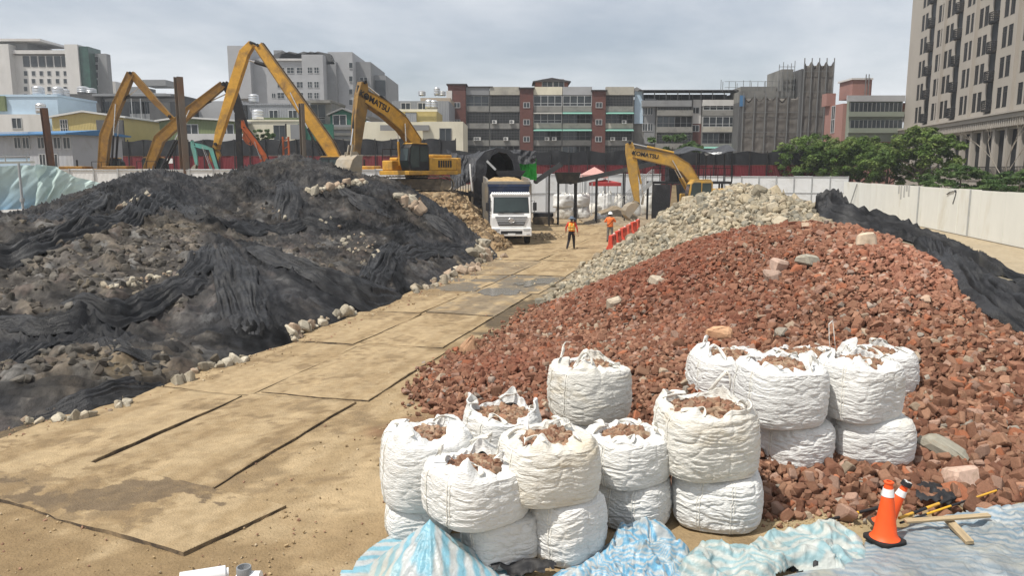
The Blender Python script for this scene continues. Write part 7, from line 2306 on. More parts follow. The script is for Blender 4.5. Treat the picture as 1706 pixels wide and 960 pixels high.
for i, (u, w, vt, lab) in {0: (938, 32, 322, 'far white bulk bag on top of the leftmost stacked pair'), 1: (966, 30, 322, 'far white bulk bag on top, tilted beside the leftmost pair')}.items():
    (x, y, z), r, h = fz[i]
    p = atD(u, 340, y)
    bulk_bag((p.x, y, h - .05), w / 2 / F * y, max(.7, atD(u, vt, y).z - h), .7, 320 + i, lab, GB, far=True, lean=(.05 if i else 0, 0))
# soil pile among them
h = HF(atD(990, 350, 64).x - 1, atD(1075, 350, 64).x + 1, 58.5, 70, .12)
cx_ = atD(1025, 350, 64).x
h.Z = 1.35 * np.exp(-((h.X - cx_) / 1.9) ** 2 - ((h.Y - 64.5) / 2.4) ** 2) - .08 + .14 * fbm(h.X * 1.4, h.Y * 1.4, 0, 5, 4)
V, q, _ = h.faces(-.02)
tag(npmesh('soil_pile', V, q, pm('grey_brown_soil', (.25, .2, .14), .95, .35, 3, .6, 14, spec=.1), True), 'low grey-brown soil pile between the far bulk bags', 'soil pile')
h = HF(atD(1060, 350, 60).x - 1, atD(1175, 350, 60).x + 1, 56, 66, .14)
h.Z = .8 * np.exp(-((h.X - atD(1130, 350, 60).x) / 3.0) ** 2 - ((h.Y - 60.5) / 2.4) ** 2) - .1 + .14 * fbm(h.X * 1.2, h.Y * 1.2, 0, 6, 4)
V, q, _ = h.faces(-.02)
tag(npmesh('soil_pile', V, q, pm('grey_brown_soil', (.25, .2, .14)), True), 'low dark soil pile under the smaller excavator', 'soil pile')
tag(npmesh('road_rubble', *(lambda a: (a[0], a[1]))(chips_arrays(np.array([(x, y, .05) for x, y in zip(rng.normal(2.0, .9, 160), rng.normal(50, 1.3, 160))]), .05 + .16 * rng.random(160) ** 2, np.ones((160, 3)), 'stone', 5)[:2]), pm('tan_rubble', (.36, .28, .18), .95, .25), False), None, None, None, 'stuff')

# thin summer haze over the town
m = MB(); m.box(-330, 330, -60, 290, -1.5, 60)
hm = bpy.data.materials.new('haze_air'); hm.use_nodes = True
hn = hm.node_tree; hn.nodes.remove(hn.nodes['Principled BSDF'])
pv = hn.nodes.new('ShaderNodeVolumePrincipled'); pv.inputs['Color'].default_value = (0.86, 0.9, 0.95, 1); pv.inputs['Density'].default_value = 0.0005; pv.inputs['Anisotropy'].default_value = 0.2
hn.links.new(pv.outputs[0], hn.nodes['Material Output'].inputs['Volume'])
tag(m.build('haze', hm), None, None, None, 'stuff')
# ================================================================== buildings
def wmat(name, col, **k): return pm(name, col, k.pop('rough', .85), k.pop('var', .1), k.pop('scale', .5), k.pop('bump', .15), k.pop('bscale', 6), **k)
M_cream = wmat('cream_render', (0.66, 0.62, 0.49), dirt=(0.42, 0.39, 0.31), damt=.28, dscale=.25, stretch=(1, 1, .5))
M_offw = wmat('offwhite_render', (0.55, 0.54, 0.52), dirt=(0.38, 0.37, 0.35), damt=.25, dscale=.15, stretch=(1, 1, .5))
M_lgrey = wmat('light_grey_cladding', (0.36, 0.365, 0.375), dirt=(0.28, 0.28, 0.285), damt=.25, dscale=.1)
M_mgrey = wmat('mid_grey_render', (0.235, 0.24, 0.245), dirt=(0.16, 0.16, 0.165), damt=.3, dscale=.2)
M_dgrey = wmat('dark_grey_concrete', (0.105, 0.105, 0.105), dirt=(0.06, 0.06, 0.06), damt=.4, dscale=.25, stretch=(1, 1, .5))
M_lblue = wmat('pale_blue_render', (0.43, 0.55, 0.66), dirt=(0.35, 0.42, 0.5), damt=.2, dscale=.2)
M_yelsh = wmat('yellow_sheet_wall', (0.52, 0.42, 0.17), corr=1.6, rough=.6, dirt=(0.40, 0.33, 0.16), damt=.25, dscale=.2)
M_grnsh = wmat('green_sheet_wall', (0.165, 0.20, 0.10), corr=1.6, rough=.6, dirt=(0.13, 0.15, 0.09), damt=.3, dscale=.2)
M_dgrn = wmat('dark_green_wall', (0.03, 0.13, 0.09), rough=.7)
M_gsheet = wmat('grey_sheet_wall', (0.27, 0.28, 0.30), corr=1.2, rough=.6)
M_office = wmat('site_office_panel', (0.36, 0.37, 0.39), corr=.55, rough=.6, dirt=(0.28, 0.27, 0.25), damt=.25)
M_bluerf = wmat('blue_sheet_roof', (0.06, 0.17, 0.33), rough=.6)
M_brick = wmat('brown_red_tile', (0.125, 0.052, 0.042), scale=2, var=.2, dirt=(0.08, 0.045, 0.04), damt=.3, dscale=.4)
M_aptc = wmat('stained_apartment_concrete', (0.20, 0.195, 0.18), dirt=(0.10, 0.10, 0.095), damt=.5, dscale=.35, stretch=(1, 1, .4))
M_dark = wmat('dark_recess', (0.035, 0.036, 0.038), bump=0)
M_pane = glass('window_pane', (0.035, 0.042, 0.048), .15)
M_paneg = glass('green_tinted_pane', (0.03, 0.075, 0.06), .15)
M_frame = wmat('aluminium_frame', (0.45, 0.46, 0.46), rough=.5, bump=0)
M_grillm = wmat('window_grille', (0.16, 0.165, 0.165), rough=.6, bump=0)
M_greenaw = wmat('faded_green_awning', (0.16, 0.34, 0.28), rough=.7)
M_roofd = wmat('dark_roof_sheet', (0.055, 0.05, 0.05), rough=.7, corr=1.5)
M_roofg = wmat('grey_roof', (0.24, 0.24, 0.235))
M_rustw = wmat('rusty_sheet_wall', (0.24, 0.09, 0.055), dirt=(0.14, 0.06, 0.04), damt=.5, dscale=.8)
M_tank = pm('stainless_tank', (0.55, 0.56, 0.57), .35, .1, 3, .05, metal=.75)
M_acw = wmat('white_aircon_case', (0.62, 0.62, 0.6), rough=.5, bump=0)
M_pinkb = wmat('pink_tiled_wall', (0.30, 0.165, 0.14), dirt=(0.21, 0.13, 0.115), damt=.25, dscale=.3)
M_grnb = wmat('grey_green_wall', (0.22, 0.245, 0.20), dirt=(0.14, 0.155, 0.13), damt=.3, dscale=.3)
WIN_CACHE = {}
def win_mesh(w, h, cols, rows, pane, frame, d=.08):
    k = (round(w, 2), round(h, 2), cols, rows, pane.name, frame.name)
    if k not in WIN_CACHE:
        m = MB(); f = min(.09, w * .08)
        m.box(-w / 2 + f * .5, w / 2 - f * .5, -.03, 0.02, f * .5, h - f * .5, 1)
        m.box(-w / 2, w / 2, -d, .02, 0, f, 0); m.box(-w / 2, w / 2, -d, .02, h - f, h, 0)
        for i in range(cols + 1):
            x = -w / 2 + f / 2 + (w - f) * i / cols; m.box(x - f / 2, x + f / 2, -d + .01, .018, f + .002, h - f - .002, 0)
        for j in range(1, rows): z = h * j / rows; m.box(-w / 2 + f, w / 2 - f, -d + .015, .016, z - f * .3, z + f * .3, 0)
        o = m.build('window', [frame, pane]); WIN_CACHE[k] = o.data; bpy.data.objects.remove(o)
    return WIN_CACHE[k]
def win(parent, x, z, w, h, cols=2, rows=1, pane=None, frame=None, y=0.0, rotz=0.0, name='window'):
    o = bpy.data.objects.new(name, win_mesh(w, h, cols, rows, pane or M_pane, frame or M_frame)); COL.objects.link(o)
    o.parent = parent; o.location = (x, y - .004, z); o.rotation_euler.z = rotz
    return o
def bld(name, label, cat, u0, u1, vt, D, depth, wall, z0=0.0, skew=0.0, group=None, parapet=None, roofm=None):
    """a block whose front spans columns u0..u1 at depth D, its top at row vt; local x to the right, y away"""
    a, b = atD(u0, vt, D), atD(u1, vt, D + skew)
    a = atD(u0, vt, D); L_ = math.hypot(b.x - a.x, b.y - a.y)
    t = thing(name, label, cat, (a.x, a.y, z0), math.atan2(b.y - a.y, b.x - a.x), group)
    H = a.z - z0
    m = MB(); m.box(0, L_, 0, depth, 0, H); w = m.build('wall', wall, t)
    if parapet:
        m = MB()
        m.box(-.1, L_ + .1, -.12, .2, H + .003, H + parapet); m.box(-.1, L_ + .1, depth - .2, depth + .12, H + .003, H + parapet); m.box(-.1, .2, .202, depth - .202, H + .003, H + parapet); m.box(L_ - .2, L_ + .1, .202, depth - .202, H + .003, H + parapet)
        m.build('parapet', roofm or wall, t)
    return t, L_, H
def xz(t, u, v):
    """pixel -> local x and height on the front plane of a building"""
    a = t.rotation_euler.z
    s, z = plane_pt(u, v, Vector((t.location.x, t.location.y)), Vector((math.cos(a), math.sin(a))))
    return s, z - t.location.z
def wins(t, us, vs, w, h, **k):
    for v in vs:
        for u in us:
            x, z = xz(t, u, v); win(t, x, z - h / 2, w, h, **k)
def part_box(t, name, u0, u1, v0, v1, y0, y1, mat, bevel=0):
    a, b = xz(t, u0, v1), xz(t, u1, v0); m = MB(); m.box(a[0], b[0], y0, y1, a[1], b[1]); return m.build(name, mat, t, bevel=bevel)
TANK = {}
def tank(u, vb, D, r, h, label, group='steel water tanks on the roofs'):
    p = atD(u, vb, D)
    t = thing('water_tank', label, 'water tank', p, 0, group)
    if not TANK:
        m = MB(); n = 20
        prof = [(.0, 1.0), (.55, .97), (.9, .88), (1.0, .80), (1.03, .79), (1.0, .77), (1.0, .55), (1.03, .54), (1.0, .52), (1.0, .30), (1.03, .29), (1.0, .27), (1.0, .1), (.9, .08)]
        vs = [(q * math.cos(2 * PI * i / n), q * math.sin(2 * PI * i / n), z) for q, z in prof for i in range(n)]
        m.add(vs, [(k * n + i, k * n + (i + 1) % n, (k + 1) * n + (i + 1) % n, (k + 1) * n + i) for k in range(len(prof) - 1) for i in range(n)], 0, None, True)
        a = m.build('tank_shell', M_tank); m = MB()
        for k in range(4): x, y = .8 * math.cos(k * PI / 2 + .7), .8 * math.sin(k * PI / 2 + .7); m.bar((x, y, 0), (x, y, .1), .12, .12)
        b = m.build('tank_stand', M_galv); TANK['a'], TANK['b'] = a.data, b.data; bpy.data.objects.remove(a); bpy.data.objects.remove(b)
    for k, nm in (('a', 'tank_shell'), ('b', 'tank_stand')):
        o = bpy.data.objects.new(nm, TANK[k]); COL.objects.link(o); o.parent = t; o.scale = (r, r, h)
    return t

# ---------------- right: tall curved-looking residential tower
def tower():
    A = Vector((38 + .19 * 122.6, 122.6, 0)); d = Vector((-.19, -1, 0)).normalized()
    t = thing('apartment_tower', 'tall beige apartment tower with rows of deep paired windows and dark round balconies', 'apartment tower', A, math.atan2(d.y, d.x))
    Lt, zb, fh, nf = 74.0, 10.6, 3.3, 9
    units = [9.8, 20.3, 31.5, 43.8, 56.5, 69]
    ops = []
    for s in units:
        ops.append(('strip', s - .95, s + .95, zb + .2, zb + fh * nf, .12))
        for o_ in (-4.3, -2.75, 2.75, 4.3):
            for k in range(nf): ops.append(('win', s + o_ - .6, s + o_ + .6, zb + k * fh + .6, zb + k * fh + 2.9, .10))
    for s in np.arange(3.2, 74, 3.25): ops.append(('lobby', s - 1.2, s + 1.2, 3.6, 8.7, .5))
    xs = sorted({0, Lt, *[round(o[1], 3) for o in ops], *[round(o[2], 3) for o in ops]}); zs = sorted({0, zb + fh * nf + .8, *[round(o[3], 3) for o in ops], *[round(o[4], 3) for o in ops]})
    m = MB()
    vid = {}
    for i in range(len(xs) - 1):
        for j in range(len(zs) - 1):
            xc, zc = (xs[i] + xs[i + 1]) / 2, (zs[j] + zs[j + 1]) / 2
            if any(o[1] < xc < o[2] and o[3] < zc < o[4] for o in ops): continue
            b = len(m.v); m.v += [(xs[i], 0, zs[j]), (xs[i + 1], 0, zs[j]), (xs[i + 1], 0, zs[j + 1]), (xs[i], 0, zs[j + 1])]
            m.f.append((b, b + 1, b + 2, b + 3)); m.m.append(0); m.sm.append(False)
    for _, x0, x1, z0, z1, dp in ops:
        b = len(m.v); m.v += [(x0, 0, z0), (x1, 0, z0), (x1, 0, z1), (x0, 0, z1), (x0, dp, z0), (x1, dp, z0), (x1, dp, z1), (x0, dp, z1)]
        m.f += [(b, b + 4, b + 5, b + 1), (b + 1, b + 5, b + 6, b + 2), (b + 2, b + 6, b + 7, b + 3), (b + 3, b + 7, b + 4, b)]; m.m += [0] * 4; m.sm += [False] * 4
    H = zb + fh * nf + .8
    m.box(0, Lt, 2.0, 20, 0, H)
    # end wall towards the sky
    m.box(-.3, -.002, 0, 20, 0, H)
    M_tow = wmat('beige_grey_tile', (0.36, 0.33, 0.29), scale=.3, dirt=(0.30, 0.275, 0.24), damt=.2, dscale=.12, stretch=(1, 1, .4))
    m.build('wall', M_tow, t, fix=False)
    M_twin = pm('tower_glass', (0.022, 0.023, 0.025), .5, .3, .6, 0, spec=.15)
    M_tfr = wmat('dark_bronze_frame', (0.05, 0.047, 0.045), rough=.5, bump=0)
    def ww(w, h): 
        m = MB(); m.box(-w / 2, w / 2, 0, .05, 0, h, 1); m.box(-.025, .025, -.04, -.001, 0, h, 0); m.box(-w / 2, w / 2, -.04, -.001, h * .72, h * .72 + .05, 0); m.box(-w / 2, w / 2, -.06, -.002, .0, .07, 0)
        o = m.build('window', [M_tfr, M_twin]); me = o.data; bpy.data.objects.remove(o); return me
    wm = ww(1.2, 2.3)
    lst = []
    for op in ops:
        if op[0] == 'win': lst.append(((op[1] + op[2]) / 2, op[3], op[5]))
    view = [q for q in lst]
    view.sort(key=lambda q: (0 if 3 < q[0] < 50 else 1, q[1]))
    for q in view[:96]:
        o = bpy.data.objects.new('window', wm); COL.objects.link(o); o.parent = t; o.location = (q[0], q[2] - .05, q[1])
    m = MB()
    for q in view[96:]: m.box(q[0] - .6, q[0] + .6, q[2] - .05, q[2] - .01, q[1], q[1] + 2.3)
    if m.v: o = m.build('window_glass', M_twin, t); o['kind'] = 'stuff'
    sills = MB()
    for s in units:
        m = MB(); m.box(s - .95, s + .95, .09, .115, zb + .2, zb + fh * nf); m.build('glazed_strip', M_twin, t)
    # black rounded balconies
    m = MB(); n = 12; r = .98
    arc = [(r * math.cos(PI + PI * i / n), -.62 * math.sin(PI * i / n)) for i in range(n + 1)]
    m.prism([(p[0], p[1]) for p in arc], -.12, 0.0, 'Z')
    for zz, hh in ((.0, .1), (.3, .08), (.55, .08), (.8, .08), (1.02, .1)):
        for a, b in zip(arc[:-1], arc[1:]): m.bar((a[0], a[1], zz + hh / 2), (b[0], b[1], zz + hh / 2), .05, hh)
    for a in arc: m.bar((a[0], a[1], 0), (a[0], a[1], 1.1), .05, .05)
    bal = m.build('balcony', M_black); bm_ = bal.data; bpy.data.objects.remove(bal)
    for s in units[:5]:
        for k in range(nf):
            o = bpy.data.objects.new('balcony', bm_); COL.objects.link(o); o.parent = t; o.location = (s, -.02, zb + k * fh + .55)
    m = MB(); m.box(-.6, Lt, -.75, -.002, 9.85, 10.35); m.box(-.4, Lt, -.45, -.003, 8.95, 9.845); m.box(-.7, Lt, -.95, -.004, 10.352, 10.55); m.build('cornice', M_tow, t)
    m = MB()
    for s in np.arange(.4, Lt, .55): m.box(s - .13, s + .13, -.62, -.452, 9.0, 9.82)
    m.build('dentil_band', M_tow, t)
    for s in np.arange(3.2, 74, 3.25):
        m = MB(); m.box(s - 1.2, s + 1.2, .42, .47, 3.6, 8.7); m.build('lobby_glass', M_twin, t)
    m = MB()
    for s in np.arange(1.6, 74, 3.25): m.box(s - .3, s + .3, -.12, -.004, 3.0, 8.94)
    m.build('pilasters', M_tow, t)
    m = MB(); m.box(0, Lt, -.32, -.25, 4.6, 4.68); m.box(0, Lt, -.32, -.25, 3.6, 3.68)
    for s in np.arange(.5, 74, .35): m.box(s - .02, s + .02, -.30, -.26, 3.682, 4.598)
    m.build('balustrade', M_black, t)
    # slight projections that break the facade into bays
    for s0, s1 in ((15.0, 15.5), (25.9, 26.4), (37.5, 38.2), (50, 50.6)):
        m = MB(); m.box(s0, s1, -.35, -.004, zb, H); m.build('pier', M_tow, t)
    return t
tower()

# ---------------- middle: old apartment blocks behind the black barrier
AC = {}
def aircon(parent, x, y, z):
    if 'm' not in AC:
        m = MB(); m.box(-.42, .42, -.3, 0, 0, .62, 0); m.cyl((-.08, -.31, .31), (-.08, -.3, .31), .25, .25, 18, 1); o = m.build('air_conditioner', [M_acw, M_grillm]); AC['m'] = o.data; bpy.data.objects.remove(o)
    o = bpy.data.objects.new('air_conditioner', AC['m']); COL.objects.link(o); o.parent = parent; o.location = (x, y, z)
BALC = {}
def balcony(parent, x0, x1, z, h, style, par, fr, y=0.0, g=None):
    """one storey of a bay: solid parapet below, opening with grille or glazing above, all standing proud of the wall"""
    w = x1 - x0; yf = y - 1.2
    m = MB()
    m.box(x0, x1, yf, y - .003, z, z + .16, 1)                               # slab
    m.box(x0 + .02, x1 - .02, yf + .01, yf + .12, z + .162, z + 1.05, 0)     # parapet
    m.box(x0, x0 + .1, yf + .13, y - .004, z + .162, z + h - .002, 1); m.box(x1 - .1, x1, yf + .13, y - .004, z + .162, z + h - .002, 1)
    m.box(x0 + .12, x1 - .12, y - .25, y - .2, z + .17, z + h - .02, 2)      # inner wall, the recess shade put into its near-black colour
    ztop = z + h - .05
    if style == 'grille':
        n = int(w / .28)
        for i in range(n + 1): xx = x0 + .05 + (w - .1) * i / n; m.box(xx - .02, xx + .02, yf + .03, yf + .07, z + 1.052, ztop, 3)
        for zz in (1.5, 2.0, 2.5): m.box(x0 + .03, x1 - .03, yf + .02, yf + .028, z + zz, z + zz + .04, 3)
    elif style == 'glass':
        n = max(2, int(w / 1.1))
        m.box(x0 + .05, x1 - .05, yf + .10, yf + .12, z + 1.052, ztop, 5)
        for i in range(n + 1): xx = x0 + .06 + (w - .12) * i / n; m.box(xx - .05, xx + .05, yf + .02, yf + .098, z + 1.052, ztop, 4)
        for zz in (1.055, 1.55, h - .14): m.box(x0 + .02, x1 - .02, yf + .012, yf + .018, z + zz, z + zz + .08, 4)
    elif style == 'half':
        n = max(2, int(w / 1.0))
        m.box(x0 + .05, x0 + w * .5, yf + .10, yf + .12, z + 1.052, ztop, 5)
        for i in range(n + 1): xx = x0 + .06 + (w - .12) * i / n; m.box(xx - .03, xx + .03, yf + .02, yf + .098, z + 1.052, ztop, 3)
        m.box(x0 + .02, x1 - .02, yf + .012, yf + .018, z + 1.7, z + 1.75, 3)
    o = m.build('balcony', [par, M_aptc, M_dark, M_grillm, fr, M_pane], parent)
    return o
def awn(parent, x0, x1, z, mat, y=0.0):
    m = MB(); m.prism([(y - 1.2, z + .25), (y - 2.0, z - .05), (y - 2.0, z - .1), (y - 1.2, z + .2)], x0, x1, 'X'); return m.build('awning', mat, parent)
t, L_, H = bld('apartment_block', 'long old apartment block with three brown-red stair towers and grilled balconies', 'apartment block', 748, 1054, 159, 145, 12, M_aptc, parapet=.5)
def XU(u): return xz(t, u, 200)[0]
fl = [H - 3.05 * (k + 1) + .0 for k in range(5)]
# stair towers
for u0, u1, vt in ((748, 777, 143), (866, 888, 149), (985, 1007, 153)):
    a, b = XU(u0), XU(u1); zt = xz(t, u0, vt)[1]
    m = MB(); m.box(a, b, -1.6, 4.0, 0, zt); tw = m.build('stair_tower', M_brick, t)
    m = MB(); m.box(a - .25, b + .25, -1.9, 4.2, zt + .003, zt + .22); m.build('tower_roof', M_roofd, t)
    for z in fl + [H + .3]:
        if z + 1.6 < zt: win(t, (a + b) / 2, z + .7, 1.2, 1.0, 2, 1, y=-1.6)
    if u0 == 748:
        m = MB(); m.box(a - .3, a + .75, -1.72, -1.603, 9, zt - 1); m.build('white_flank', M_offw, t)
sty = {
    (777, 816): ['glass', 'grille', 'grille', 'grille', 'grille'], (816, 866): ['grille', 'grille', 'grille', 'half', 'grille'],
    (888, 936): ['glass', 'glass', 'half', 'grille', 'grille'], (936, 985): ['glass', 'half', 'half', 'half', 'grille'], (1007, 1054): ['grille', 'half', 'grille', 'grille', 'grille']}
M_par1 = wmat('grey_balcony_parapet', (0.25, 0.245, 0.225), dirt=(0.12, 0.12, 0.115), damt=.45, dscale=.5)
M_par2 = wmat('pale_balcony_parapet', (0.42, 0.40, 0.34), dirt=(0.22, 0.21, 0.19), damt=.4, dscale=.5)
gA = random.Random(3)
for (u0, u1), ss in sty.items():
    a, b = XU(u0) + .05, XU(u1) - .05
    for k, z in enumerate(fl):
        balcony(t, a, b, z - .9 if False else z, 3.0, ss[k], M_par2 if (k == 1 and u0 > 880) else M_par1, M_frame if (u0 > 880 and k < 2) else M_grillm)
        if ss[k] in ('half', 'grille') and k in (1, 2, 3):
            for q in range(gA.randint(0, 2)): aircon(t, a + .8 + gA.random() * (b - a - 1.6), -1.22, z + .95 + .0)
        if k in (1, 2) and u0 > 880: awn(t, a, b, z + 3.0 - .25 + .0, M_greenaw if u0 > 930 or k == 2 else M_par1)
    # roof-edge wall of the bay
    m = MB(); m.box(a, b, -1.22, -.004, H + .003, H + 1.45); m.build('roof_edge', {777: M_mgrey, 816: M_par2, 888: M_cream, 936: M_lgrey, 1007: M_par2}[u0], t)
# rooftop huts of that block
def hut(t, label_part, u0, u1, v0, v1, y0, y1, wall, roof, over=.5, opens=()):
    a, b = xz(t, u0, v1), xz(t, u1, v0)
    m = MB(); m.box(a[0], b[0], y0, y1, a[1], b[1]); w = m.build(label_part, wall, t)
    m = MB(); m.prism([(a[0] - over, b[1] + .003), (b[0] + over, b[1] + .003), (b[0] + over, b[1] + .12), ((a[0] + b[0]) / 2, b[1] + .75), (a[0] - over, b[1] + .12)], y0 - over, y1 + over, 'Y'); m.build(label_part + '_roof', roof, w)
    for u, v, ww_, hh in opens: x, z = xz(t, u, v); win(w, x, z - hh / 2, ww_, hh, 2, 1, y=y0)
    return w
def open_shelter(t, u0, u1, vt, vb, y0, y1, mat, slope=.3, posts=5):
    a, b = xz(t, u0, vb), xz(t, u1, vt)
    m = MB()
    for i in range(posts):
        x = a[0] + .2 + (b[0] - a[0] - .4) * i / (posts - 1)
        for y in (y0 + .2, y1 - .2): m.bar((x, y, a[1]), (x, y, b[1]), .15, .15)
    o = m.build('shelter_posts', M_grillm, t)
    m = MB(); m.prism([(y0 - .6, b[1]), (y1 + .4, b[1] + slope), (y1 + .4, b[1] + slope + .12), (y0 - .6, b[1] + .12)], a[0] - .6, b[0] + .6, 'X'); m.build('shelter_roof', mat, o)
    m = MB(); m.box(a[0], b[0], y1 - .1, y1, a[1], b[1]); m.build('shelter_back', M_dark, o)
open_shelter(t, 777, 816, 146, 159, -.8, 5, M_roofd)
open_shelter(t, 838, 866, 149, 159, .5, 6, M_roofd, posts=3)
hut(t, 'rooftop_hut', 892, 947, 136, 160, .5, 7, M_rustw, M_roofd, opens=((912, 141, 2.0, 2.2), (931, 141, 2.0, 2.2)))
part_box(t, 'hut_sheet', 897, 942, 147, 160, .38, .49, M_rustw)
open_shelter(t, 948, 963, 150, 159, .5, 5, M_roofd, posts=2)
# second block with the long black-roofed shelter
t, L_, H = bld('apartment_block', 'grey-white apartment block with a long dark shelter along its roof', 'apartment block', 1056, 1226, 166, 145, 12, M_aptc)
fl = [H - 3.0 * (k + 1) for k in range(5)]
part_box(t, 'pale_blue_wall', 1056, 1072, 152, 206, -.3, -.004, M_lblue); part_box(t, 'grey_wall', 1072, 1092, 164, 240, -.25, -.004, M_mgrey); part_box(t, 'pale_wall', 1153, 1168, 166, 206, -.3, -.004, M_offw); part_box(t, 'tiled_wall', 1153, 1168, 206, 240, -.3, -.004, M_brick); part_box(t, 'white_wall', 1168, 1224, 167, 177, -1.3, -.004, M_offw)
for u in (1074, 1083): wins(t, [u], [185, 212], 1.0, 1.4, y=-.25)
wins(t, [1158], [184, 214], 1.4, 1.2, y=-.3)
for k, z in enumerate(fl):
    a, b = XU(1092) + .05, XU(1152); balcony(t, a, b, z, 2.95, 'grille' if k != 1 else 'half', M_par1, M_grillm)
    a, b = XU(1168), XU(1224); balcony(t, a, b, z, 2.95, 'glass' if k in (0, 1) else 'half', M_par2 if k == 1 else M_par1, M_frame)
    if k == 2: awn(t, XU(1168), XU(1224), z + .2, M_greenaw)
part_box(t, 'roof_wall', 1068, 1150, 168, 178, -1.25, -.006, M_mgrey)
open_shelter(t, 1068, 1226, 152, 166, -1.0, 6, M_roofd, posts=9)
hut(t, 'rooftop_shed', 1052, 1068, 152, 158, -.2, 4, M_offw, M_roofg, .3)
# the block wrapped in scaffold netting
M_scnet = wmat('brown_grey_scaffold_net', (0.125, 0.115, 0.103), scale=1.2, var=.25, bump=.5, bscale=5, dirt=(0.17, 0.157, 0.14), damt=.35, dscale=.5, stretch=(2, 2, .5))
t, L_, H = bld('scaffolded_building', 'building wrapped in brown-grey scaffold netting with a taller netted tower', 'building', 1232, 1345, 170, 140, 13, M_dgrey)
def netting(t, u0, u1, vt, vb, y, seed, scal=6, name='scaffold_net', mat=None):
    (a, z0), (b, z1) = xz(t, u0, vb), xz(t, u1, vt)
    n, k = 80, 50; vs = []
    for j in range(k):
        tt = j / (k - 1)
        for i in range(n):
            s = i / (n - 1)
            sag = .9 * abs(math.sin(s * PI * scal)) ** 2 * (tt > .97) + 0
            f = float(vnoise(s * 20, tt * 9, 0, seed)) * .045 + .045 * math.sin(tt * 40 + 3 * float(vnoise(s * 5, tt * 2, 0, seed + 3))) * abs(math.sin(s * PI * scal))
            vs.append((a + (b - a) * s, y + f - .1, z0 + (z1 - z0) * tt - sag))
    idx = np.arange(n * k).reshape(k, n); q = np.stack([idx[:-1, :-1], idx[:-1, 1:], idx[1:, 1:], idx[1:, :-1]], -1).reshape(-1, 4)
    npmesh(name, np.array(vs), q, mat or M_scnet, True, t)
    for i in range(scal + 1):
        x = a + (b - a) * i / scal; m = MB(); m.bar((x, y - .35, z0), (x, y - .35, z1 + .6), .14, .14); m.build('scaffold_pole', M_grillm, t)
    m = MB()
    for zz in np.arange(z0 + 1, z1, 3.4): m.bar((a, y - .38, zz), (b, y - .38, zz), .07, .07)
    m.build('ledger_tubes', M_grillm, t)
netting(t, 1230, 1345, 161, 262, -1.2, 3)
a, b = xz(t, 1322, 240), xz(t, 1378, 112)
m = MB(); m.box(a[0], b[0] - .4, -2.0, 9, 0, b[1] - .5); m.build('tower_core', M_dgrey, t)
netting(t, 1322, 1379, 106, 262, -2.5, 8, 4)
m = MB(); c = xz(t, 1303, 115); d = xz(t, 1322, 115); m.box(c[0], d[0], 0, 8, H, c[1]); m.build('unclad_tower', M_aptc, t)
m = MB()
for u, v in ((1296, 108), (1303, 104), (1310, 108), (1316, 106), (1322, 102)):
    p = xz(t, u, v); m.bar((p[0], -.8, H), (p[0], -.8, p[1]), .09, .09)
for v in (112, 122, 132, 142, 152, 162): p, q = xz(t, 1296, v), xz(t, 1322, v); m.bar((p[0], -.8, p[1]), (q[0], -.8, q[1]), .08, .08)
for u in np.arange(1200, 1300, 8): p = xz(t, u, 133 + (u * 7 % 5)); m.bar((p[0], -.6 + (u % 3), xz(t, u, 152)[1]), (p[0], -.6 + (u % 3), p[1]), .08, .08)
for v in (136, 146): p, q = xz(t, 1206, v), xz(t, 1298, v); m.bar((p[0], -.5, p[1]), (q[0], -.5, q[1]), .06, .06)
m.build('bare_scaffold_tubes', M_grillm, t)
part_box(t, 'roof_storey', 1240, 1300, 142, 152, 2, 9, M_aptc); part_box(t, 'upper_storey', 1232, 1322, 152, 172, -.5, 10, M_aptc)
part_box(t, 'blue_sheet', 1228, 1236, 160, 178, -1.6, -1.45, M_bluerf)
# pink and green building with rounded side
t, L_, H = bld('apartment_block', 'pink and grey-green apartment block with long window bands, beside the scaffolded building', 'apartment block', 1405, 1500, 172, 124, 7, M_pinkb)
part_box(t, 'green_front', 1407, 1499, 164, 236, -1.1, -.004, M_grnb)
part_box(t, 'roof_band', 1405, 1501, 160, 170, -1.4, -1.105, M_lgrey); 
for v0, v1 in ((172, 187), (201, 214)):
    part_box(t, 'window_band', 1410, 1496, v0, v1, -1.35, -1.104, M_pane)
    a, b = xz(t, 1410, v1), xz(t, 1496, v0)
    m = MB()
    for i in range(13): x = a[0] + (b[0] - a[0]) * i / 12; m.box(x - .05, x + .05, -1.42, -1.352, a[1], b[1])
    m.build('window_bars', M_grillm, t)
    part_box(t, 'sill_band', 1407, 1499, v1, v1 + 8, -1.5, -1.106, M_grnb)

for v in (185, 208): z = xz(t, 1405, v)[1]; win(t, -.004, z - 1.1, 1.4, 2.2, y=3.5, rotz=-PI / 2)
part_box(t, 'stair_block', 1433, 1468, 128, 160, 3, 8, M_pinkb); part_box(t, 'stair_cap', 1432, 1469, 126, 129, 2.8, 8.2, M_offw); part_box(t, 'roof_block', 1398, 1415, 150, 172, 5, 7, M_pinkb)
m = MB()
for u in (1456, 1461): p = xz(t, u, 120); m.bar((p[0], 2.6, H), (p[0], 2.6, p[1]), .12, .12)
m.build('roof_pipes', M_grillm, t)
part_box(t, 'red_corner', 1496, 1508, 172, 190, -.9, 3, M_rustw); part_box(t, 'white_corner', 1494, 1508, 192, 203, -.9, 3, M_offw)

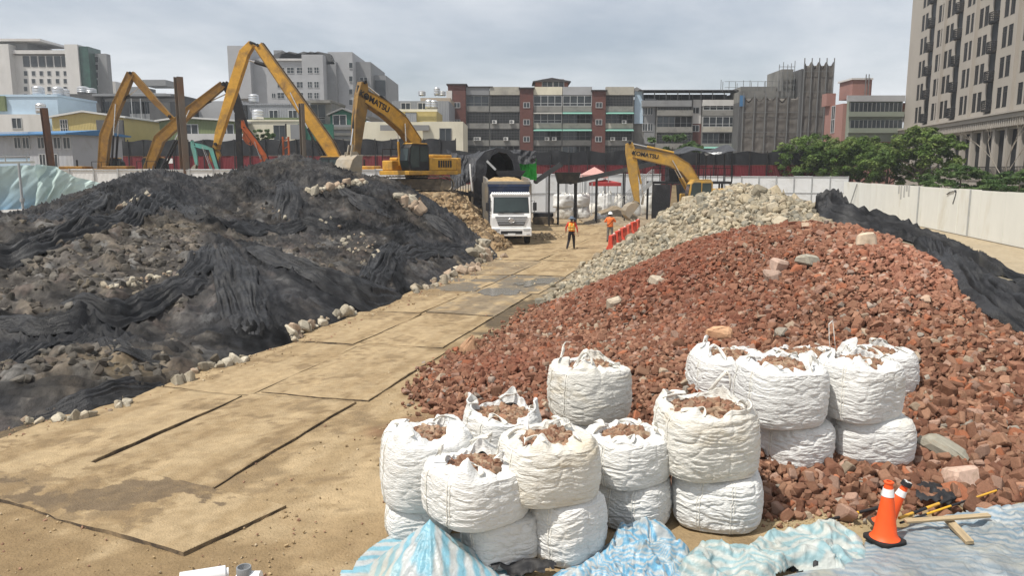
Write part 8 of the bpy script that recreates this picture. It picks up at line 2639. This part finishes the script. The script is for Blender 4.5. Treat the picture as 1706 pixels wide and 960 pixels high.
# ---------------- left: distant blocks
t, L_, H = bld('office_building', 'tall cream office building with a grid of small square windows at the far left', 'office building', 18, 138, 92, 200, 7, M_offw, z0=0)
wins(t, [43, 56, 69, 82, 96, 109, 121], [122, 135, 148, 160], 1.0, 1.25, cols=1)
for u in (44, 57, 70, 83, 96, 108, 119): part_box(t, 'tall_window', u - 4.4, u + 4.4, 93, 111, -.1, -.005, M_pane)
m = MB(); a = xz(t, 18, 98)
part_box(t, 'upper_cornice', 16, 120, 84, 90, -.8, 6, M_offw); part_box(t, 'left_pier', 6, 22, 75, 165, -2, 12, M_offw); part_box(t, 'corner_pier', 120, 134, 75, 165, -1.5, 6, M_offw); part_box(t, 'dark_glass_bay', 134, 150, 78, 165, -1.0, 5, M_paneg)
part_box(t, 'side_wing', 150, 170, 87, 165, 2, 4, M_mgrey); wins(t, [154], [97, 110, 123, 136], 1.0, 1.6, cols=1, y=2)
part_box(t, 'roof_storey', 40, 121, 79, 85, 4, 14, M_mgrey); part_box(t, 'left_glass_wing', -30, 7, 86, 165, 0, 14, M_paneg); part_box(t, 'roof_slab', -40, 70, 65, 69, -1, 12, M_offw); part_box(t, 'roof_room', -40, 40, 70, 86, 1, 12, M_mgrey)
for u in (2, 12): wins(t, [u], [92, 104, 116, 128, 140], 3.2, 1.2, cols=1, y=-.05)
t, L_, H = bld('hospital_building', 'large light grey institutional building with stepped towers behind the excavators', 'institutional building', 390, 520, 97, 190, 16, M_lgrey)
part_box(t, 'left_block', 388, 420, 78, 165, -2, 14, M_lgrey); part_box(t, 'white_band', 462, 512, 98, 101, -.5, -.003, M_offw)
wins(t, [468, 484, 500], [117, 141, 159], 1.8, 1.5, cols=2, rows=2); wins(t, [405, 456], [159], 1.0, 1.2)
part_box(t, 'right_bay', 508, 540, 92, 168, -1.5, 18, M_lgrey)
wins(t, [519, 530], [118, 142, 160], 1.2, 1.5, cols=2, rows=2, y=-1.5)
part_box(t, 'recess_wing', 538, 556, 100, 185, 2, 24, M_mgrey); part_box(t, 'tall_tower', 543, 581, 82, 190, 4, 26, M_lgrey); part_box(t, 'rear_wing', 580, 607, 95, 190, 8, 30, M_mgrey); wins(t, [579], [105, 128, 150, 168], 1.0, 1.4, cols=1, y=3.9); wins(t, [592, 599], [128, 150, 168], .9, 1.8, cols=1, y=8)
part_box(t, 'glass_wing', 606, 629, 115, 160, 12, 34, M_mgrey); part_box(t, 'glass_wing_panes', 611, 628, 124, 152, 11.6, 11.97, M_pane); part_box(t, 'roof_house', 448, 462, 79, 97, 4, 10, M_mgrey)
m = MB()
for u in (470, 482, 506, 518, 530):
    p = xz(t, u, 94); m.prism([(p[0] - 3.5, p[1] - 1.5), (p[0] + 3.5, p[1] - 1.5), (p[0] + 2.4, p[1] + .9), (p[0] - .5, p[1] + 1.5), (p[0] - 2.6, p[1] + .8)], 2, 8, 'Y')
m.build('roof_plant', M_dgrey, t)
# ---------------- left: low town in front of them
t, L_, H = bld('low_house', 'pale blue rendered house with a roof terrace at the far left', 'house', -60, 95, 161, 108, 10, M_lblue, parapet=.3)
part_box(t, 'white_lower_front', -60, 76, 191, 225, -1.0, -.004, M_offw); wins(t, [36], [206], 1.4, 1.5, y=-1.0)
part_box(t, 'olive_side', -60, 10, 160, 185, -.4, -.005, M_grnsh)
t, L_, H = bld('site_office', 'two-storey grey site office with a blue roof beside the rusty pile', 'site office', 46, 118, 223, 78, 6, M_office, z0=1.0, skew=-2)
part_box(t, 'left_wing', -60, 46, 220, 262, -.0, 5, M_office)
a = xz(t, -60, 222); b = xz(t, 118, 222)
m = MB(); m.prism([(-.9, b[1] + .003), (3.0, b[1] + .45), (6.9, b[1] + .003), (6.9, b[1] - .12), (-.9, b[1] - .12)], a[0], b[0] + .4, 'X'); m.build('blue_roof', M_bluerf, t)
wins(t, [30, 44, 69, 96, 112], [238], 1.0, 1.2); wins(t, [72, 92], [268], .9, 1.4)
def shed(name, label, u0, u1, ve, vr, D, depth, wall, roof, z0=0, ridge=.5, skew=0):
    t, L_, H = bld(name, label, 'shed', u0, u1, ve, D, depth, wall, z0, skew)
    zr = xz(t, (u0 + u1) / 2, vr)[1]
    m = MB(); xr = L_ * ridge
    m.prism([(0, H + .003), (L_, H + .003), (xr, zr)], 0, depth, 'Y'); m.build('gable_wall', wall, t)
    m = MB(); m.prism([(-.4, H - .05), (xr, zr + .02), (L_ + .4, H - .05), (L_ + .4, H + .15), (xr, zr + .24), (-.4, H + .15)], -.4, depth + .4, 'Y'); m.build('roof', roof, t)
    return t
M_whiteroof = wmat('pale_sheet_roof', (0.58, 0.58, 0.56), rough=.6)
t = shed('corrugated_shed', 'yellow corrugated shed with a gabled front behind the leftmost excavator', 86, 206, 196, 187, 100, 14, M_yelsh, M_whiteroof, ridge=.45)
wins(t, [107], [210], 1.0, 1.7, cols=3, rows=3, frame=M_offw)
part_box(t, 'pale_band', 116, 165, 226, 232, -.25, -.004, M_cream); part_box(t, 'dark_lower_wall', 165, 206, 200, 240, -.3, -.005, M_dgrey); part_box(t, 'lower_front', 84, 140, 233, 262, -.2, -.006, M_yelsh); wins(t, [131], [246], 1.4, 1.6, y=-.2)
t, L_, H = bld('apartment_house', 'dark grey concrete apartment house with roof tanks behind the yellow shed', 'apartment house', 112, 292, 160, 128, 12, M_dgrey, parapet=.35)
part_box(t, 'upper_wall', 112, 170, 158, 186, -.6, -.004, M_dgrey)
for u in (180, 229, 250): wins(t, [u], [181, 212], 2.6, 2.4, cols=3, frame=M_grillm)
part_box(t, 'balcony_band', 222, 266, 190, 200, -1.0, -.004, M_mgrey); part_box(t, 'lower_band', 222, 266, 220, 236, -1.0, -.004, M_mgrey); part_box(t, 'roof_edge', 160, 290, 157, 161, -1.2, -.36, M_mgrey); part_box(t, 'side_bay', 262, 292, 172, 236, -2, -.005, M_dgrey)
m = MB()
for u in (225, 240): p, q = xz(t, u, 165), xz(t, u, 200); m.bar((p[0], -1.3, q[1]), (p[0], -1.3, p[1]), .1, .1)
m.build('drain_pipes', M_frame, t)
t = shed('corrugated_shed', 'olive green corrugated shed with a gabled front left of the dark post', 265, 396, 202, 197, 100, 12, M_grnsh, M_whiteroof, ridge=.3)
wins(t, [319, 378], [216], 1.8, 1.4, frame=M_frame); part_box(t, 'white_wall', 306, 410, 223, 242, -.6, -.004, M_offw)
t = thing('satellite_rack', 'distant rooftop clutter of pale pipes behind the olive shed', 'roof equipment', atD(320, 165, 150)); t.location.z = 10.0
m = MB(); g_ = random.Random(8)
for i in range(16):
    x = -4 + i * 1.2; z = 14.5 + g_.random() * 2 - 10; m.bar((x, 0, 0), (x, 0, z), .12, .12); m.bar((x - .5, 0, z), (x + .5, 0, z), .3, .2)
m.build('pipes', M_frame, t)
t, L_, H = bld('warehouse', 'flat grey warehouse behind the tallest excavator boom', 'warehouse', 405, 548, 175, 118, 14, M_gsheet, parapet=.25); wins(t, [456, 488], [190], 1.4, 1.2)
part_box(t, 'green_band', 420, 500, 196, 204, -.4, -.004, M_grnsh); part_box(t, 'dark_end', 404, 412, 175, 204, -.5, -.005, M_dark)
t, L_, H = bld('warehouse', 'low bluish grey warehouse behind the olive shed', 'warehouse', 330, 404, 168, 135, 14, M_lgrey)
t, L_, H = bld('low_building', 'long cream single-storey building behind the drilling rig', 'low building', 404, 512, 202, 104, 10, M_cream, parapet=.2); wins(t, [466], [221], 1.6, 2.0, frame=M_grillm)
part_box(t, 'dark_green_door', 500, 556, 207, 262, -.4, -.004, M_dgrn); part_box(t, 'grey_panel', 487, 508, 208, 232, -.7, -.405, M_mgrey)
t, L_, H = bld('apartment_house', 'weathered grey house with open balconies behind the tall boom', 'apartment house', 518, 552, 170, 112, 9, M_aptc, parapet=.3); wins(t, [530], [186, 208], 2.2, 2.2, frame=M_grillm); part_box(t, 'roof_edge', 500, 552, 168, 172, -1, -.003, M_aptc)
t = shed('small_house', 'dark green house with a pale pitched roof and a white window', 550, 592, 192, 182, 108, 8, M_dgrn, M_roofg); wins(t, [566], [202], 1.9, 1.8, cols=2, frame=M_offw)
part_box(t, 'grey_lower_wall', 552, 596, 208, 262, -.6, -.005, M_mgrey); m = MB()
for v in (216, 226, 236): a, b = xz(t, 553, v), xz(t, 592, v); m.box(a[0], b[0], -.75, -.602, a[1], a[1] + .35)
m.build('wall_ledges', M_aptc, t)
t, L_, H = bld('low_building', 'cream rendered building with a barred window behind the large excavator', 'low building', 598, 772, 203, 105, 10, M_cream)
part_box(t, 'raised_right_end', 706, 772, 203, 260, -.8, -.003, M_cream); wins(t, [743], [226], 1.6, 1.9, frame=M_grillm, y=-.8); part_box(t, 'grey_lean_roof', 636, 716, 209, 218, -1.2, -.806, M_roofg); wins(t, [679], [227], 2.0, 1.2)
t, L_, H = bld('warehouse', 'yellowish and grey sheet building behind the cream building', 'warehouse', 656, 727, 184, 118, 10, M_yelsh); part_box(t, 'grey_centre', 676, 694, 187, 208, -.3, -.003, M_gsheet); part_box(t, 'roof_edge', 654, 729, 182, 186, -.4, -.303, M_cream)
t, L_, H = bld('warehouse', 'long grey sheet building with two small windows under a tan roof', 'warehouse', 653, 748, 168, 130, 14, M_gsheet); wins(t, [676, 704], [179], 1.6, 1.6, frame=M_offw); part_box(t, 'tan_roof_block', 697, 748, 160, 168, 3, 12, wmat('tan_render', (.40, .33, .25)))
t, L_, H = bld('distant_block', 'far pale building with a ribbed dome roof behind the leftmost excavator', 'distant building', 172, 275, 155, 220, 20, M_lgrey); part_box(t, 'pale_tower', 181, 195, 136, 156, -1, 8, M_offw); part_box(t, 'ribbed_roof', 232, 270, 131, 141, 2, 10, M_mgrey); part_box(t, 'grey_roof', 196, 232, 143, 156, 2, 10, M_mgrey)
# water tanks
for u, vb, D, r, h, lab in [(65, 161, 110, .75, 1.5, 'steel water tank on the pale blue house, leftmost of its group'), (97, 162, 110, .7, 1.5, 'steel water tank on the pale blue house, second of its group'), (108, 163, 111, .65, 1.3, 'steel water tank at the right edge of the pale blue house'), (69, 190, 106, .65, 1.5, 'steel water tank on the white lower front of the blue house'),
        (139, 157, 129, .9, 1.3, 'squat steel tank on the dark grey apartment house, left one'), (152, 157, 129, .85, 1.0, 'squat steel tank on the dark grey apartment house, right one'), (423, 172, 119, .75, 1.4, 'steel water tank on the grey warehouse roof'), (430, 200, 110, .8, 1.5, 'steel water tank behind the cream single-storey building'), (715, 182, 119, .6, 1.5, 'steel tank on the yellowish sheet building, left one'), (723, 182, 119, .6, 1.4, 'steel tank on the yellowish sheet building, right one'),
        (728, 160, 131, .5, 1.5, 'slim steel tank on the tan roof block'), (737, 160, 131, .55, .9, 'short steel tank on the tan roof block'), (703, 160, 131, .6, .9, 'low steel tank at the left of the tan roof block'), (832, 158, 146, .9, 1.2, 'steel tank on the long apartment block, left of the rusty hut'), (907, 160, 144.6, .6, 1.6, 'steel tank in front of the rusty rooftop hut')]:
    tank(u, vb, D, r, h, lab)

# ================================================================== trees
def leaf_mat(name, c):
    m = pm(name, c, .6, .25, 1.2, 0, attr='tint', spec=.25, trans=.35)
    return m
M_leaf = leaf_mat('leaf_green', (.06, .1, .03))
M_bark = pm('bark', (0.10, 0.08, 0.06), .9, .3, 4, .6, 20)
def crown(seed, rx, ry, rz, z0, nclump, per, leaf, cols, layered=False, cone=0.0):
    g = np.random.default_rng(seed)
    Vs, Q, C = [], [], []
    cen = []
    while len(cen) < nclump:
        p = g.uniform(-1, 1, 3)
        d = np.linalg.norm(p)
        if d > 1 or d < .35: continue
        s = 1 - cone * (p[2] * .5 + .5)
        cen.append((p[0] * rx * s, p[1] * ry * s, z0 + rz + p[2] * rz))
    n = nclump * per
    ci = np.repeat(np.arange(nclump), per)
    cr = g.uniform(.11, .26, nclump) * min(rx, rz) * 1.15
    dirs = g.normal(size=(n, 3)); dirs /= np.linalg.norm(dirs, axis=1)[:, None]
    rad = g.random(n) ** .45
    P = np.array(cen)[ci] + dirs * rad[:, None] * cr[ci][:, None] * np.array([1.25, 1.25, .38 if layered else .75])
    nrm = dirs * .6 + g.normal(size=(n, 3)) * .5 + np.array([0, 0, .5])
    nrm /= np.linalg.norm(nrm, axis=1)[:, None]
    a = np.cross(nrm, g.normal(size=(n, 3))); a /= np.linalg.norm(a, axis=1)[:, None]
    b = np.cross(nrm, a)
    L_ = leaf * g.uniform(.6, 1.3, n)[:, None]
    v = np.stack([P - a * L_, P + b * L_ * .45, P + a * L_, P - b * L_ * .45], 1)
    cols = np.array(cols)
    base = cols[g.integers(0, len(cols), nclump)][ci] * g.uniform(.7, 1.3, (n, 1))
    return v.reshape(-1, 3), np.arange(n * 4).reshape(n, 4), np.repeat(base, 4, 0)
def tree_proto(name, seed, rx, rz, z0, nclump, per, leaf, cols, trunk_r, layered=False, cone=0.0):
    root = thing(name, 'x', 'tree')
    V, Q, C = crown(seed, rx, rx, rz, z0, nclump, per, leaf, cols, layered, cone)
    npmesh('crown', V, Q, M_leaf, False, root, col=C)
    g = random.Random(seed); m = MB()
    m.tube([(0, 0, 0), (.05, .02, z0 * .5), (0, 0, z0 + rz * .4), (.05, 0, z0 + rz * 1.3)], [trunk_r, trunk_r * .8, trunk_r * .6, trunk_r * .2], 9)
    for k in range(8):
        an = k * 2.4 + g.random(); zb = z0 * (.75 + .5 * g.random()); r = rx * (.5 + .35 * g.random())
        m.tube([(0, 0, zb), (r * .4 * math.cos(an), r * .4 * math.sin(an), zb + rz * .35), (r * math.cos(an), r * math.sin(an), zb + rz * (.6 + .5 * g.random()))], [trunk_r * .45, trunk_r * .3, trunk_r * .1], 6)
    m.build('trunk', M_bark, root)
    return root
GREEN = [(0.10, 0.165, 0.035), (0.135, 0.205, 0.05), (0.08, 0.135, 0.03), (0.16, 0.22, 0.06)]
DKGREEN = [(0.065, 0.115, 0.033), (0.085, 0.145, 0.042), (0.05, 0.095, 0.028), (0.1, 0.16, 0.05)]
protos = [tree_proto('broadleaf_tree', 3, 3.0, 2.1, 2.2, 80, 110, .15, GREEN, .18), tree_proto('broadleaf_tree', 4, 2.8, 1.9, 2.4, 70, 110, .15, GREEN, .16), tree_proto('layered_tree', 5, 4.2, 1.9, 1.0, 90, 120, .15, DKGREEN, .2, True, .45), tree_proto('shrub', 6, 1.8, 1.1, .4, 26, 90, .16, DKGREEN, .07)]
used_p = [False] * 4
def plant(k, u, D, sc, rot, label, cat='tree', z=0.0, group='trees behind the right hoarding', szz=None):
    r = protos[k] if not used_p[k] else copy_tree(protos[k])
    used_p[k] = True
    r.location = (atD(u, 300, D).x, D, z); r.rotation_euler.z = rot; r.scale = (sc, sc, szz or sc)
    tag(r, label, cat, group)
for a in [(0, 1345, 96, 1.35, 0, 'broad green tree directly right of the scaffolded building'), (1, 1300, 99, 1.1, 1, 'rounded green tree in front of the scaffold netting'), (0, 1392, 93, 1.3, 2, 'wide green tree below the pink building'), (1, 1432, 95, 1.35, 3, 'green tree below the window bands of the pink building'),
          (0, 1478, 90, 1.15, 4, 'green tree just left of the beige tower corner'), (1, 1532, 86, 1.45, 5, 'taller lighter tree in front of the tower pillars'), (2, 1600, 74, 1.0, .4, 'wide dark layered tree overhanging the cream hoarding'), (2, 1542, 79, .8, 2.2, 'smaller dark layered tree left of the wide one'), (2, 1700, 66, .9, 4.1, 'dark layered tree at the right edge of the picture'), (1, 1260, 104, .85, 2.5, 'low dark tree left of the rounded tree'), (2, 1652, 80, .8, 1.2, 'dark tree right of the wide layered one')]:
    plant(*a)
for u, D, s, r, lab in [(1240, 103, 1.3, 0, 'dark shrub at the foot of the scaffold netting'), (1118, 106, 2.3, 1, 'big round shrub in front of the grey-white apartment block')]:
    plant(3, u, D, s, r, lab, 'shrub', 3.2 if u < 1200 else 1.5, 'shrubs before the apartment blocks')
plant(3, 440, 97, .9, 2, 'small leafy shrub above the barrier behind the drilling rig', 'shrub', 7.0, 'shrubs before the low buildings')
# bare tree and post before the tower
t = thing('bare_tree', 'leafless pale tree in front of the tower windows', 'tree', (atD(1672, 300, 72).x, 72, 0))
m = MB(); g_ = random.Random(4)
def branch(p, d, l, r, n):
    q = p + d * l; m.tube([p, p.lerp(q, .5) + Vector((g_.uniform(-.1, .1), g_.uniform(-.1, .1), 0)), q], [r, r * .8, r * .55], 6)
    if n:
        for _ in range(2 + (n > 2)): branch(q, (d + Vector((g_.uniform(-.6, .6), g_.uniform(-.6, .6), g_.uniform(-.05, .3)))).normalized(), l * .72, r * .55, n - 1)
branch(Vector((0, 0, 0)), Vector((0, 0, 1)), 3.4, .11, 4); m.build('branches', pm('pale_bark', (.28, .25, .21), .9, .2), t)
# yellow earth strip and kerb beyond the crest on the right
